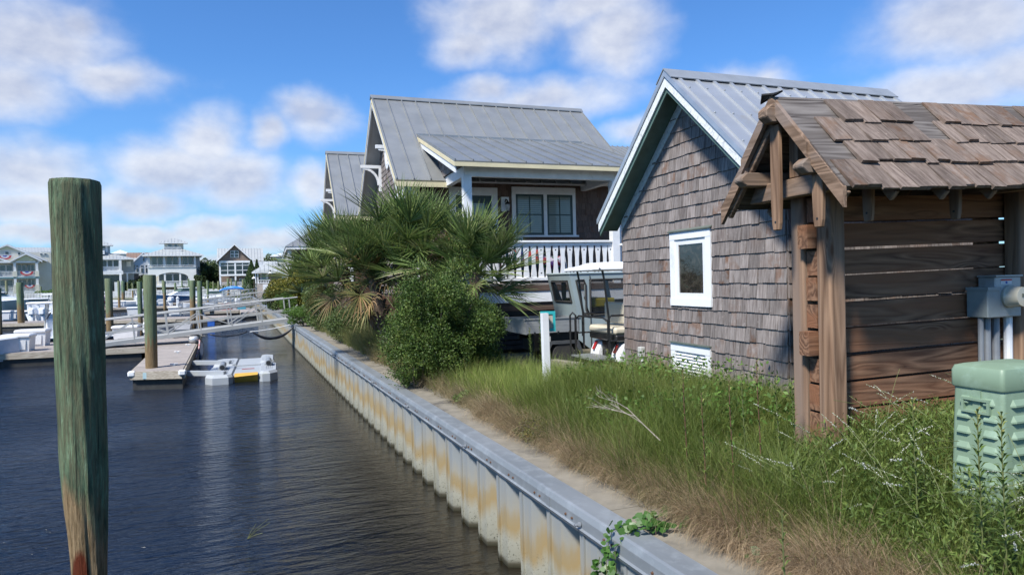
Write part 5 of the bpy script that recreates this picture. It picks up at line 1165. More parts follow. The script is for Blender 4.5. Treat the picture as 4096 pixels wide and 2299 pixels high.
def digit_plate(x, y, txt, label):
    o = MB().box(x-0.10, x+0.10, y-0.012, y, 0.30, 0.47).build('slip_number_plate', plate); tag(o, label, 'sign')
    cu = bpy.data.curves.new('digit', 'FONT'); cu.body = txt; cu.size = 0.15; cu.align_x = 'CENTER'; cu.extrude = 0.001
    d = bpy.data.objects.new('digit', cu); COL.objects.link(d); d.data.materials.append(pm('digit_blue', (0.05, 0.12, 0.2))); d.rotation_euler = (R(90), 0, 0); bpy.context.view_layer.update(); me = bpy.data.meshes.new_from_object(d); d2 = bpy.data.objects.new('digit', me); COL.objects.link(d2); d2.rotation_euler = (R(90), 0, 0); d2.location = (x, y-0.014, 0.335); d2.parent = o; bpy.data.objects.remove(d)
q = atZ(427, 1407, 0.4); digit_plate(q.x, 28.0-0.03+(-4.35-q.x)*0.042, '2', 'pale blue plate reading 2 on the main dock fascia')
dock('second main dock behind, carrying white boxes and a red hose', [(-40, 59.5), (-3.2, 50.9), (-3.0, 54.0), (-40, 63.0)], 0, plank=0.4)
dock('far dock at the feet of the boats before the picket fence', [(-45, 89.0), (-5.5, 86.5), (-5.5, 89.5), (-45, 92.5)], 0, plank=0.6)
dock('distant dock close to the far bulkhead', [(-70, 108.0), (-9, 105.5), (-9, 108), (-70, 111)], 0, plank=0.8)
dock('short dock below the second gangway holding blue and red crates', [(-2.4, 57.5), (-1.15, 57.4), (-1.6, 68), (-3.0, 68)], 0, plank=0.4)
# ------------------------------------------------------------------ dock boxes
box_w = pm('white_box_plastic', (0.70, 0.70, 0.70), (0.63, 0.63, 0.63), ns=3, rough=0.4)
def dock_box(sx0, sx1, ybase, h, label, zd=0.5, dep=0.65):
    a = atZ(sx0, ybase, zd); b = atZ(sx1, ybase-0.024*(sx1-sx0), zd); w = abs(b.x-a.x); k = w/1.25 if False else 1
    t = thing('dock_box', label, 'dock box', (a.x, a.y, zd), 0, 'white boxes on the docks')
    MB().prism([(a.x+0.05, a.y+0.04, zd), (a.x+w-0.05, a.y+0.04, zd), (a.x+w, a.y, zd+h*0.78), (a.x, a.y, zd+h*0.78)], (0, dep, 0)).build('body', box_w, t)
    l = MB().rbox(a.x-0.04, a.x+w+0.04, a.y-0.05, a.y+dep+0.05, zd+h*0.785, zd+h, min(0.04, h*0.08)).build('lid', box_w, t)
    MB().prism([(a.x+0.16*w, a.y+0.010, zd+h*0.12), (a.x+0.84*w, a.y+0.010, zd+h*0.12), (a.x+0.87*w, a.y+0.0, zd+h*0.66), (a.x+0.13*w, a.y+0.0, zd+h*0.66)], (0, -0.012, 0)).build('panel', box_w, t)
    return t
dock_box(2, 108, 1411, 0.62, 'white dock box with raised panel behind the boat bow')
dock_box(62, 172, 1389, 0.66, 'largest white dock box, behind and right of the one at the bow')
dock_box(450, 545, 1362, 0.60, 'white dock box seen through the near gangway rails')
dock_box(2, 39, 1283, 0.74, 'white dock box at the left edge of the second dock'); dock_box(43, 65, 1278, 0.68, 'smaller white dock box beside the olive green piling')
dock_box(508, 562, 1263, 0.68, 'white dock box between two brown pilings on the second dock')
dock_box(673, 724, 1263, 0.70, 'white dock box left of the two thick pilings'); dock_box(837, 856, 1257, 0.5, 'small white bin beside the two thick pilings')
dock_box(632, 655, 1219, 0.7, 'distant grey-white dock box on the far dock'); dock_box(636, 650, 1196, 0.9, 'tiny white dock box near the arched house')
dock_box(430, 494, 1226, 0.62, 'long low white dock box behind the thick olive piling')
# ------------------------------------------------------------------ gangways
def gangway(label, P0, P1, wdt, npan, rail_h=0.98, cable=True):
    P0 = Vector(P0); P1 = Vector(P1); d = (P1-P0); L = d.length; d.normalize(); side = Vector((-d.y, d.x, 0)).normalized(); up = side.cross(d)*-1
    if up.z < 0: up = -up
    t = thing('gangway', label, 'gangway', tuple(P0))
    dk = MB(); dk.prism([tuple(P0+up*0.10), tuple(P1+up*0.10), tuple(P1+up*0.10+side*wdt), tuple(P0+up*0.10+side*wdt)], (0, 0, 0.03)); dk.build('deck', alum_pale, t)
    for s_ in (0, 1):
        o = side*(wdt*s_)
        MB().bar(P0+o+up*0.09, P1+o+up*0.09, 0.05, 0.145, up).build('stringer', alum_pale, t)
        tr = MB()
        for i in range(npan+1):
            b = P0+d*(L*i/npan)+o; tr.bar(b+up*0.0, b+up*(rail_h-0.02), 0.036, 0.042, d)
        for i in range(npan):
            a = P0+d*(L*i/npan)+o; b = P0+d*(L*(i+1)/npan)+o
            if i % 2 == 0: tr.bar(a+up*0.20, b+up*0.78, 0.028, 0.036, up)
            else: tr.bar(a+up*0.78, b+up*0.20, 0.028, 0.036, up)
        tr.bar(P0+o+up*(0.46), P1+o+up*0.46, 0.03, 0.075 if s_ else 0.0251, up)
        tr.build('truss', alum_pale, t)
        h = MB(); h.tube([P0+o+d*0.02+up*0.45, P0+o-d*0.10+up*0.62, P0+o-d*0.10+up*0.85, P0+o-d*0.0+up*rail_h, P0+o+d*0.3+up*rail_h, P1+o+up*rail_h+(d*0.35 if s_ == 0 else d*0)], 0.03, 8); h.build('handrail', alum_pale, t)
    return t, d, side, up
P0, P1 = (-5.95, 27.92, 0.53), (0.68, 29.05, 1.12)
g1, gd, gs, gu = gangway('near aluminium truss gangway from the main dock up to the seawall', P0, P1, 1.15, 6)
P2, P3 = (-6.35, 56.0, 0.56), (-0.45, 57.8, 1.15)
gangway('second aluminium gangway farther back behind the near one', P2, P3, 1.15, 5)
gangway('third distant gangway rising to the seawall by the lamp post', (-7.2, 84.5, 0.6), (-2.2, 86.5, 1.25), 1.2, 5)
for s_ in (0, 1):
    mb = MB(); b = Vector(P1)+gs*(1.15*s_); mb.bar(b+gd*0.0+gu*0.2, b+gd*0.55+gu*0.62, 0.03, 0.04); mb.bar(b+gd*0.0, b+gd*0.6+Vector((0, 0, -0.02)), 0.04, 0.12); mb.build('landing_brace', alum_pale, g1)
def cables(label, a, b, sag, n, m, r=0.022, spread=0.05, parent=None, name='cable'):
    mb = MB(); rg = random.Random(int(sag*100)+n)
    for k in range(n):
        s_ = sag*(0.72+0.34*k/max(1, n-1)); oy = rg.uniform(-spread, spread); pts = []
        for i in range(15):
            u = i/14; p = a.lerp(b, u); pts.append((p.x, p.y+oy*math.sin(math.pi*u), p.z-s_*4*u*(1-u)+0.02*k*(1-2*abs(u-0.5))))
        mb.tube(pts, r, 6)
    o = mb.build(name, m, parent, smooth=True)
    if label: tag(o, label, 'cable')
    return o
cable_m = pm('blue_black_cable', (0.018, 0.022, 0.032), (0.03, 0.035, 0.045), rough=0.4)
cables('bundle of black hoses sagging under the upper end of the near gangway', Vector((-0.85, 28.55, 0.86)), Vector((0.80, 29.0, 0.97)), 0.50, 6, cable_m)
cables('shallow black hose bundle hanging under the middle of the near gangway', Vector((-2.35, 28.5, 0.80)), Vector((-1.0, 28.6, 0.84)), 0.16, 5, cable_m, 0.03)
cables('thin white pipe below the near gangway', Vector((-0.9, 28.4, 0.84)), Vector((0.8, 28.9, 1.06)), 0.06, 1, white, 0.018)
cables('grey hose bundle sagging under the second gangway by the seawall', Vector((-1.4, 57.2, 0.9)), Vector((-0.55, 57.8, 1.05)), 0.4, 4, steel_plate, 0.03)
for k, (dx, mt) in enumerate(((-2.30, cable_m), (-2.52, pm('red_white_hose', (0.5, 0.5, 0.5), (0.4, 0.05, 0.05), ns=8)))):
    pass
# kayak/hose bundle hanging at the end of the wide dock
mb = MB(); 
for k in range(5): mb.tube([(-2.74+0.02*k, 28.3+0.03*k, 0.62), (-2.58+0.015*k, 27.6, 0.50), (-2.52+0.02*k, 26.6, 0.25), (-2.50+0.015*k, 25.8-0.1*k, 0.02)], 0.03, 6)
tag(mb.build('hanging_hose', cable_m, smooth=True), 'thick black hoses hanging into the water beside the finger dock', 'hose')
mb = MB(); mb.tube([(-2.76, 28.5, 0.62), (-2.66, 28.0, 0.60), (-2.62, 27.2, 0.40), (-2.66, 26.6, 0.15), (-2.74, 26.4, 0.10), (-2.78, 26.8, 0.3)], 0.028, 6)
tag(mb.build('looped_hose', pm('pale_pink_hose', (0.55, 0.45, 0.45), (0.45, 0.12, 0.10), ns=3, sc=(1, 4, 1), lo=0.5, hi=0.55)), 'pale hose with red streak looped off the dock end', 'hose')
# silver tarp-like end float
tag(smooth_auto(MB().rbox(-3.1, -2.72, 28.35, 29.4, 0.5, 0.78, 0.08).build('silver_cover', alum), 60), 'rounded silver cover at the outer corner of the wide dock end', 'cover')
# dock cart
def hand_cart():
    c = atZ(730, 1352, 0.5); x, y = c.x, c.y+0.3; t = thing('hand_cart', 'black framed hand cart with white tub behind the gangway', 'cart', (x, y, 0.5))
    MB().prism([(x-0.28, y-0.2, 0.86), (x+0.28, y-0.2, 0.86), (x+0.33, y-0.25, 1.08), (x-0.33, y-0.25, 1.08)], (0, 0.5, 0)).build('tub', white, t)
    f = MB()
    for s_ in (-0.32, 0.32): f.tube([(x+s_, y-0.2, 0.52), (x+s_, y-0.15, 0.84), (x+s_, y+0.35, 0.84), (x+s_, y+0.45, 1.25)], 0.02, 6)
    f.tube([(x-0.32, y+0.45, 1.25), (x+0.32, y+0.45, 1.25)], 0.02, 6); f.tube([(x-0.32, y-0.2, 0.56), (x+0.9, y-0.4, 0.56)], 0.02, 6); f.build('frame', black, t)
    for s_ in (-0.38, 0.38): MB().lathe((x+s_, y, 0.68), [(0.17, -0.03), (0.17, 0.03)], 14, (1, 0, 0)).build('wheel', rubber, t)
hand_cart()
# ------------------------------------------------------------------ drive-on float
def drive_on_float():
    gm = pm('pale_grey_float_plastic', (0.36, 0.385, 0.41), (0.32, 0.345, 0.365), ns=2, rough=0.5, dirt=(0.40, 0.42, 0.38), dsc=3)
    t = thing('drive_on_float', 'pale grey modular plastic drive-on float with a yellow-orange patch beside the finger dock', 'float', (-0.9, 21.5, 0))
    def hexa(x0, x1, y0, y1, z, c0=0.18, c1=0.18): return [(x0+c0, y0, z), (x1-c1, y0, z), (x1, y0+c1*1.4, z), (x1, y1-c1*1.4, z), (x1-c1, y1, z), (x0+c0, y1, z), (x0, y1-c0*1.4, z), (x0, y0+c0*1.4, z)]
    for (x0, x1, y0, y1, h, c0, c1) in ((-1.80, -1.10, 19.75, 22.1, 0.25, 0.2, 0.10), (-1.78, -1.10, 22.15, 24.1, 0.27, 0.16, 0.10), (-0.42, 0.06, 19.85, 22.2, 0.28, 0.08, 0.2), (-0.44, -0.02, 22.3, 24.4, 0.31, 0.08, 0.18)):
        mb = MB(); mb.prism(hexa(x0, x1, y0, y1, -0.2, c0, c1), (0, 0, h+0.13)); a = hexa(x0, x1, y0, y1, h-0.07, c0, c1); b = hexa(x0+0.04, x1-0.04, y0+0.06, y1-0.06, h, c0, c1)
        mb.add(a+b, [tuple(range(8, 16))]+[(i, (i+1) % 8, 8+(i+1) % 8, 8+i) for i in range(8)]); o = mb.build('side_module', gm, t)
        g = MB(); x = x0+0.16
        while x < x1-0.16: g.box(x, x+0.022, y0+0.5, y1-0.5, h, h+0.012); x += 0.05
        g.build('tread_rib', gm, o)
    mb = MB(); mb.box(-1.10, -0.42, 20.1, 22.2, -0.2, 0.20); mb.box(-1.10, -0.42, 22.25, 24.2, -0.2, 0.22); m_ = mb.build('centre_module', gm, t)
    MB().box(-0.92, -0.58, 21.3, 21.36, 0.202, 0.215).build('red_mark', pm('red_mark', (0.35, 0.03, 0.03)), m_)
    MB().prism([(-1.06, 20.03, 0.0), (-0.46, 20.03, 0.0), (-0.46, 19.88, 0.20), (-1.06, 19.88, 0.17)], (0, 0.02, 0.02)).prism([(-1.06, 19.90, 0.17), (-0.46, 19.90, 0.20), (-0.46, 20.15, 0.225), (-1.06, 20.15, 0.225)], (0, 0, 0.012)).build('yellow_patch', pm('orange_yellow_plastic', (0.62, 0.36, 0.06), (0.52, 0.28, 0.04), ns=3), t)
    for (x, y, z) in ((-1.42, 21.2, 0.34), (-0.18, 21.4, 0.37)):
        r = MB(); r.lathe((x, y-0.35, z), [(0.07, 0), (0.085, 0.0), (0.085, 0.55), (0.07, 0.55), (0.069, 0.001)], 14, (0.0, 1, 0.06)); rr = smooth_auto(r.build('roller', pm('grey_tube', (0.22, 0.24, 0.26), rough=0.4), t))
        MB().lathe((x, y-0.352, z), [(0.066, 0), (0.066, -0.002)], 12, (0, 1, 0)).build('roller_bore', black, rr); MB().box(x-0.12, x+0.12, y-0.1, y+0.1, z-0.12, z-0.04).build('roller_block', gm, rr)
    for (y, z) in ((20.2, 0.30), (22.6, 0.33)):
        a = MB(); a.bar((-2.35, y+0.2, z), (-1.3, y-0.15, z-0.03), 0.20, 0.12); a.build('arm', gm, t)
drive_on_float()
# ================================================================== boats
def boat(label, loc, rz, L, Wd, H, hull_m, parts=(), top_m=None, cream_m=None):
    t = thing('motor_boat', label, 'boat', loc, rz); N_ = 12; vs = []; fs = []
    for i in range(N_+1):
        u = i/N_; x = -L/2+L*u; w = Wd/2*(1.0 if u < 0.45 else max(0.02, (1-((u-0.45)/0.55)**2.2))); hz = H*(0.86+0.30*u*u); flare = 0.82-0.35*max(0, u-0.4)
        kz = -0.35 if u < 0.7 else -0.35+ (u-0.7)/0.3*0.75
        vs += [(x-0.12*(1-u)*0, -w, hz), (x, -w*flare, 0.1+0.35*max(0, u-0.6)), (x-0.25*max(0, u-0.7), 0, kz), (x, w*flare, 0.1+0.35*max(0, u-0.6)), (x, w, hz)]
    for i in range(N_):
        for k in range(4): fs.append((i*5+k, i*5+k+1, (i+1)*5+k+1, (i+1)*5+k))
    fs.append((0, 1, 2, 3, 4)); h = smooth_auto(MB().add(vs, fs).build('hull', hull_m, t, local=True), 50)
    dk = MB(); a = [(vs[i*5][0]*0.985, vs[i*5][1]*0.97, vs[i*5][2]-0.02) for i in range(N_+1)]; b = [(vs[i*5+4][0]*0.985, vs[i*5+4][1]*0.97, vs[i*5+4][2]-0.02) for i in range(N_+1)]
    dk.add(a+b, [(i, i+1, N_+2+i, N_+1+i) for i in range(N_)]); dk.build('deck', cream_m or white_clean, t, local=True)
    g = MB(); g.tube([(p[0], p[1]*1.01, p[2]+0.03) for p in a]+[(p[0], p[1]*1.01, p[2]+0.03) for p in reversed(b)], 0.045, 6); g.build('gunwale', white_clean, t, local=True)
    top_m = top_m or white_clean
    if 'ttop' in parts:
        c = MB(); c.rbox(-0.5, 0.4, -0.4, 0.4, H*0.85, H+0.75, 0.06); c.build('console', white_clean, t, local=True); MB().prism([(0.38, -0.36, H+0.75), (0.38, 0.36, H+0.75), (0.22, 0.33, H+1.05), (0.22, -0.33, H+1.05)], (0.02, 0, 0)).build('windscreen', dark_glass, t, local=True)
        f = MB()
        for (x, y) in ((-0.55, 0.5), (-0.55, -0.5), (0.35, 0.5), (0.35, -0.5)): f.tube([(x*1.3, y, H*0.8), (x, y*0.9, H+1.45)], 0.035, 6)
        f.build('ttop_frame', alum_pale, t, local=True); tt = MB().rbox(-1.15, 1.05, -0.8, 0.8, H+1.45, H+1.54, 0.04).build('ttop', top_m, t, local=True)
        MB().lathe((-0.2, 0, H+1.54), [(0.13, 0), (0.13, 0.10), (0.08, 0.13)], 10).build('dome', white_clean, tt, local=True)
    if 'cabin' in parts:
        c = MB(); c.prism([(-L*0.18, -Wd*0.36, H*0.9), (L*0.30, -Wd*0.30, H*0.95), (L*0.16, -Wd*0.30, H+0.55), (-L*0.18, -Wd*0.34, H+0.6)], (0, Wd*0.66, 0)); c.build('cabin', white_clean, t, local=True)
        MB().prism([(L*0.02, -Wd*0.33, H+0.60), (L*0.15, -Wd*0.31, H+0.56), (L*0.07, -Wd*0.28, H+1.0), (-L*0.16, -Wd*0.28, H+1.0), (-L*0.17, -Wd*0.33, H+0.6)], (0, Wd*0.62, 0)).build('windscreen', pm('tinted_wheelhouse_glass', (0.10, 0.16, 0.15), rough=0.1), t, local=True)
        MB().rbox(-L*0.24, L*0.10, -Wd*0.36, Wd*0.36, H+1.0, H+1.10, 0.04).build('hardtop', white_clean, t, local=True)
    if 'engine' in parts or 'twin' in parts:
        for y in ((0,) if 'engine' in parts else (-0.4, 0.4)):
            e = MB(); e.rbox(-L/2-0.75, -L/2-0.15, y-0.24, y+0.24, H*0.75, H*0.75+0.62, 0.10); e.prism([(-L/2-0.55, y-0.1, -0.4), (-L/2-0.25, y-0.1, -0.4), (-L/2-0.2, y-0.1, H*0.76), (-L/2-0.6, y-0.1, H*0.76)], (0, 0.2, 0)); bevel(e.build('outboard_engine', white_clean, t, local=True), 0.05, 2)
    if 'bench' in parts: MB().rbox(L*0.10, L*0.2, -Wd*0.32, Wd*0.32, H*0.8, H+0.28, 0.08).build('seat', pm('tan_cushion', (0.60, 0.47, 0.33), (0.52, 0.41, 0.29)), t, local=True)
    if 'rail' in parts:
        r = MB(); pts = [(a[i][0], a[i][1]*0.95, a[i][2]+0.42) for i in range(6, N_+1)]+[(b[i][0], b[i][1]*0.95, b[i][2]+0.42) for i in range(N_, 5, -1)]; r.tube(pts, 0.02, 5)
        for p in pts[::2]: r.tube([p, (p[0], p[1]*1.05, p[2]-0.42)], 0.015, 5)
        r.build('bow_rail', alum, t, local=True)
    return t
pale_hull = pm('pale_grey_hull', (0.62, 0.65, 0.70), (0.55, 0.58, 0.63), rough=0.2); navy = pm('navy_hull', (0.02, 0.06, 0.14), (0.03, 0.09, 0.19), rough=0.2); cream_h = pm('cream_hull', (0.60, 0.54, 0.44), (0.55, 0.49, 0.40), rough=0.3); dark_h = pm('dark_grey_hull', (0.07, 0.075, 0.08), rough=0.3)
bp = atD(83, 1354, 24.0); boat('pale blue-white boat bow poking in at the left edge before the dock boxes', (bp.x-3.45, bp.y-0.75, 0.0), R(12), 7.0, 2.5, 0.86, pale_hull)
bp = atD(210, 1300, 32.5); boat('open boat with white T-top and tan bench behind the large near piling', (bp.x+0.9, 35.3, 0), R(190), 6.4, 2.3, 0.62, dark_h, ('ttop', 'bench', 'engine'))
bp = atD(80, 1240, 58); boat('small boat with rounded cream cabin behind the olive green piling', (bp.x, bp.y+6, 0), R(15), 6.5, 2.4, 0.85, cream_h, ('cabin', 'twin'))
bp = atD(145, 1255, 55); boat('boat with twin white outboard engines backed to the second dock', (bp.x+0.2, bp.y+5.2, 0), R(80), 6.0, 2.3, 0.8, white_clean, ('twin', 'ttop'))
bp = atD(25, 1200, 88); boat('white flybridge boat at the far left edge', (bp.x-1, bp.y, 0), R(8), 9.5, 3, 1.5, cream_h, ('cabin',))
bp = atD(150, 1205, 80); boat('white boat with long flat top before the bunting house', (bp.x+0.5, bp.y+14, 0), R(5), 8, 2.6, 1.0, white_clean, ('ttop', 'rail'))
bp = atD(715, 1200, 92); boat('blue hulled cabin boat with white superstructure before the arched house', (bp.x+0.3, bp.y+6, 0), R(205), 9.0, 3.2, 1.5, navy, ('cabin', 'rail'))
bp = atD(470, 1215, 78); boat('white boat with low flat top behind the thick olive piling', (bp.x, bp.y+13, 0), R(175), 7, 2.5, 1.0, white_clean, ('ttop', 'twin'))
bp = atD(560, 1205, 92); boat('white skiff with steering console right of the thin bright green piling', (bp.x+0.2, bp.y+5, 0), R(100), 6, 2.2, 0.9, white_clean, ('ttop', 'engine'))
bp = atD(745, 1232, 66); boat('small white runabout behind the two thick pale green pilings', (bp.x+1.2, bp.y+8, 0), R(200), 5.5, 2.1, 0.8, white_clean, ('bench', 'engine'))
bp = atD(880, 1235, 62); boat('small white work skiff moored below the second gangway', (bp.x+0.1, bp.y+5, 0), R(95), 5.0, 2.0, 0.75, white_clean, ('bench', 'engine'))
bp = atD(840, 1205, 90); boat('distant white boat near the foot of the third gangway', (bp.x, bp.y+8, 0), R(170), 7, 2.5, 1.0, white_clean, ('cabin',))
# pedestals, kayak, crates, lamp
def power_post(sx, sy, D, label):
    p = atD(sx, sy, D); t = thing('power_pedestal', label, 'power pedestal', (p.x, p.y, 0.5)); MB().rbox(p.x-0.13, p.x+0.13, p.y-0.13, p.y+0.13, 0.5, 1.45, 0.03).build('body', white, t); MB().lathe((p.x, p.y, 1.45), [(0.17, 0), (0.19, 0.05), (0.10, 0.10), (0.10, 0.20), (0.02, 0.26)], 10).build('light_cap', white, t)
power_post(549, 1195, 88, 'white power pedestal on the far dock beside the bright green piling'); power_post(711, 1215, 72, 'white power pedestal in front of the navy boat'); power_post(120, 1262, 57, 'white power pedestal with peaked cap at the left'); power_post(153, 1262, 57.5, 'second white power pedestal with peaked cap, right of its twin')
def kayak():
    p = atD(877, 1165, 66); q = atD(978, 1157, 66); d = (q-p).normalized(); L = (q-p).length*0.98; sd = Vector((-d.y, d.x, 0)).normalized(); vs = []; fs = []; n = 14
    for i in range(n+1):
        u = i/n; w = 0.36*math.sin(math.pi*min(1, max(0, u)))**0.6+0.01; c = p+d*L*u+Vector((0, 0, -0.22*(2*u-1)**2+0.25)); 
        for k in range(8): a = math.pi*2*k/8; vs.append(c+sd*w*math.cos(a)+Vector((0, 0, 0.17*math.sin(a)*(0.3+0.7*math.sin(math.pi*u)))))
    for i in range(n):
        for k in range(8): fs.append((i*8+k, i*8+(k+1) % 8, (i+1)*8+(k+1) % 8, (i+1)*8+k))
    o = MB().add(vs, fs).build('kayak', pm('bright_blue_kayak', (0.03, 0.22, 0.62), (0.03, 0.19, 0.55), rough=0.35), smooth=True); tag(o, 'bright blue kayak turned upside down on a rack by the far gangway', 'kayak')
    m = p.lerp(q, 0.5); t = thing('kayak_rack', 'pale metal rack holding the blue kayak', 'rack', (m.x, m.y, 0.5)); r = MB()
    for u in (0.2, 0.8):
        c = p+d*L*u
        for s_ in (-0.4, 0.4): r.tube([(c.x+sd.x*s_, c.y+sd.y*s_, 0.1), (c.x+sd.x*s_, c.y+sd.y*s_, c.z+0.0)], 0.03, 6)
        r.tube([(c.x-sd.x*0.4, c.y-sd.y*0.4, c.z-0.02), (c.x+sd.x*0.4, c.y+sd.y*0.4, c.z-0.02)], 0.03, 6)
    r.build('frame', alum_pale, t)
    MB().prism([(m.x-1.6, m.y-0.6, 0.35), (m.x+1.6, m.y-0.9, 0.35), (m.x+1.6, m.y+1.1, 0.35), (m.x-1.6, m.y+1.2, 0.35)], (0, 0, 0.14)).build('base', deck_x, t)
kayak()
def crate(sx, sy, D, w, h, m, label, zb=0.5):
    p = atD(sx, sy, D); t = thing('crate', label, 'crate', (p.x, p.y, zb)); MB().box(p.x-w/2, p.x+w/2, p.y-0.3, p.y+0.3, zb, zb+h).build('bin', m, t); MB().box(p.x-w/2-0.03, p.x+w/2+0.03, p.y-0.33, p.y+0.33, zb+h, zb+h+0.05).build('lid', m, t)
blue_c = pm('blue_bin', (0.05, 0.26, 0.36), rough=0.5); red_c = pm('faded_red_bin', (0.42, 0.12, 0.10), rough=0.5)
crate(967, 1235, 62, 0.7, 0.5, blue_c, 'sky blue crate on the short dock below the second gangway', 0.5); crate(898, 1235, 61.5, 0.42, 0.5, red_c, 'faded red crate left of the sky blue one', 0.5); crate(918, 1234, 62.5, 0.42, 0.5, red_c, 'faded red crate next to the sky blue one', 0.5)
crate(845, 1278, 45, 0.42, 0.36, pm('royal_blue_bin', (0.02, 0.12, 0.50)), 'royal blue tub floating beside the two thick pilings', 0.02)
dock('small raft under the red crates', [(-5.6, 64.0), (-2.9, 64.0), (-2.9, 68.5), (-5.6, 68.5)], 0, plank=0.4, name='floating_dock')
def lamp_post(sx, top, bot, D, label):
    a = atD(sx, bot, D); b = atD(sx-2, top, D); t = thing('lamp_post', label, 'lamp post', (a.x, a.y, 1.0)); MB().lathe((a.x, a.y, 0.9), [(0.07, 0), (0.05, 0.5), (0.045, b.z-1.35)], 8).build('pole', pm('brown_pole', (0.10, 0.06, 0.05)), t)
    h = MB().lathe((a.x, a.y, b.z-0.50), [(0.30, 0), (0.28, 0.10), (0.12, 0.22), (0.08, 0.30)], 14).build('lamp_shade', white, t); MB().lathe((a.x, a.y, b.z-0.22), [(0.08, 0), (0.10, 0.1), (0.03, 0.2)], 8).build('finial', black, t)
lamp_post(1083, 1078, 1152, 74, 'lamp post with white dish shade before the small hip-roofed house'); lamp_post(1017, 1100, 1152, 96, 'shorter lamp with white dome shade beside the conifer')
# ================================================================== person on the far dock
def person():
    p = atD(413, 1228, 76); t = thing('person', 'person in a pale pink shirt and dark red shorts bending on the far boat dock', 'person', (p.x, p.y, 0.5)); x, y, z = p.x, p.y, 0.5
    J = [(0, 0, 0.88, .13), (0.02, -0.02, 1.10, .14), (0.05, -0.05, 1.33, .16), (0.08, -0.08, 1.47, .06), (0.11, -0.12, 1.60, .105), (0.11, -0.13, 1.68, .09),
         (-0.17, -0.05, 1.36, .055), (-0.25, -0.12, 1.12, .042), (-0.18, -0.32, 0.98, .035), (0.24, -0.07, 1.34, .055), (0.33, -0.15, 1.10, .042), (0.27, -0.36, 1.0, .035),
         (-0.10, 0, 0.82, .085), (-0.12, -0.05, 0.46, .06), (-0.12, 0.02, 0.09, .04), (-0.12, -0.12, 0.04, .035), (0.10, 0, 0.82, .085), (0.13, -0.04, 0.46, .06), (0.14, 0.04, 0.09, .04), (0.14, -0.10, 0.04, .035)]
    E_ = [(0, 1), (1, 2), (2, 3), (3, 4), (4, 5), (2, 6), (6, 7), (7, 8), (2, 9), (9, 10), (10, 11), (0, 12), (12, 13), (13, 14), (14, 15), (0, 16), (16, 17), (17, 18), (18, 19)]
    me = bpy.data.meshes.new('body'); me.from_pydata([j[:3] for j in J], E_, []); o = bpy.data.objects.new('body', me); COL.objects.link(o); o.parent = t; me.materials.append(pm('skin', (0.45, 0.27, 0.19)))
    o.modifiers.new('skin', 'SKIN'); 
    for i, sv in enumerate(me.skin_vertices[0].data): sv.radius = (J[i][3], J[i][3])
    me.skin_vertices[0].data[0].use_root = True; o.modifiers.new('sub', 'SUBSURF').levels = 1
    s = MB(); s.tube([(0, 0, 0.90), (0.02, -0.02, 1.10), (0.05, -0.05, 1.33), (0.07, -0.07, 1.44)], [0.19, 0.19, 0.21, 0.09], 12); s.tube([(-0.13, -0.05, 1.37), (-0.23, -0.10, 1.17)], [0.085, 0.075], 8); s.tube([(0.20, -0.06, 1.36), (0.31, -0.13, 1.15)], [0.085, 0.075], 8); s.build('shirt', pm('pale_pink_cloth', (0.62, 0.48, 0.52)), t, local=True, smooth=True)
    s = MB(); s.tube([(0, 0, 0.93), (0, 0, 0.80)], [0.18, 0.18], 12); s.tube([(-0.10, 0, 0.84), (-0.12, -0.04, 0.50)], [0.12, 0.11], 10); s.tube([(0.10, 0, 0.84), (0.13, -0.04, 0.50)], [0.12, 0.11], 10); s.build('shorts', pm('dark_red_cloth', (0.22, 0.05, 0.05)), t, local=True, smooth=True)
    MB().sphere((0.11, -0.115, 1.66), 0.115, 10, 7).build('hair', pm('dark_hair', (0.04, 0.03, 0.03)), t, local=True, smooth=True)
person()
# ================================================================== far shore
fence_w = pm('white_picket', (0.72, 0.73, 0.73), (0.64, 0.65, 0.65), ns=0.6)
def far_wall():
    m = pm('tan_block_bulkhead', (0.40, 0.33, 0.20), (0.20, 0.17, 0.12), ns=1.2, sc=(1, 1, 0.2), rough=0.9, lo=0.45, hi=0.55)
    t = thing('far_bulkhead', 'tan bulkhead along the far shore below the picket fence', 'bulkhead', (-60, 124, 0)); mb = MB(); x = -95
    MB().box(-300, -2.6, 123.6, 124.3, -1, 1.05).build('wall', m, t)
    while x < -3: mb.box(x, x+0.7, 123.2, 123.65, -1, 0.85); x += 1.3
    mb.build('buttress', m, t); MB().box(-300, -2.6, 123.3, 124.5, 1.05, 1.2).build('coping', pm('grey_coping', (0.35, 0.34, 0.31)), t)
far_wall()
def picket_fence(x0, x1, y, label, h=1.1, z=1.2):
    t = thing('picket_fence', label, 'fence', (x0, y, z)); mb = MB(); x = x0
    while x < x1: mb.box(x, x+0.11, y, y+0.03, z, z+h); x += 0.2
    mb.build('picket', fence_w, t); MB().box(x0, x1, y+0.03, y+0.07, z+h*0.8, z+h*0.88).box(x0, x1, y+0.03, y+0.07, z+h*0.2, z+h*0.28).build('rail', fence_w, t)
picket_fence(-60, -41.5, 124.9, 'white picket fence along the far shore left of the grey house'); picket_fence(-41, -27, 124.9, 'white picket fence before the grey tower house'); picket_fence(-26.5, -4.0, 124.9, 'white picket fence before the arched house and screened porch')
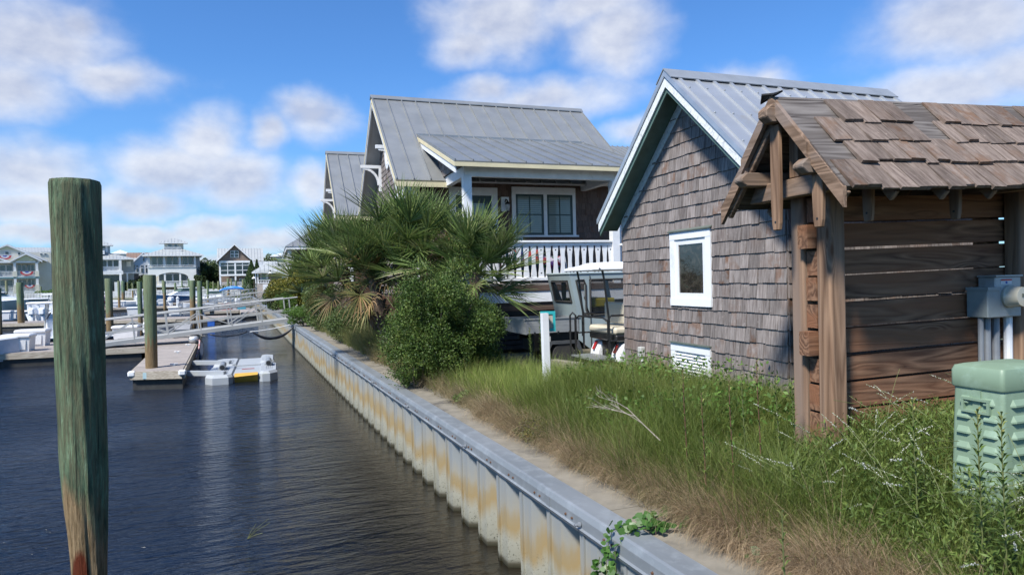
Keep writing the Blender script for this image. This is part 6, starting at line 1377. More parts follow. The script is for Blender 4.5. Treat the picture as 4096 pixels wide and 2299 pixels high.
# helper: plan frame facing the camera, at depth D; (u = metres right from px, v = metres up)
def frame(sx, D, rz=None):
    p = atD(sx, 1150, D); a = math.atan2(p.x, p.y); rz_ = -a if rz is None else rz
    return Vector((p.x, p.y, 0)), rz_
wallm = {}
def fm(name, c, **k): return pm(name, c, tuple(x*0.9 for x in c), ns=0.5, **k)
h_white = fm('far_white_siding', (0.76, 0.77, 0.75)); h_grey = fm('far_grey_siding_and_shade', (0.36, 0.41, 0.43)); h_cream = fm('far_cream_siding', (0.66, 0.63, 0.53)); h_yel = fm('far_yellow_gable', (0.62, 0.58, 0.36)); h_cedar = pm('far_cedar', (0.24, 0.18, 0.14), (0.15, 0.11, 0.09), ns=1.5); h_aqua = fm('far_aqua_trim', (0.34, 0.55, 0.55)); brown_rf = pm('brown_shingle_roof', (0.26, 0.18, 0.13), (0.20, 0.13, 0.10), ns=0.8); h_white2 = fm('far_pale_blue_white', (0.58, 0.62, 0.63))  # the grey is real siding and also a shade tone for two pale houses
class House:
    """distant house; local x right, y away, z up; px/py give metres at depth D"""
    def __init__(s, name, label, sx, D, rz=None, cat='house'):
        s.o, s.rz = frame(sx, D, rz); s.D = D; s.sx = sx; s.t = thing(name, label, cat, (s.o.x, s.o.y, 0), s.rz)
    def X(s, px): return (px-s.sx)/2700*s.D
    def Z(s, py): return CZ+((1160-0.024*(s.sx-207))-py)/2700*s.D
    def b(s, nm, m, x0, x1, y0, y1, z0, z1, par=None): return MB().box(x0, x1, y0, y1, z0, z1).build(nm, m, par or s.t, local=True)
    def win(s, x0, x1, z0, z1, y, n=1, g=None):
        f = s.b('window', white, x0, x1, y-0.06, y, z0, z1); w = (x1-x0)/n; k = min(0.14, w*0.12)
        mb = MB()
        for i in range(n): mb.box(x0+i*w+k, x0+(i+1)*w-k, y-0.09, y-0.062, z0+k, z1-k)
        mb.build('pane', g or dark_glass, f, local=True)
    def gable(s, nm, m, x0, x1, y, zb, zt, th=0.2, par=None): return MB().prism([(x0, y, zb), (x1, y, zb), ((x0+x1)/2, y, zt)], (0, th, 0)).build(nm, m, par or s.t, local=True)
    def gable_roof(s, m, x0, x1, y0, y1, ze, zr, ax='y', trim=None):
        mb = MB()
        if ax == 'y':
            xc = (x0+x1)/2
            for (xe) in (x0, x1): mb.prism([(xe, y0, ze), (xc, y0, zr), (xc, y0, zr-0.25), (xe, y0, ze-0.25)], (0, y1-y0, 0))
        else:
            yc = (y0+y1)/2
            for ye in (y0, y1): mb.prism([(x0, ye, ze), (x0, yc, zr), (x0, yc, zr-0.25), (x0, ye, ze-0.25)], (x1-x0, 0, 0))
        o = mb.build('roof', m, s.t, local=True)
        sm_ = MB()
        if ax == 'x':
            x = x0+0.3
            while x < x1: sm_.bar((x, y0, ze+0.03), (x, (y0+y1)/2, zr+0.03), 0.06, 0.08); x += 0.55
        else:
            yy = y0+0.3
            while yy < y1: sm_.bar((x1, yy, ze+0.03), ((x0+x1)/2, yy, zr+0.03), 0.06, 0.08); yy += 0.55
        sm_.build('roof_ribs', m, o, local=True)
        if trim and ax == 'y':
            tb = MB(); xc = (x0+x1)/2
            for xe in (x0, x1): tb.prism([(xe, y0-0.06, ze-0.32), (xc, y0-0.06, zr-0.32), (xc, y0-0.06, zr), (xe, y0-0.06, ze)], (0, 0.05, 0))
            tb.build('barge_board', trim, s.t, local=True)
    def hip(s, m, x0, x1, y0, y1, ze, zr, ov=0.0):
        mb = MB(); a, b_ = hip_roof(mb, x0, x1, y0, y1, ze, zr); o = mb.build('roof', m, s.t, local=True); sm_ = MB(); x = x0+0.5
        dy = (a[1]-y0)
        while x < x1-0.4:
            k = min(1, min(x-x0, x1-x)/max(0.1, (a[0]-x0))); sm_.bar((x, y0, ze+0.03), (x, y0+dy*k, ze+0.03+(zr-ze)*k), 0.06, 0.08); x += 0.6
        sm_.build('roof_ribs', m, o, local=True); MB().box(x0, x1, y0-0.05, y0+0.05, ze-0.22, ze).build('fascia', white, s.t, local=True)
    def rail(s, x0, x1, z, y, h=0.95):
        mb = MB(); mb.box(x0, x1, y-0.05, y+0.05, z+h-0.1, z+h); mb.box(x0, x1, y-0.04, y+0.04, z+0.08, z+0.16); x = x0
        while x < x1: mb.box(x, x+0.07, y-0.02, y+0.02, z+0.16, z+h-0.1); x += 0.22
        mb.build('railing', fence_w, s.t, local=True)
def bunting(par, x0, x1, z, y, local=True):
    cols = [pm('bunting_red', (0.5, 0.05, 0.06)), pm('bunting_white', (0.65, 0.65, 0.66)), pm('bunting_blue', (0.05, 0.08, 0.40))]
    t = par; xc = (x0+x1)/2; r1 = (x1-x0)/2
    for i, m in enumerate(cols):
        ra, rb = r1*(1-i/3), r1*(1-(i+1)/3); mb = MB(); n = 12; 
        for k in range(n):
            a0, a1 = math.pi*k/n, math.pi*(k+1)/n
            q = [(xc+rr*math.cos(a), y, z-rr*0.75*math.sin(a)) for rr, a in ((ra, a0), (ra, a1), (max(rb, 0.001), a1), (max(rb, 0.001), a0))]; mb.prism(q, (0, -0.03, 0))
        mb.build('stripe', m, t, local=True)
# H1 three-storey house with bunting
h = House('beach_house', 'cream three-storey house with gabled balconies and red white blue bunting at the far left', 60, 138)
X, Z = h.X, h.Z; zb = 1.2
h.b('wall', h_cream, X(-75), X(184), 2.4, 11, zb, Z(1006)); h.b('shade_toned_side_wall', h_grey, X(150), X(188), 2.6, 14, zb, Z(1003))  # grey on the right side paints in the shade of the cream house
h.gable_roof(roof_far, X(-80), X(196), 4, 15, Z(1003), Z(978), 'x'); h.gable_roof(roof_far, X(-95), X(171), 1.3, 9, Z(1039), Z(974), 'y', white)
h.gable('gable_wall', h_cream, X(-90), X(166), 1.6, Z(1041), Z(979)); h.gable('gable', h_yel, X(14), X(62), 1.45, Z(994), Z(982))
h.gable_roof(roof_far, X(46), X(152), -1.0, 8, Z(1042), Z(1011), 'y', white); h.gable('gable', h_yel, X(64), X(132), -0.75, Z(1041), Z(1018))
h.gable_roof(roof_far, X(-60), X(45), -0.5, 8, Z(1042), Z(1022), 'y', white)
for zz in (1044, 1107): h.b('beam', h_aqua if zz == 1107 else white, X(-50), X(142), -0.6, -0.3, Z(zz+6), Z(zz-2))
for px in (3, 62, 134): h.b('porch_post', white, X(px-5), X(px+4), -0.6, 0.0, zb, Z(1044)); h.b('post_base', h_cream, X(px-7), X(px+6), -0.75, 0.1, Z(1105), Z(1083)); h.b('post_base', h_cream, X(px-7), X(px+6), -0.75, 0.1, Z(1172), Z(1138))
h.b('balcony_floor', white, X(-50), X(142), -0.7, 2.4, Z(1107), Z(1103)); h.b('balcony_floor', white, X(-50), X(142), -0.7, 2.4, Z(1172), Z(1166))
for zz in (1103, 1166): h.rail(X(-50), X(142), Z(zz), -0.4)
for (a, b) in ((-40, -6), (10, 55), (70, 98), (102, 127)):
    h.win(X(a), X(b), Z(1082), Z(1056), 2.38, 2, grey_glass); h.win(X(a), X(b), Z(1143), Z(1116), 2.38, 2, grey_glass)
for (a, b, c, d) in ((2, 12, 1017, 1006), (72, 82, 1017, 1006), (30, 45, 1021, 1002), (146, 156, 1017, 1009), (160, 170, 1017, 1009)): h.win(X(a), X(b), Z(c), Z(d), 1.55 if a < 100 else 2.35)
for z_ in (1064, 1118): h.win(X(156), X(170), Z(z_+18), Z(z_-2), 2.55, 1, grey_glass)
h.rail(X(8), X(62), Z(1031), 0.9, 0.8)
t_ = h
def bunting_thing(hh, x0, x1, z, y, label):
    c = Vector((hh.o.x, hh.o.y, 0)); t = thing('bunting', label, 'bunting', (hh.o.x, hh.o.y, 0), hh.rz, 'bunting on the cream house'); bunting(t, x0, x1, z, y)
bunting_thing(h, X(10), X(52), Z(1020), 0.75, 'bunting on the top balcony of the cream house'); bunting_thing(h, X(78), X(122), Z(1085), -0.8, 'bunting on the middle balcony of the cream house'); bunting_thing(h, X(92), X(124), Z(1140), -0.8, 'bunting on the lowest balcony of the cream house')
# H1b house behind
h = House('rear_house', 'grey roofed house half hidden right of the bunting house', 205, 158); X, Z = h.X, h.Z
h.b('wall', h_grey, X(184), X(222), 0, 8, 1.2, Z(1043)); h.gable_roof(roof_far, X(180), X(226), -0.5, 8.5, Z(1043), Z(1024), 'x'); h.win(X(205), X(215), Z(1085), Z(1060), 0)
# H2 grey house with tower
h = House('tower_house', 'grey and white house with a square tower behind the large near piling', 400, 132); X, Z = h.X, h.Z
h.b('wall', h_grey, X(300), X(522), 2.0, 14, 1.2, Z(1036)); h.b('front_wall', h_white, X(300), X(478), 1.0, 2.0, 1.2, Z(1036))
h.hip(roof_far, X(290), X(525), -0.2, 14, Z(1033), Z(998)); h.b('tower', h_grey, X(330), X(440), 3.5, 8.0, Z(1033), Z(974)); h.hip(roof_far, X(322), X(452), 2.6, 9, Z(974), Z(945))
for (a, b, c, d) in ((395, 407, 997, 975), (412, 424, 990, 975)): h.win(X(a), X(b), Z(c), Z(d), 3.45)
h.b('tower_post', white, X(424), X(431), 3.3, 3.5, Z(1005), Z(974)); h.b('balcony', white, X(395), X(420), 1.8, 3.4, Z(1014), Z(998))
for px in (398, 472): h.b('porch_post', white, X(px-4), X(px+5), -0.2, 0.4, Z(1090), Z(1035)); h.b('porch_post', white, X(px-4), X(px+4), -0.4, 0.2, 1.2, Z(1097))
h.b('beam', white, X(300), X(482), -0.3, 1.0, Z(1097), Z(1083)); h.win(X(407), X(468), Z(1068), Z(1038), 0.97, 3, dark_glass); h.rail(X(403), X(468), Z(1084), 0.3)
h.b('doorway', dark_glass, X(406), X(468), 0.90, 0.98, 1.9, Z(1100)); h.b('stair', white, X(450), X(470), -2.2, -0.6, 1.2, Z(1128)); h.win(X(495), X(512), Z(1065), Z(1042), 1.95, 1, h_white); h.b('side_post', white, X(494), X(499), 0.4, 0.9, 1.2, Z(1090))
h.b('lower_wall', dark_glass, X(480), X(540), 3.0, 9, 1.2, Z(1092)); h.b('lower_roof', white, X(478), X(545), 1.5, 9, Z(1094), Z(1088))
# small roofs behind
h = House('rear_house', 'pale blue-white roofed house between the tower house and the brown roofed house', 488, 165); X, Z = h.X, h.Z
h.b('wall', h_white, X(455), X(517), 0, 8, 1.2, Z(1012)); h.hip(fm('pale_blue_roof', (0.62, 0.68, 0.72)), X(452), X(520), -0.5, 8.5, Z(1012), Z(997))
h = House('gabled_house', 'white gabled house with brown shingle roof behind the dark palm', 565, 150); X, Z = h.X, h.Z
h.b('wall', h_white, X(522), X(612), 1, 10, 1.2, Z(1030)); h.gable_roof(brown_rf, X(515), X(625), 3, 12, Z(1029), Z(1003), 'x'); h.gable('gable', h_white2, X(528), X(625), 0, Z(1058), Z(1008), 0.9); h.gable_roof(roof_far, X(522), X(632), -0.4, 4, Z(1060), Z(1006), 'y', white)
h.b('front_wall', h_white2, X(545), X(612), 0.02, 0.9, 1.2, Z(1058)); h.win(X(573), X(581), Z(1043), Z(1028), -0.02)
for (a, b) in ((549, 557), (565, 575), (581, 591), (598, 606)): h.win(X(a), X(b), Z(1067), Z(1059), 0.0); h.win(X(a), X(b), Z(1088), Z(1070), 0.0)
# H4 arched white house
h = House('arched_house', 'big white house with arched veranda, hip roof and small lookout cupola', 692, 134); X, Z = h.X, h.Z
h.b('wall', h_cream, X(610), X(776), 2.2, 12, 1.2, Z(1022)); h.b('shade_toned_side_wall', h_grey, X(776), X(793), 1.0, 12, 1.2, Z(1024)); h.hip(roof_far, X(586), X(806), -0.8, 13, Z(1019), Z(978))  # right side coloured grey to stand in for its shade
h.b('cupola', h_cream, X(665), X(735), 3.2, 7.0, Z(1003), Z(966)); h.hip(roof_far, X(644), X(752), 2.2, 8, Z(965), Z(943))
h.win(X(677), X(694), Z(985), Z(969), 3.15, 1, grey_glass); h.win(X(700), X(714), Z(985), Z(970), 3.15, 1, grey_glass)
h.b('cupola_balcony', white, X(659), X(726), 1.4, 3.0, Z(1003), Z(999)); h.rail(X(659), X(726), Z(1003), 1.4, 0.85)
for px in (610, 664, 719, 774): h.b('porch_post', white, X(px-4), X(px+4), -0.1, 0.4, Z(1068), Z(1020))
for (a, b) in ((618, 659), (671, 714), (729, 769)): h.win(X(a), X(b), Z(1064), Z(1023), 2.15, 2, grey_glass)
h.rail(X(604), X(776), Z(1069), -0.1, 0.55)
# arch band: white wall with a wide flat arch
mb = MB(); xs0, xs1 = X(634), X(748); zt, zs, za = Z(1069), Z(1105), Z(1088); pts = [(X(605), 0, zt), (X(605), 0, 1.2), (xs0, 0, 1.2), (xs0, 0, zs)]
n = 14; up_ = []
for i in range(n+1):
    u = i/n; x = xs0+(xs1-xs0)*u; up_.append((x, 0, zs+(za-zs)*math.sin(math.pi*u)**0.6))
for i in range(n): mb.prism([up_[i], up_[i+1], (up_[i+1][0], 0, zt), (up_[i][0], 0, zt)], (0, 0.35, 0))
mb.prism([(X(605), 0, 1.2), (xs0, 0, 1.2), (xs0, 0, zt), (X(605), 0, zt)], (0, 0.35, 0)); mb.prism([(xs1, 0, 1.2), (X(778), 0, 1.2), (X(778), 0, zt), (xs1, 0, zt)], (0, 0.35, 0)); mb.build('arched_front', h_white, h.t, local=True)
h.win(X(640), X(744), Z(1128), Z(1092), 2.15, 4, dark_glass); h.rail(X(634), X(748), Z(1138), 0.1, 0.8); h.b('terrace', white, X(630), X(752), -0.3, 2.2, Z(1146), Z(1138))
for px in (664, 719): h.b('porch_post', white, X(px-3), X(px+3), 0.1, 0.3, Z(1138), Z(1089))
h.b('base', h_cedar, X(634), X(748), 0.4, 2.1, 1.2, Z(1147))
# small roof right of it
h = House('rear_house', 'house whose pale metal roof rises over the trees right of the arched house', 815, 170); X, Z = h.X, h.Z
h.b('wall', h_white, X(792), X(833), 0, 6, 1.2, Z(1052)); h.gable_roof(roof_far, X(788), X(837), -0.5, 7, Z(1053), Z(1034), 'x')
# H5 screened porch house
h = House('porch_house', 'cedar gabled house with two storeys of white framed screened porch', 940, 128); X, Z = h.X, h.Z
h.b('wall', h_cedar, X(882), X(1000), 1.6, 12, 1.2, Z(1038)); h.gable_roof(roof_far, X(874), X(1055), 5.0, 13, Z(1040), Z(982), 'x'); h.b('rear_wall', h_cedar, X(1000), X(1045), 5, 12, 1.2, Z(1040))
h.gable_roof(roof_far, X(874), X(1011), -0.8, 9, Z(1041), Z(973), 'y', white); h.gable('gable', h_cedar, X(884), X(1001), -0.1, Z(1042), Z(980)); h.win(X(926), X(957), Z(1029), Z(1001), -0.15, 2)
h.b('muntin', white, X(926), X(957), -0.26, -0.25, Z(1016), Z(1014)); 
h.b('beam', white, X(884), X(1001), -0.4, 0.1, Z(1050), Z(1042)); h.b('beam', white, X(884), X(1001), -0.4, 0.1, Z(1102), Z(1095))
for px in (887, 943, 997): h.b('porch_post', white, X(px-3), X(px+3), -0.35, 0.0, 1.2, Z(1048))
mb = MB()
for (a, b) in ((890, 940), (946, 994)):
    mb.box(X((a+b)/2)-0.06, X((a+b)/2)+0.06, -0.3, -0.1, Z(1095), Z(1050))
    for z_ in (1060, 1080): mb.box(X(a), X(b), -0.3, -0.1, Z(z_)-0.05, Z(z_)+0.05)
mb.build('screen_frame', white, h.t, local=True); h.b('screen', dark_glass, X(887), X(997), -0.02, 0.06, Z(1095), Z(1050)); h.rail(X(890), X(994), Z(1146), -0.2, 0.9); h.b('floor', white, X(884), X(1001), -0.4, 1.6, Z(1148), Z(1145))
h.win(X(957), X(972), Z(1138), Z(1112), 1.55, 1, grey_glass); h.win(X(925), X(935), Z(1138), Z(1110), 1.55, 1, grey_glass)
# H6 small hip roofed house
h = House('garden_house', 'small hip roofed cedar house with pale green door and white stairs', 1055, 100); X, Z = h.X, h.Z
h.b('wall', h_cedar, X(1030), X(1125), 0.8, 9, 1.0, Z(1085)); h.hip(roof_far, X(1012), X(1150), -0.5, 10, Z(1086), Z(1041)); h.b('door_trim', white, X(1042), X(1073), 0.68, 0.78, Z(1120), Z(1088)); h.b('door', fm('pale_green_door', (0.24, 0.36, 0.32)), X(1050), X(1064), 0.62, 0.67, Z(1118), Z(1092))
for px in (1026, 1034): h.b('porch_post', white, X(px-2), X(px+2), -0.3, 0.0, 1.0, Z(1087))
h.rail(X(1036), X(1080), Z(1134), -0.8, 0.6); h.b('stair', white, X(1052), X(1070), -2.5, -0.9, 1.0, Z(1136)); h.b('landing', deck_x, X(1030), X(1085), -0.9, 0.8, 1.0, Z(1134))
h.gable('dormer', white, X(1046), X(1080), 1.4, Z(1068), Z(1041), 1.0)
h = House('rear_house', 'white house with pale blue roof above the orange-green shrubs', 1125, 150); X, Z = h.X, h.Z
h.b('wall', h_white, X(1095), X(1165), 0, 8, 1.2, Z(1028)); h.hip(fm('pale_blue_roof', (0.62, 0.68, 0.72)), X(1087), X(1175), -0.5, 9, Z(1022), Z(1008))
h = House('link_building', 'low grey roofed building between the screened porch house and the garden house', 1040, 118); X, Z = h.X, h.Z
h.b('wall', h_white, X(1010), X(1060), 0, 8, 1.2, Z(1060)); h.gable_roof(roof_far, X(1005), X(1110), -0.5, 7, Z(1066), Z(1042), 'x')
# ================================================================== vegetation
def leaf_mat(name, cols, rough=0.55, trans=0.35, isl=0.35, clump=None):
    m = bpy.data.materials.new(name); m.use_nodes = True; N = NT(m.node_tree); b = N.n['Principled BSDF']
    g = N.node('ShaderNodeNewGeometry').outputs['Random Per Island']; v = N.node('ShaderNodeTexCoord').outputs['Object']
    h = N.math('FRACT', N.math('MULTIPLY', g, 13.7)); n = N.noise(v, clump or 2.2, 3, 0.55)
    f = N.math('ADD', N.math('MULTIPLY', h, 0.55), N.math('MULTIPLY', N.maprange(n, 0.3, 0.7), 0.45))
    col = N.ramp(f, [(i/(len(cols)-1), c) for i, c in enumerate(cols)])
    k = N.math('ADD', 1-isl, N.math('MULTIPLY', N.math('FRACT', N.math('MULTIPLY', g, 37.1)), 2*isl)); col = N.mix(1.0, col, N.comb(k, k, k), 'MULTIPLY')
    N.l.new(col, b.inputs['Base Color']); b.inputs['Roughness'].default_value = rough; b.inputs['Specular IOR Level'].default_value = 0.35
    t = N.node('ShaderNodeBsdfTranslucent'); N.l.new(col, t.inputs[0]); ms = N.node('ShaderNodeMixShader'); ms.inputs[0].default_value = trans
    N.l.new(b.outputs[0], ms.inputs[1]); N.l.new(t.outputs[0], ms.inputs[2]); N.l.new(ms.outputs[0], N.n['Material Output'].inputs[0]); return m
bark = pm('grey_bark', (0.16, 0.13, 0.10), (0.08, 0.065, 0.05), ns=8, sc=(1, 1, 0.3), rough=0.9, bump=0.5)
def leaf_quads(P, size, rs, aspect=2.0, up=0.3):
    """one folded leaf (diamond quad) per point, random facing"""
    n = len(P); d = rs.normal(size=(n, 3)); d[:, 2] += up; d /= np.linalg.norm(d, axis=1)[:, None]; e = rs.normal(size=(n, 3)); e -= (e*d).sum(1)[:, None]*d; e /= np.linalg.norm(e, axis=1)[:, None]
    s = size*rs.uniform(0.6, 1.35, n)[:, None]; a = d*s; b = e*s/aspect
    V = np.stack([P-a*0.5, P+b*0.5, P+a*0.5, P-b*0.5], 1).reshape(-1, 3); F = np.arange(4*n).reshape(n, 4); return V, F
def blob_points(c, r, n, rs, shell=0.55, lumps=14, lump_r=0.38, flat=0.0):
    """points in an irregular crown made of many overlapping lumps"""
    c = np.array(c); r = np.array(r); L = rs.normal(size=(lumps, 3)); L /= np.linalg.norm(L, axis=1)[:, None]; L *= rs.uniform(0.35, 0.92, lumps)[:, None]
    L[:, 2] = np.where(L[:, 2] < -0.55, -0.55, L[:, 2]); idx = rs.randint(0, lumps, n); q = rs.normal(size=(n, 3)); q /= np.linalg.norm(q, axis=1)[:, None]; q *= (rs.uniform(shell, 1.0, n)**0.7)[:, None]
    rad = lump_r*rs.uniform(0.7, 1.25, lumps)[idx][:, None]; return c+(L[idx]+q*rad)*r
def bush(name, label, cat, loc, r, n, size, m, seed, group=None, lumps=16, lump_r=0.38, aspect=1.8, trunk=True, crown='crown', stems=5, twigs=0.0, up=0.3):
    rs = np.random.RandomState(seed); t = thing(name, label, cat, tuple(loc), 0, group); c = Vector(loc)+Vector((0, 0, r[2]*0.95))
    P = blob_points(tuple(c), r, n, rs, lumps=lumps, lump_r=lump_r)
    if twigs:
        k = int(n*twigs); d = P[:k]-np.array(c); P[:k] = np.array(c)+d*(1+0.18*rs.rand(k)[:, None])
    P = P[P[:, 2] > loc[2]+0.02]; V, F = leaf_quads(P, size, rs, aspect, up); mb = MB(); mb.npadd(V, F); mb.build(crown, m, t)
    if trunk:
        tb = MB(); rg = random.Random(seed)
        for i in range(stems):
            a = rg.uniform(0, 6.28); e = Vector((c.x+r[0]*0.6*math.cos(a), c.y+r[1]*0.6*math.sin(a), c.z+r[2]*rg.uniform(0, 0.5))); b = Vector(loc)+Vector((0.06*math.cos(a), 0.06*math.sin(a), -0.1))
            tb.tube([b, b.lerp(e, 0.5)+Vector((rg.uniform(-.05, .05), rg.uniform(-.05, .05), 0.1)), e], [0.03*r[2]+0.006, 0.02*r[2], 0.004], 6)
        tb.build('trunk', bark, t)
    return t
# ---------------------------------------------------------------- grasses
def blades(P, h, wd, heading, bend, rs, segs=4):
    """curved tapering ribbons: P roots (n,3)"""
    n = len(P); T = np.linspace(0, 1, segs+1); dx, dy = np.cos(heading), np.sin(heading); side = heading+np.pi/2+rs.uniform(-0.9, 0.9, n); sx_, sy_ = np.cos(side), np.sin(side); V = np.zeros((n, segs+1, 2, 3)); px = P.copy().astype(float)
    ang0 = rs.uniform(0.02, 0.22, n)
    for k, t in enumerate(T):
        if k:
            a = ang0+bend*(t-0.5/segs)**1.5*1.6; st = h/segs; px = px+np.stack([dx*np.sin(a)*st, dy*np.sin(a)*st, np.cos(a)*st], 1)
        w = wd*(1-t*0.92)*0.5
        V[:, k, 0] = px+np.stack([sx_*w, sy_*w, 0*w], 1); V[:, k, 1] = px-np.stack([sx_*w, sy_*w, 0*w], 1)
    V = V.reshape(n, -1, 3); base = np.arange(n)[:, None]*(2*(segs+1)); F = []
    for k in range(segs): F.append(np.concatenate([base+2*k, base+2*k+1, base+2*k+3, base+2*k+2], 1))
    return V.reshape(-1, 3), np.concatenate(F, 0)
gz_v = np.vectorize(gz); xw_v = np.vectorize(xw)
def in_building(x, y):
    return ((x > 4.5) & (y > 5.05) & (y < 8.3)) | ((x > 3.7) & (y > 3.93) & (y < 4.07)) | ((x > 4.3) & (y > 9.55)) | ((x > 3.68) & (x < 4.26) & (y > 2.52) & (y < 2.9)) | ((x > 4.0) & (y > 14.8))
def clumps(xr, yr, nc, per, hr, wd, bend, spread, rs, dens=None, lean=(0, 0), segs=4, edge=0.62, rel=False):
    x = rs.uniform(*xr, nc); y = rs.uniform(*yr, nc); x = x+xw_v(y) if rel else x; d = x-xw_v(y); ok = (d > edge) & ~in_building(x, y)
    if dens is not None: ok &= rs.rand(nc) < dens(x, y)
    x, y = x[ok], y[ok]; m = len(x); ch = rs.uniform(hr[0], hr[1], m); idx = np.repeat(np.arange(m), per); n = len(idx); a = rs.uniform(0, 2*np.pi, n); rr = spread*np.sqrt(rs.rand(n))
    X = x[idx]+rr*np.cos(a); Y = y[idx]+rr*np.sin(a); Zz = gz_v(X, Y)-0.03; hd = a+rs.normal(0, 0.5, n)
    if lean[0]: hd = np.arctan2(np.sin(hd)+lean[1]*lean[0], np.cos(hd)+lean[0]*math.cos(lean[1]) if False else np.cos(hd)-lean[0])
    h = ch[idx]*rs.uniform(0.55, 1.15, n)*np.where((X > 3.55) & (Y > 4.6) & (Y < 8.6), 0.66, 1.0)*np.where((X > 3.9) & (Y > 8.3), 0.5, 1.0)*np.where((X > 3.15) & (Y < 4.7) & (Y > 2.6) & (np.asarray(hr).mean() > 0.4), 0.48, 1.0); b = bend*rs.uniform(0.35, 1.5, n)*(0.5+rr/spread)
    ins = in_building(X, Y); X, Y, Zz, h, hd, b = [q[~ins] for q in (X, Y, Zz, h, hd, b)]
    return blades(np.stack([X, Y, Zz], 1), h, wd*rs.uniform(0.6, 1.3, len(X)), hd, b, rs, segs)
green_g = leaf_mat('green_grass_blade', [(0.095, 0.150, 0.024), (0.155, 0.220, 0.036), (0.225, 0.290, 0.056), (0.30, 0.32, 0.095), (0.40, 0.34, 0.15)], trans=0.4, isl=0.3, clump=1.1)
dark_g = leaf_mat('dark_grass_blade', [(0.062, 0.098, 0.018), (0.105, 0.152, 0.028), (0.160, 0.205, 0.044), (0.25, 0.24, 0.085)], trans=0.35, isl=0.35, clump=1.6)
dry_g = leaf_mat('dry_grass_blade', [(0.17, 0.115, 0.065), (0.27, 0.19, 0.11), (0.38, 0.28, 0.17), (0.44, 0.36, 0.24)], trans=0.2, isl=0.3, rough=0.7, clump=2)
rs = np.random.RandomState(11); mb = MB()
mb.npadd(*clumps((2.6, 6.6), (6.9, 11.0), 620, 95, (0.38, 0.62), 0.006, 0.55, 0.20, rs))
mb.npadd(*clumps((1.9, 5.0), (9.0, 13.4), 420, 75, (0.35, 0.62), 0.007, 0.5, 0.20, rs, dens=lambda x, y: np.where(x < 4.4, 0.8, 0.5)))
tag(mb.build('grass', green_g), 'bright green tall grass between the golf carts and the shed', 'grass', kind='stuff')
mb = MB()
mb.npadd(*clumps((2.6, 4.7), (2.9, 7.6), 760, 130, (0.42, 0.70), 0.0045, 0.75, 0.17, rs, dens=lambda x, y: 0.25+0.7*((x-xw_v(y)) > 0.85)))
mb.npadd(*clumps((2.85, 5.2), (1.2, 3.9), 900, 90, (0.20, 0.40), 0.0055, 0.8, 0.17, rs))
tag(mb.build('grass', dark_g), 'deep green fine grass on the mound before the shed and timber shelter', 'grass', kind='stuff')
mb = MB()
mb.npadd(*clumps((2.3, 3.2), (2.4, 8.0), 620, 110, (0.26, 0.50), 0.0038, 1.25, 0.11, rs, dens=lambda x, y: np.exp(-np.clip(x-xw_v(y)-0.55, 0, 9)*3.2), lean=(0.8, 0), edge=0.5))
mb.npadd(*clumps((0.52, 0.88), (1.4, 3.8), 260, 140, (0.25, 0.45), 0.0038, 1.6, 0.12, rs, lean=(0.8, 0), edge=0.5, rel=True))
mb.npadd(*clumps((1.9, 3.2), (7.5, 16), 170, 70, (0.3, 0.55), 0.006, 0.9, 0.14, rs, dens=lambda x, y: np.exp(-np.clip(x-xw_v(y)-0.62, 0, 9)*3.0), lean=(0.5, 0)))
mb.npadd(*clumps((2.5, 5.5), (3.0, 12), 70, 20, (0.35, 0.62), 0.004, 0.7, 0.15, rs))
tag(mb.build('dry_grass', dry_g), 'tan dead grass drooping over the concrete strip behind the seawall', 'dry grass', kind='stuff')
mb_dry2 = MB(); mb_dry2.npadd(*clumps((0.50, 0.80), (3.6, 9.5), 330, 75, (0.24, 0.46), 0.0042, 1.1, 0.10, rs, lean=(0.9, 0), edge=0.45, rel=True))
mb_dry2.npadd(*clumps((0.50, 0.80), (9.5, 15), 110, 60, (0.28, 0.5), 0.006, 1.0, 0.12, rs, lean=(0.7, 0), edge=0.45, rel=True))
tag(mb_dry2.build('dry_grass', leaf_mat('straw_green_blade', [(0.14, 0.13, 0.05), (0.24, 0.20, 0.10), (0.36, 0.28, 0.17), (0.20, 0.22, 0.07)], trans=0.25, isl=0.3, clump=2)), 'straw and green mixed grass edge spilling toward the seawall cap', 'dry grass', kind='stuff')
mb = MB()   # tufted muhly grass in front of the palmetto
mb.npadd(*clumps((0.62, 1.9), (12.8, 20.5), 330, 100, (0.45, 0.85), 0.007, 0.75, 0.20, rs, lean=(0.25, 0), edge=0.6, rel=True))
mb.npadd(*clumps((0.62, 2.2), (16, 26), 420, 70, (0.5, 0.95), 0.009, 0.75, 0.22, rs, lean=(0.3, 0), edge=0.6, rel=True))
tag(mb.build('muhly_grass', leaf_mat('grey_green_grass', [(0.09, 0.12, 0.035), (0.16, 0.19, 0.06), (0.25, 0.25, 0.10), (0.38, 0.30, 0.18)], isl=0.3)), 'grey-green tufted grass with tan tips beneath the palmetto by the seawall', 'grass', kind='stuff')
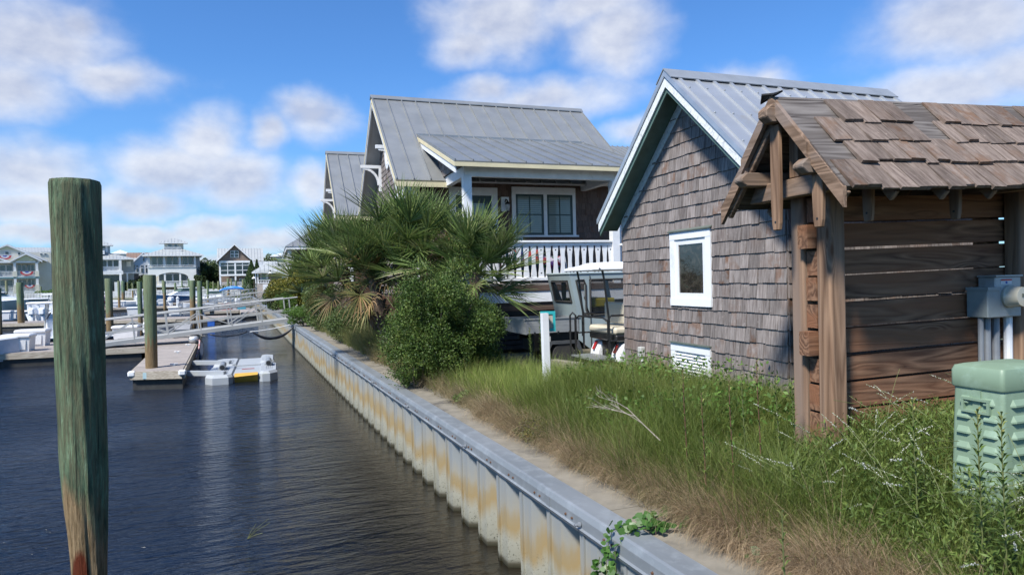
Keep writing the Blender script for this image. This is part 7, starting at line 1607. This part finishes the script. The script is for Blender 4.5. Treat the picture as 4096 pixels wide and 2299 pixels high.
# ---------------------------------------------------------------- palmetto
frond_green = leaf_mat('palmetto_leaflet', [(0.055, 0.095, 0.026), (0.095, 0.150, 0.040), (0.145, 0.200, 0.060), (0.21, 0.25, 0.095), (0.36, 0.32, 0.19)], rough=0.36, trans=0.25, isl=0.4, clump=1.3)
frond_brown = leaf_mat('dead_palmetto_leaflet', [(0.09, 0.12, 0.035), (0.17, 0.17, 0.055), (0.24, 0.15, 0.07), (0.36, 0.27, 0.17)], rough=0.6, trans=0.2, isl=0.3, clump=1.6)
def frond(mb, hub, d, size, rg, droop=0.5, nl=34, tips=None):
    """fan leaf: hub position, outward direction d"""
    d = d.normalized(); z = Vector((0, 0, 1)); s = d.cross(z); s = s.normalized() if s.length > 0.05 else Vector((1, 0, 0)); n = s.cross(d).normalized(); roll = rg.uniform(-0.5, 0.5)
    s, n = s*math.cos(roll)+n*math.sin(roll), n*math.cos(roll)-s*math.sin(roll)
    for i in range(nl):
        a = (i/(nl-1)-0.5)*R(200); L = size*(0.72+0.28*math.cos(a*0.8))*rg.uniform(0.88, 1.08); dr = d*(math.cos(a)*0.9+0.12)+s*math.sin(a)*0.85+n*(0.50*abs(math.sin(a))-0.10+rg.uniform(-0.09, 0.09)); dr.normalize()
        w = size*0.019; p = hub.copy(); sd = dr.cross(n).normalized(); pts = []; up = n
        for k in range(5):
            t = k/4; ww = w*(0.5+1.1*t if t < 0.45 else 1.0*(1-t)/0.55)+0.0012
            pts.append((p-sd*ww+up*ww*0.6, p, p+sd*ww+up*ww*0.6)); dd = (dr+Vector((0, 0, -droop*t*t*1.3))).normalized(); p = p+dd*(L/4)
        vs = [q for tr in pts for q in tr]; fs = []
        for k in range(4): fs += [(3*k, 3*k+1, 3*k+4, 3*k+3), (3*k+1, 3*k+2, 3*k+5, 3*k+4)]
        mb.add(vs, fs)
def palmetto(label, base, crown, nfr, size, seed, dead=0.0, emin=-35, side=None, nl=34, trunk_r=0.11, pet=1.0, group=None):
    t = thing('palmetto', label, 'palm', tuple(base), 0, group); rg = random.Random(seed); base = Vector(base); cr = Vector(crown); G = MB(); D_ = MB(); P_ = MB()
    for i in range(nfr):
        a = i*2.399+rg.uniform(-0.3, 0.3); u = i/nfr; e = R(emin+(86-emin)*(1-u)**0.9+rg.uniform(-8, 8)); d = Vector((math.cos(a)*math.cos(e), math.sin(a)*math.cos(e), math.sin(e)))
        if side is not None: d = (d+Vector(side)*0.35).normalized()
        pl = pet*rg.uniform(0.45, 1.0)*(0.75 if e > 1 else 1); hub = cr+Vector((rg.uniform(-.28, .28), rg.uniform(-.28, .28), rg.uniform(-.15, .22)))+d*pl+Vector((0, 0, -0.12*pl*math.cos(e))); s_ = size*rg.uniform(0.78, 1.12); isd = (e < R(5) and rg.random() < dead)
        P_.tube([cr+Vector((0, 0, -0.05)), cr.lerp(hub, 0.5)+Vector((0, 0, 0.05*pl)), hub], [0.016, 0.011, 0.007], 5); frond(D_ if isd else G, hub, (d+Vector((rg.uniform(-.3, .3), rg.uniform(-.3, .3), rg.uniform(-0.15, 0.2) if not isd else rg.uniform(-0.7, -0.1)))).normalized(), s_*(0.85 if isd else 1), rg, droop=rg.uniform(-0.05, 0.3) if not isd else rg.uniform(0.5, 1.2), nl=nl if not isd else nl-6)
    def raw(mb, nm, m):
        if not mb.f: return
        me = bpy.data.meshes.new(nm); L = t.location; me.from_pydata([(p[0]-L.x, p[1]-L.y, p[2]-L.z) for p in mb.v], [], mb.f); me.update(); o = bpy.data.objects.new(nm, me); COL.objects.link(o); me.materials.append(m); o.parent = t
    raw(G, 'crown', frond_green); raw(D_, 'dead_foliage', frond_brown); raw(P_, 'leaf_stalk', pm('stalk_green', (0.14, 0.19, 0.06), (0.20, 0.20, 0.08)))
    tr = MB(); n = 14; pts = [base.lerp(cr, k/n)+Vector((0, 0, -0.1 if k == 0 else 0)) for k in range(n+1)]; tr.tube(pts, [trunk_r*(1.12 if k % 2 else 0.92) for k in range(n+1)], 9)
    for k in range(40):
        u = rg.random(); a = rg.uniform(0, 6.28); p = base.lerp(cr, u); o = Vector((math.cos(a), math.sin(a), 0)); tr.bar(p+o*trunk_r*0.8, p+o*trunk_r*1.9+Vector((0, 0, 0.16)), 0.05, 0.02)
    tr.build('trunk', pm('fibrous_trunk', (0.20, 0.14, 0.10), (0.10, 0.065, 0.045), ns=12, rough=0.9, bump=0.6), t)
    return t
b1 = atD(1572, 1375, 14.3)
palmetto('palmetto with the leaning brown trunk and drooping dead fronds toward the seawall', (b1.x, b1.y, 1.0), atD(1490, 1120, 14.6), 50, 0.90, 3, dead=0.75, emin=-38, side=(-0.4, 0, 0), pet=1.05, nl=28)
c2 = atD(1640, 1020, 14.6); palmetto('tallest palmetto crown in front of the cottage corner window', (c2.x+0.1, c2.y+0.1, 1.0), c2, 54, 0.98, 7, dead=0.3, emin=-25, pet=1.05, nl=28)
c3 = atD(1900, 1090, 13.9); palmetto('right palmetto crown spreading over the porch railing', (c3.x-0.1, c3.y, 1.0), c3, 46, 0.95, 12, dead=0.1, emin=-35, side=(0.15, 0, 0), pet=0.85, nl=28)
c4 = atD(1360, 1090, 15.6); palmetto('left palmetto crown with tan tips above the seawall', (c4.x+1.25, c4.y+0.3, 1.0), c4, 40, 0.88, 19, dead=0.6, emin=-30, side=(-0.3, 0, 0), pet=1.15, nl=26)
# green yaupon bush in front of the palmettos
yau = leaf_mat('yaupon_leaf', [(0.026, 0.056, 0.011), (0.052, 0.098, 0.018), (0.092, 0.142, 0.026), (0.17, 0.195, 0.045)], rough=0.55, trans=0.25, isl=0.4, clump=3.0)
yb = atD(1755, 1470, 11.0)
bush('yaupon_bush', 'dense dark green small-leaved bush in front of the palmettos', 'bush', (yb.x, yb.y, 0.95), (0.92, 0.95, 1.02), 95000, 0.032, yau, 5, lumps=95, lump_r=0.25, twigs=0.25, aspect=1.7)
yb3 = atD(1890, 1440, 11.6)
bush('yaupon_bush', 'dark green bush mass merging into the right side of the large bush under the porch', 'bush', (yb3.x, yb3.y, 0.93), (0.62, 0.7, 0.78), 36000, 0.032, yau, 9, lumps=60, lump_r=0.27, twigs=0.25, aspect=1.7)
yb2 = atD(1660, 1500, 10.7)
bush('yaupon_bush', 'small dark leafy bush at the left foot of the larger green bush', 'bush', (yb2.x, yb2.y, 0.95), (0.32, 0.3, 0.36), 5000, 0.028, yau, 15, lumps=18, lump_r=0.3, twigs=0.1)
# shrubs along the far part of the wall
orange_l = leaf_mat('yellow_green_leaf', [(0.055, 0.085, 0.012), (0.11, 0.125, 0.018), (0.19, 0.175, 0.025), (0.30, 0.20, 0.035)], trans=0.3, isl=0.35, clump=0.9)
bright_l = leaf_mat('bright_green_leaf', [(0.07, 0.14, 0.025), (0.11, 0.20, 0.04), (0.17, 0.27, 0.06)], trans=0.4, isl=0.3)
dark_l = leaf_mat('dark_tree_leaf', [(0.015, 0.032, 0.010), (0.035, 0.062, 0.018), (0.065, 0.095, 0.028)], trans=0.15, isl=0.4, clump=0.5)
mid_l = leaf_mat('mid_tree_leaf', [(0.04, 0.07, 0.02), (0.08, 0.12, 0.03), (0.12, 0.16, 0.05)], trans=0.2, isl=0.35, clump=0.5)
def bpos(sx, sy, D, z=1.0): p = atD(sx, sy, D); return (p.x, p.y, z)
bush('yellow_green_shrub', 'large yellow-green shrub by the hip roofed cottage porch', 'shrub', bpos(1165, 1200, 37), (1.45, 1.8, 1.35), 15000, 0.10, orange_l, 31, lumps=40, lump_r=0.28)
bush('yellow_green_shrub', 'taller orange tinged shrub right behind the yellow-green one', 'shrub', bpos(1225, 1180, 33), (1.1, 1.5, 1.45), 14000, 0.09, orange_l, 32, lumps=36, lump_r=0.28)
bush('leafy_shrub', 'dark green low shrub where the second gangway lands', 'shrub', bpos(1112, 1220, 44), (0.9, 1.4, 0.75), 7000, 0.09, mid_l, 33, lumps=22)
bush('bright_shrub', 'bright green feathery shrub above the gangway landing', 'shrub', bpos(1150, 1255, 32), (0.55, 0.6, 0.80), 9000, 0.055, bright_l, 34, lumps=26, lump_r=0.3, twigs=0.15)
bush('groundsel_bush', 'low bright green bush hanging over the seawall at the gangway landing', 'bush', bpos(1215, 1310, 27), (0.75, 0.9, 0.42), 8000, 0.05, bright_l, 35, lumps=24, lump_r=0.3)
bush('leafy_shrub', 'mid green shrub under the left palmetto fronds', 'shrub', bpos(1400, 1300, 19), (0.9, 0.9, 0.55), 9000, 0.05, mid_l, 36, lumps=24)
bush('leafy_shrub', 'dark shrub between the yellow-green shrubs and the palmetto', 'shrub', bpos(1290, 1250, 24), (0.8, 1.2, 0.9), 10000, 0.06, mid_l, 37, lumps=24)
cpal = atD(1172, 1085, 60); palmetto('distant palmetto between the garden house and the yellow-green shrub', (cpal.x, cpal.y, 1.0), (cpal.x, cpal.y, cpal.z), 22, 1.0, 44, emin=-40, nl=18, pet=0.8)
# far trees
def tree(label, sx, sy_top, D, w, m, seed, n=6000, size=0.34, name='broadleaf_tree'):
    p = atD(sx, 1150, D); ztop = atD(sx, sy_top, D).z; h = ztop-1.0; t = thing(name, label, 'tree', (p.x, p.y, 1.0)); rs_ = np.random.RandomState(seed)
    P = blob_points((p.x, p.y, 1.0+h*0.55), (w/2, w/2, h*0.52), n, rs_, lumps=26, lump_r=0.34); V, F = leaf_quads(P, size, rs_, 1.6); b = MB(); b.npadd(V, F); b.build('crown', m, t)
    tb = MB(); rg = random.Random(seed); tb.tube([(p.x, p.y, 0.8), (p.x, p.y, 1+h*0.6)], [0.2, 0.1], 7)
    for i in range(5): a = rg.uniform(0, 6.28); tb.tube([(p.x, p.y, 1+h*0.3), (p.x+w*0.3*math.cos(a), p.y+w*0.3*math.sin(a), 1+h*0.7)], [0.09, 0.02], 5)
    tb.build('trunk', bark, t)
tree('dark tree right behind the bunting house corner', 212, 1065, 150, 6, dark_l, 51); tree('dark bushy tree left of the gabled white house', 556, 1110, 138, 6.5, dark_l, 52); tree('round dark tree below the brown roofed house', 586, 1135, 140, 5, dark_l, 53)
tree('broad dark live oak between the arched house and the porch house', 815, 1052, 142, 7.5, dark_l, 54, 8000); tree('paler green tree top beside the broad dark oak', 846, 1047, 150, 6, mid_l, 55, 7000); tree('dark tree touching the left edge of the screened porch', 864, 1062, 140, 5, dark_l, 56); tree('leafy tree behind the low link building', 1088, 1022, 150, 6, mid_l, 57)
tree('dark shrubby tree behind the arched house porch side', 797, 1085, 137, 4.5, dark_l, 58); tree('low green tree behind the far docks beside the arched house', 838, 1128, 128, 5.5, mid_l, 59, 4000, 0.25)
def conifer(label, sx, top, base, D, w, seed):
    p = atD(sx, base, D); zt = atD(sx, top, D).z; t = thing('conifer', label, 'tree', (p.x, p.y, 1.0)); rs_ = np.random.RandomState(seed); n = 9000; u = rs_.rand(n)**0.7; a = rs_.uniform(0, 6.28, n); h = zt-1.0
    rr = w/2*(1.02-u)*np.sqrt(rs_.rand(n))*(0.7+0.5*np.abs(np.sin(a*2.5+u*14))); P = np.stack([p.x+rr*np.cos(a), p.y+rr*np.sin(a), 1.0+h*u*0.98+0.1], 1); V, F = leaf_quads(P, 0.22, rs_, 2.5); b = MB(); b.npadd(V, F); b.build('crown', leaf_mat('cedar_leaf'+str(seed), [(0.025, 0.055, 0.015), (0.05, 0.09, 0.025), (0.08, 0.12, 0.03)], trans=0.15, clump=0.6), t)
    MB().tube([(p.x, p.y, 0.8), (p.x, p.y, zt-0.4)], [0.12, 0.02], 7).build('trunk', bark, t)
conifer('dark green pointed cedar before the screened porch house right side', 1008, 1040, 1152, 100, 3.4, 61); conifer('taller ragged cedar right of the screened porch', 1030, 1038, 1148, 104, 2.6, 62)
for i, (sx, y, D, w, m, lab) in enumerate(((555, 1160, 128, 4, dark_l, 'low dark shrub by the picket fence before the dark tree'), (745, 1160, 127, 3, mid_l, 'small green shrub at the arched house terrace'), (808, 1150, 126, 5, mid_l, 'pale shrub mass right of the arched house'), (845, 1152, 126, 5, bright_l, 'bright green shrub on the far bank beside the porch house'), (900, 1158, 125.6, 4, mid_l, 'low yellow-green shrub at the screened porch steps'), (200, 1165, 128, 5, bright_l, 'sunlit low hedge behind the picket fence'))):
    p = atD(sx, 1170, D); bush('far_shrub', lab, 'shrub', (p.x, p.y, 1.1), (w/2, 1.2, 0.9), 1600, 0.22, m, 70+i, trunk=False, lumps=12)
# ---------------------------------------------------------------- weeds with leafy stems
weed_l = leaf_mat('weed_leaf', [(0.06, 0.105, 0.022), (0.11, 0.165, 0.035), (0.19, 0.24, 0.06)], trans=0.35, isl=0.3)
tip_l = leaf_mat('weed_tip_leaf', [(0.17, 0.22, 0.05), (0.28, 0.31, 0.09), (0.33, 0.27, 0.09)], trans=0.35, isl=0.2)
def weed(label, base, h, seed, leaf=0.075, n=70, lean=(0, 0), group='leafy goldenrod weeds', red=False):
    t = thing('goldenrod_weed', label, 'weed', tuple(base), 0, group); rg = random.Random(seed); rs_ = np.random.RandomState(seed); b = Vector(base); st = MB(); pts = [b+Vector((lean[0]*u*u*h+0.01*math.sin(5*u), lean[1]*u*u*h, h*u-0.05)) for u in np.linspace(0, 1, 7)]; st.tube(pts, [0.005, 0.005, 0.0045, 0.004, 0.0035, 0.003, 0.002], 6)
    lm = MB(); tm = MB()
    for i in range(n):
        u = 0.18+0.82*i/n; k = u*6; i0 = min(5, int(k)); p = pts[i0].lerp(pts[i0+1], k-i0); a = i*2.399; L = leaf*(1.1-0.45*u)*rg.uniform(0.75, 1.2); e = 0.35+0.7*u
        d = Vector((math.cos(a)*math.cos(e), math.sin(a)*math.cos(e), math.sin(e))); s_ = Vector((-math.sin(a), math.cos(a), 0)); m_ = p+d*L*0.5+Vector((0, 0, 0.005)); w = L*0.11; q = p+d*L+Vector((0, 0, -L*0.25)); (tm if u > 0.9 else lm).add([p, m_+s_*w, q, m_-s_*w], [(0, 1, 2, 3)])
    st.build('stem', pm('reddish_stem', (0.14, 0.07, 0.04)) if red else pm('green_stem', (0.13, 0.15, 0.05)), t); 
    for mbx, nm, m in ((lm, 'foliage', weed_l), (tm, 'tip_foliage', tip_l)): mbx.build(nm, m, t)
    return t
WEEDS = [(3320, 1500, 4.4, 0, 'weed in front of the timber boards between posts and pedestal', 3660, 1780, 3.9, 0.62), 
         ]
def wd(px, ytop, D, label, seed, **k):
    q = atD(px, ytop, D); zb = gz(q.x, q.y); weed(label, (q.x, q.y, zb), max(0.3, q.z-zb), seed, **k)
wd(3655, 1560, 3.7, 'tall weed with pale tip standing before the timber boards', 1, leaf=0.085); wd(3915, 1600, 3.2, 'weed before the left face of the green pedestal', 2, leaf=0.085, n=90); wd(4010, 1615, 3.1, 'bushier weed before the right face of the green pedestal', 3, leaf=0.085, n=110)
wd(3030, 1410, 4.75, 'tall leafy weed against the shed wall right of the louvred vent', 4, red=True); wd(2920, 1490, 4.6, 'weed with red stem beside the louvred vent', 5, red=True); wd(2970, 1475, 4.9, 'weed standing just right of the vent frame', 6); wd(2735, 1450, 5.0, 'weed covering the left side of the louvred vent', 7, red=True); wd(2690, 1400, 5.8, 'slim weed left of the louvred vent', 8); wd(2530, 1380, 6.6, 'weed at the shed left corner near the outlet box', 9)
wd(3170, 1500, 4.9, 'leafy weed beside the first timber post', 10); wd(3105, 1480, 5.0, 'small weed between the shed corner and tall leafy weed', 11); wd(3135, 1990, 2.6, 'low weed with yellow tip in the straw at the mound foot', 12, leaf=0.06, n=50); wd(2810, 1540, 4.6, 'weed with yellow top in front of the vent bottom', 13, red=True); wd(2610, 1400, 6.3, 'weed beside the white conduit of the outlet box', 14); wd(2320, 1390, 9.2, 'weed by the golf cart footplate', 15, leaf=0.09); wd(2430, 1385, 9.0, 'weed under the golf cart tail light', 16, leaf=0.09); wd(2160, 1240, 10.6, 'tall weed left of the sign post at the cargo bed', 17, leaf=0.10, n=80); wd(2120, 1300, 10.3, 'bushy weed at the tail of the cargo bed', 18, leaf=0.10, n=90)
# arching sprays of white clover flowers, and undergrowth
rg = random.Random(77); st = MB(); fl = MB(); lf = MB()
for i in range(260):
    x = rg.uniform(2.75, 5.4); y = rg.uniform(1.3, 3.75)
    if x-xw(y) < 0.9: continue
    if rg.random() < 0.5: x = rg.uniform(3.1, 4.6); y = rg.uniform(2.0, 3.6)
    if 3.6 < x < 4.3 and 2.45 < y < 2.95: continue
    b = Vector((x, y, gz(x, y))); a = rg.uniform(0, 6.28); L = rg.uniform(0.35, 0.80); pts = []; ln = rg.uniform(0.5, 1.2)
    for k in range(8): u = k/7; pts.append(b+Vector((math.cos(a)*L*ln*u*u, math.sin(a)*L*ln*u*u, L*(u-0.30*u*u*ln))))
    st.tube(pts, 0.0016, 4, cap=False)
    for k in range(int(24*L)):
        u = rg.uniform(0.1, 0.75)*7; i0 = int(u); p = pts[i0].lerp(pts[i0+1], u-i0); d = Vector((rg.uniform(-1, 1), rg.uniform(-1, 1), rg.uniform(-0.2, 0.8))).normalized(); s_ = d.cross(Vector((0, 0, 1))).normalized(); ll = rg.uniform(0.018, 0.035); lf.add([p, p+d*ll*0.5+s_*ll*0.22, p+d*ll, p+d*ll*0.5-s_*ll*0.22], [(0, 1, 2, 3)])
    if i % 3 != 2:
        for k in range(34):
            u = 7*(0.80+0.20*k/34); i0 = min(6, int(u)); p = pts[i0].lerp(pts[i0+1], u-i0); o = Vector((rg.uniform(-1, 1), rg.uniform(-1, 1), rg.uniform(-1, 1)))*0.0045; s_ = Vector((rg.uniform(-1, 1), rg.uniform(-1, 1), 0)).normalized()*0.0028; v_ = Vector((0, 0, 0.0035)); fl.add([p+o-s_, p+o-v_, p+o+s_, p+o+v_], [(0, 1, 2, 3)])
cl = thing('flowering_clover', 'thin arching sprays of tiny white flowers tangled at the lower right', 'wildflowers', (3.5, 2.6, 1.2)); cl['kind'] = 'stuff'
for mbx, nm, m in ((st, 'stem', MATS['green_stem']), (fl, 'flower', pm('tiny_white_flower', (0.62, 0.62, 0.55))), (lf, 'foliage', weed_l)):
    me = bpy.data.meshes.new(nm); me.from_pydata([(p[0]-3.5, p[1]-2.6, p[2]-1.2) for p in mbx.v], [], mbx.f); me.update(); o = bpy.data.objects.new(nm, me); COL.objects.link(o); me.materials.append(m); o.parent = cl
rs = np.random.RandomState(5); n = 34000; x = rs.uniform(2.8, 5.0, n); y = rs.uniform(1.3, 3.85, n); ok = (x-xw_v(y) > 0.85) & ~in_building(x, y); x, y = x[ok], y[ok]
P = np.stack([x, y, gz_v(x, y)+rs.uniform(0.02, 0.34, len(x))], 1); mb = MB(); mb.npadd(*leaf_quads(P, 0.040, rs, 4.0, 1.2)); tag(mb.build('undergrowth', weed_l), 'mixed low leafy undergrowth at the lower right', 'undergrowth', kind='stuff')
n = 5000; x = rs.uniform(2.9, 4.6, n); y = rs.uniform(4.0, 7.5, n); ok = (x-xw_v(y) > 0.95) & ~in_building(x, y) & (np.sin(x*5+y*3) > 0.2); x, y = x[ok], y[ok]
P = np.stack([x, y, gz_v(x, y)+rs.uniform(0.15, 0.45, len(x))], 1); mb = MB(); mb.npadd(*leaf_quads(P, 0.045, rs, 1.8)); tag(mb.build('undergrowth', bright_l), 'bright broad leaved plants among the mound grass', 'undergrowth', kind='stuff')
# vine over the cap
vine_l = leaf_mat('vine_leaf', [(0.035, 0.09, 0.018), (0.06, 0.14, 0.028), (0.10, 0.19, 0.045)], rough=0.4, trans=0.3, isl=0.2)
def vine(label, paths, seed, size=0.045, name='vine', m=None, per=26):
    rg = random.Random(seed); o0 = Vector(paths[0][0]); t = thing(name, label, 'vine', tuple(o0)); st = MB(); lf = MB()
    for path in paths:
        path = [Vector(p) for p in path]; st.tube(path, 0.0025, 5)
        for k in range(per*(len(path)-1)//2):
            u = rg.random()*(len(path)-1); i0 = min(len(path)-2, int(u)); p = path[i0].lerp(path[i0+1], u-i0)+Vector((rg.uniform(-1, 1), rg.uniform(-1, 1), rg.uniform(-0.3, 1)))*0.03
            d = Vector((rg.uniform(-1, 0.6), rg.uniform(-1, 1), rg.uniform(-0.3, 0.5))).normalized(); nn = Vector((-0.5+rg.uniform(-.5, .5), -0.6+rg.uniform(-.5, .5), 0.8)).normalized(); s_ = d.cross(nn).normalized(); L = size*rg.uniform(0.6, 1.3)
            lf.add([p, p+s_*L*0.42+d*L*0.25, p+s_*L*0.36+d*L*0.65, p+d*L, p-s_*L*0.36+d*L*0.65, p-s_*L*0.42+d*L*0.25], [(0, 1, 2, 3), (0, 3, 4, 5)])
    st.build('stem', MATS['green_stem'], t); lf.build('foliage', m or vine_l, t); return t
va = atZ(2400, 2130, 1.0); y = va.y
vine('heart-leaved green vine hanging over the seawall cap near the bottom', [[(xw(y)+0.75, y+0.2, 1.02), (xw(y)+0.45, y+0.08, 1.02), (xw(y)+0.15, y+0.02, 1.02), (xw(y)-0.05, y, 1.0), (xw(y)-0.09, y+0.01, 0.85), (xw(y)-0.08, y+0.02, 0.62), (xw(y)-0.07, y-0.02, 0.40)], [(xw(y)+0.5, y-0.15, 1.02), (xw(y)+0.25, y-0.12, 1.02), (xw(y)+0.05, y-0.08, 1.02), (xw(y)-0.07, y-0.08, 0.92), (xw(y)-0.09, y-0.12, 0.7)], [(xw(y)-0.09, y+0.1, 0.8), (xw(y)-0.08, y+0.2, 0.6), (xw(y)-0.08, y+0.15, 0.4)]], 4, 0.05, per=34)
vine('green vine creeping along the concrete strip beside the straw', [[(xw(3.3)+0.9, 3.3, 1.05), (xw(3.5)+0.62, 3.45, 1.03), (xw(3.9)+0.5, 3.8, 1.02)], [(xw(2.9)+0.8, 2.9, 1.05), (xw(3.0)+0.55, 3.0, 1.03), (xw(3.2)+0.42, 3.2, 1.02)]], 6, 0.055, per=30)
# low reddish bush on the concrete and other small plants
rb = atZ(2110, 1760, 1.0)
bush('reddish_shrublet', 'low twiggy bush with red and yellow leaves spilling onto the concrete strip', 'shrub', (rb.x+0.08, rb.y, 0.98), (0.26, 0.42, 0.14), 1500, 0.024, leaf_mat('red_yellow_leaf', [(0.05, 0.04, 0.03), (0.10, 0.10, 0.04), (0.20, 0.19, 0.05), (0.24, 0.08, 0.04)], isl=0.4), 81, lumps=16, lump_r=0.35, stems=14)
rb = atZ(2235, 1800, 1.0); bush('seedling', 'yellow-green seedling at the end of the low reddish bush', 'plant', (rb.x+0.05, rb.y, 0.98), (0.10, 0.14, 0.08), 240, 0.045, tip_l, 82, lumps=6, stems=4)
rb = atZ(1820, 1610, 1.0); bush('seedling', 'small broad leaved seedling farther along the concrete edge', 'plant', (rb.x+0.06, rb.y, 0.98), (0.14, 0.25, 0.09), 320, 0.05, bright_l, 83, lumps=6, stems=4)
# bare pale dead branch in the grass
db = MB(); b0 = atD(2640, 1760, 5.3); 
def br(p, d, L, r, depth, rg):
    q = p+d*L; db.tube([p, p.lerp(q, 0.5)+Vector((rg.uniform(-.01, .01), 0, rg.uniform(-.01, .01))), q], [r, r*0.8, r*0.6], 5)
    if depth:
        for k in range(3): e = (d+Vector((rg.uniform(-.8, .8), rg.uniform(-.5, .5), rg.uniform(-.3, .7)))).normalized(); br(p.lerp(q, rg.uniform(0.45, 1)), e, L*rg.uniform(0.45, 0.75), r*0.6, depth-1, rg)
br(Vector((b0.x, b0.y, b0.z)), Vector((-0.55, 0.35, 0.65)).normalized(), 0.36, 0.005, 3, random.Random(9))
tag(db.build('dead_branch', pm('bleached_twig', (0.42, 0.36, 0.30))), 'bleached bare branching twig standing in the grass before the shed', 'branch')
# grass sprig afloat on the dark water
fp = atZ(1052, 2120, 0.0); sg = MB()
for a, L in ((0.3, 0.55), (0.42, 0.42), (0.15, 0.40), (0.9, 0.16)): sg.tube([(fp.x-0.15, fp.y-0.2, 0.004), (fp.x-0.15+L*0.5*math.sin(a), fp.y-0.2+L*0.5*math.cos(a), 0.012), (fp.x-0.15+L*math.sin(a*1.3), fp.y-0.2+L*math.cos(a*1.3), 0.02)], 0.003, 4)
tag(sg.build('floating_grass_stalk', pm('green_straw', (0.16, 0.17, 0.06))), 'green grass stalk floating on the dark water', 'stalk')
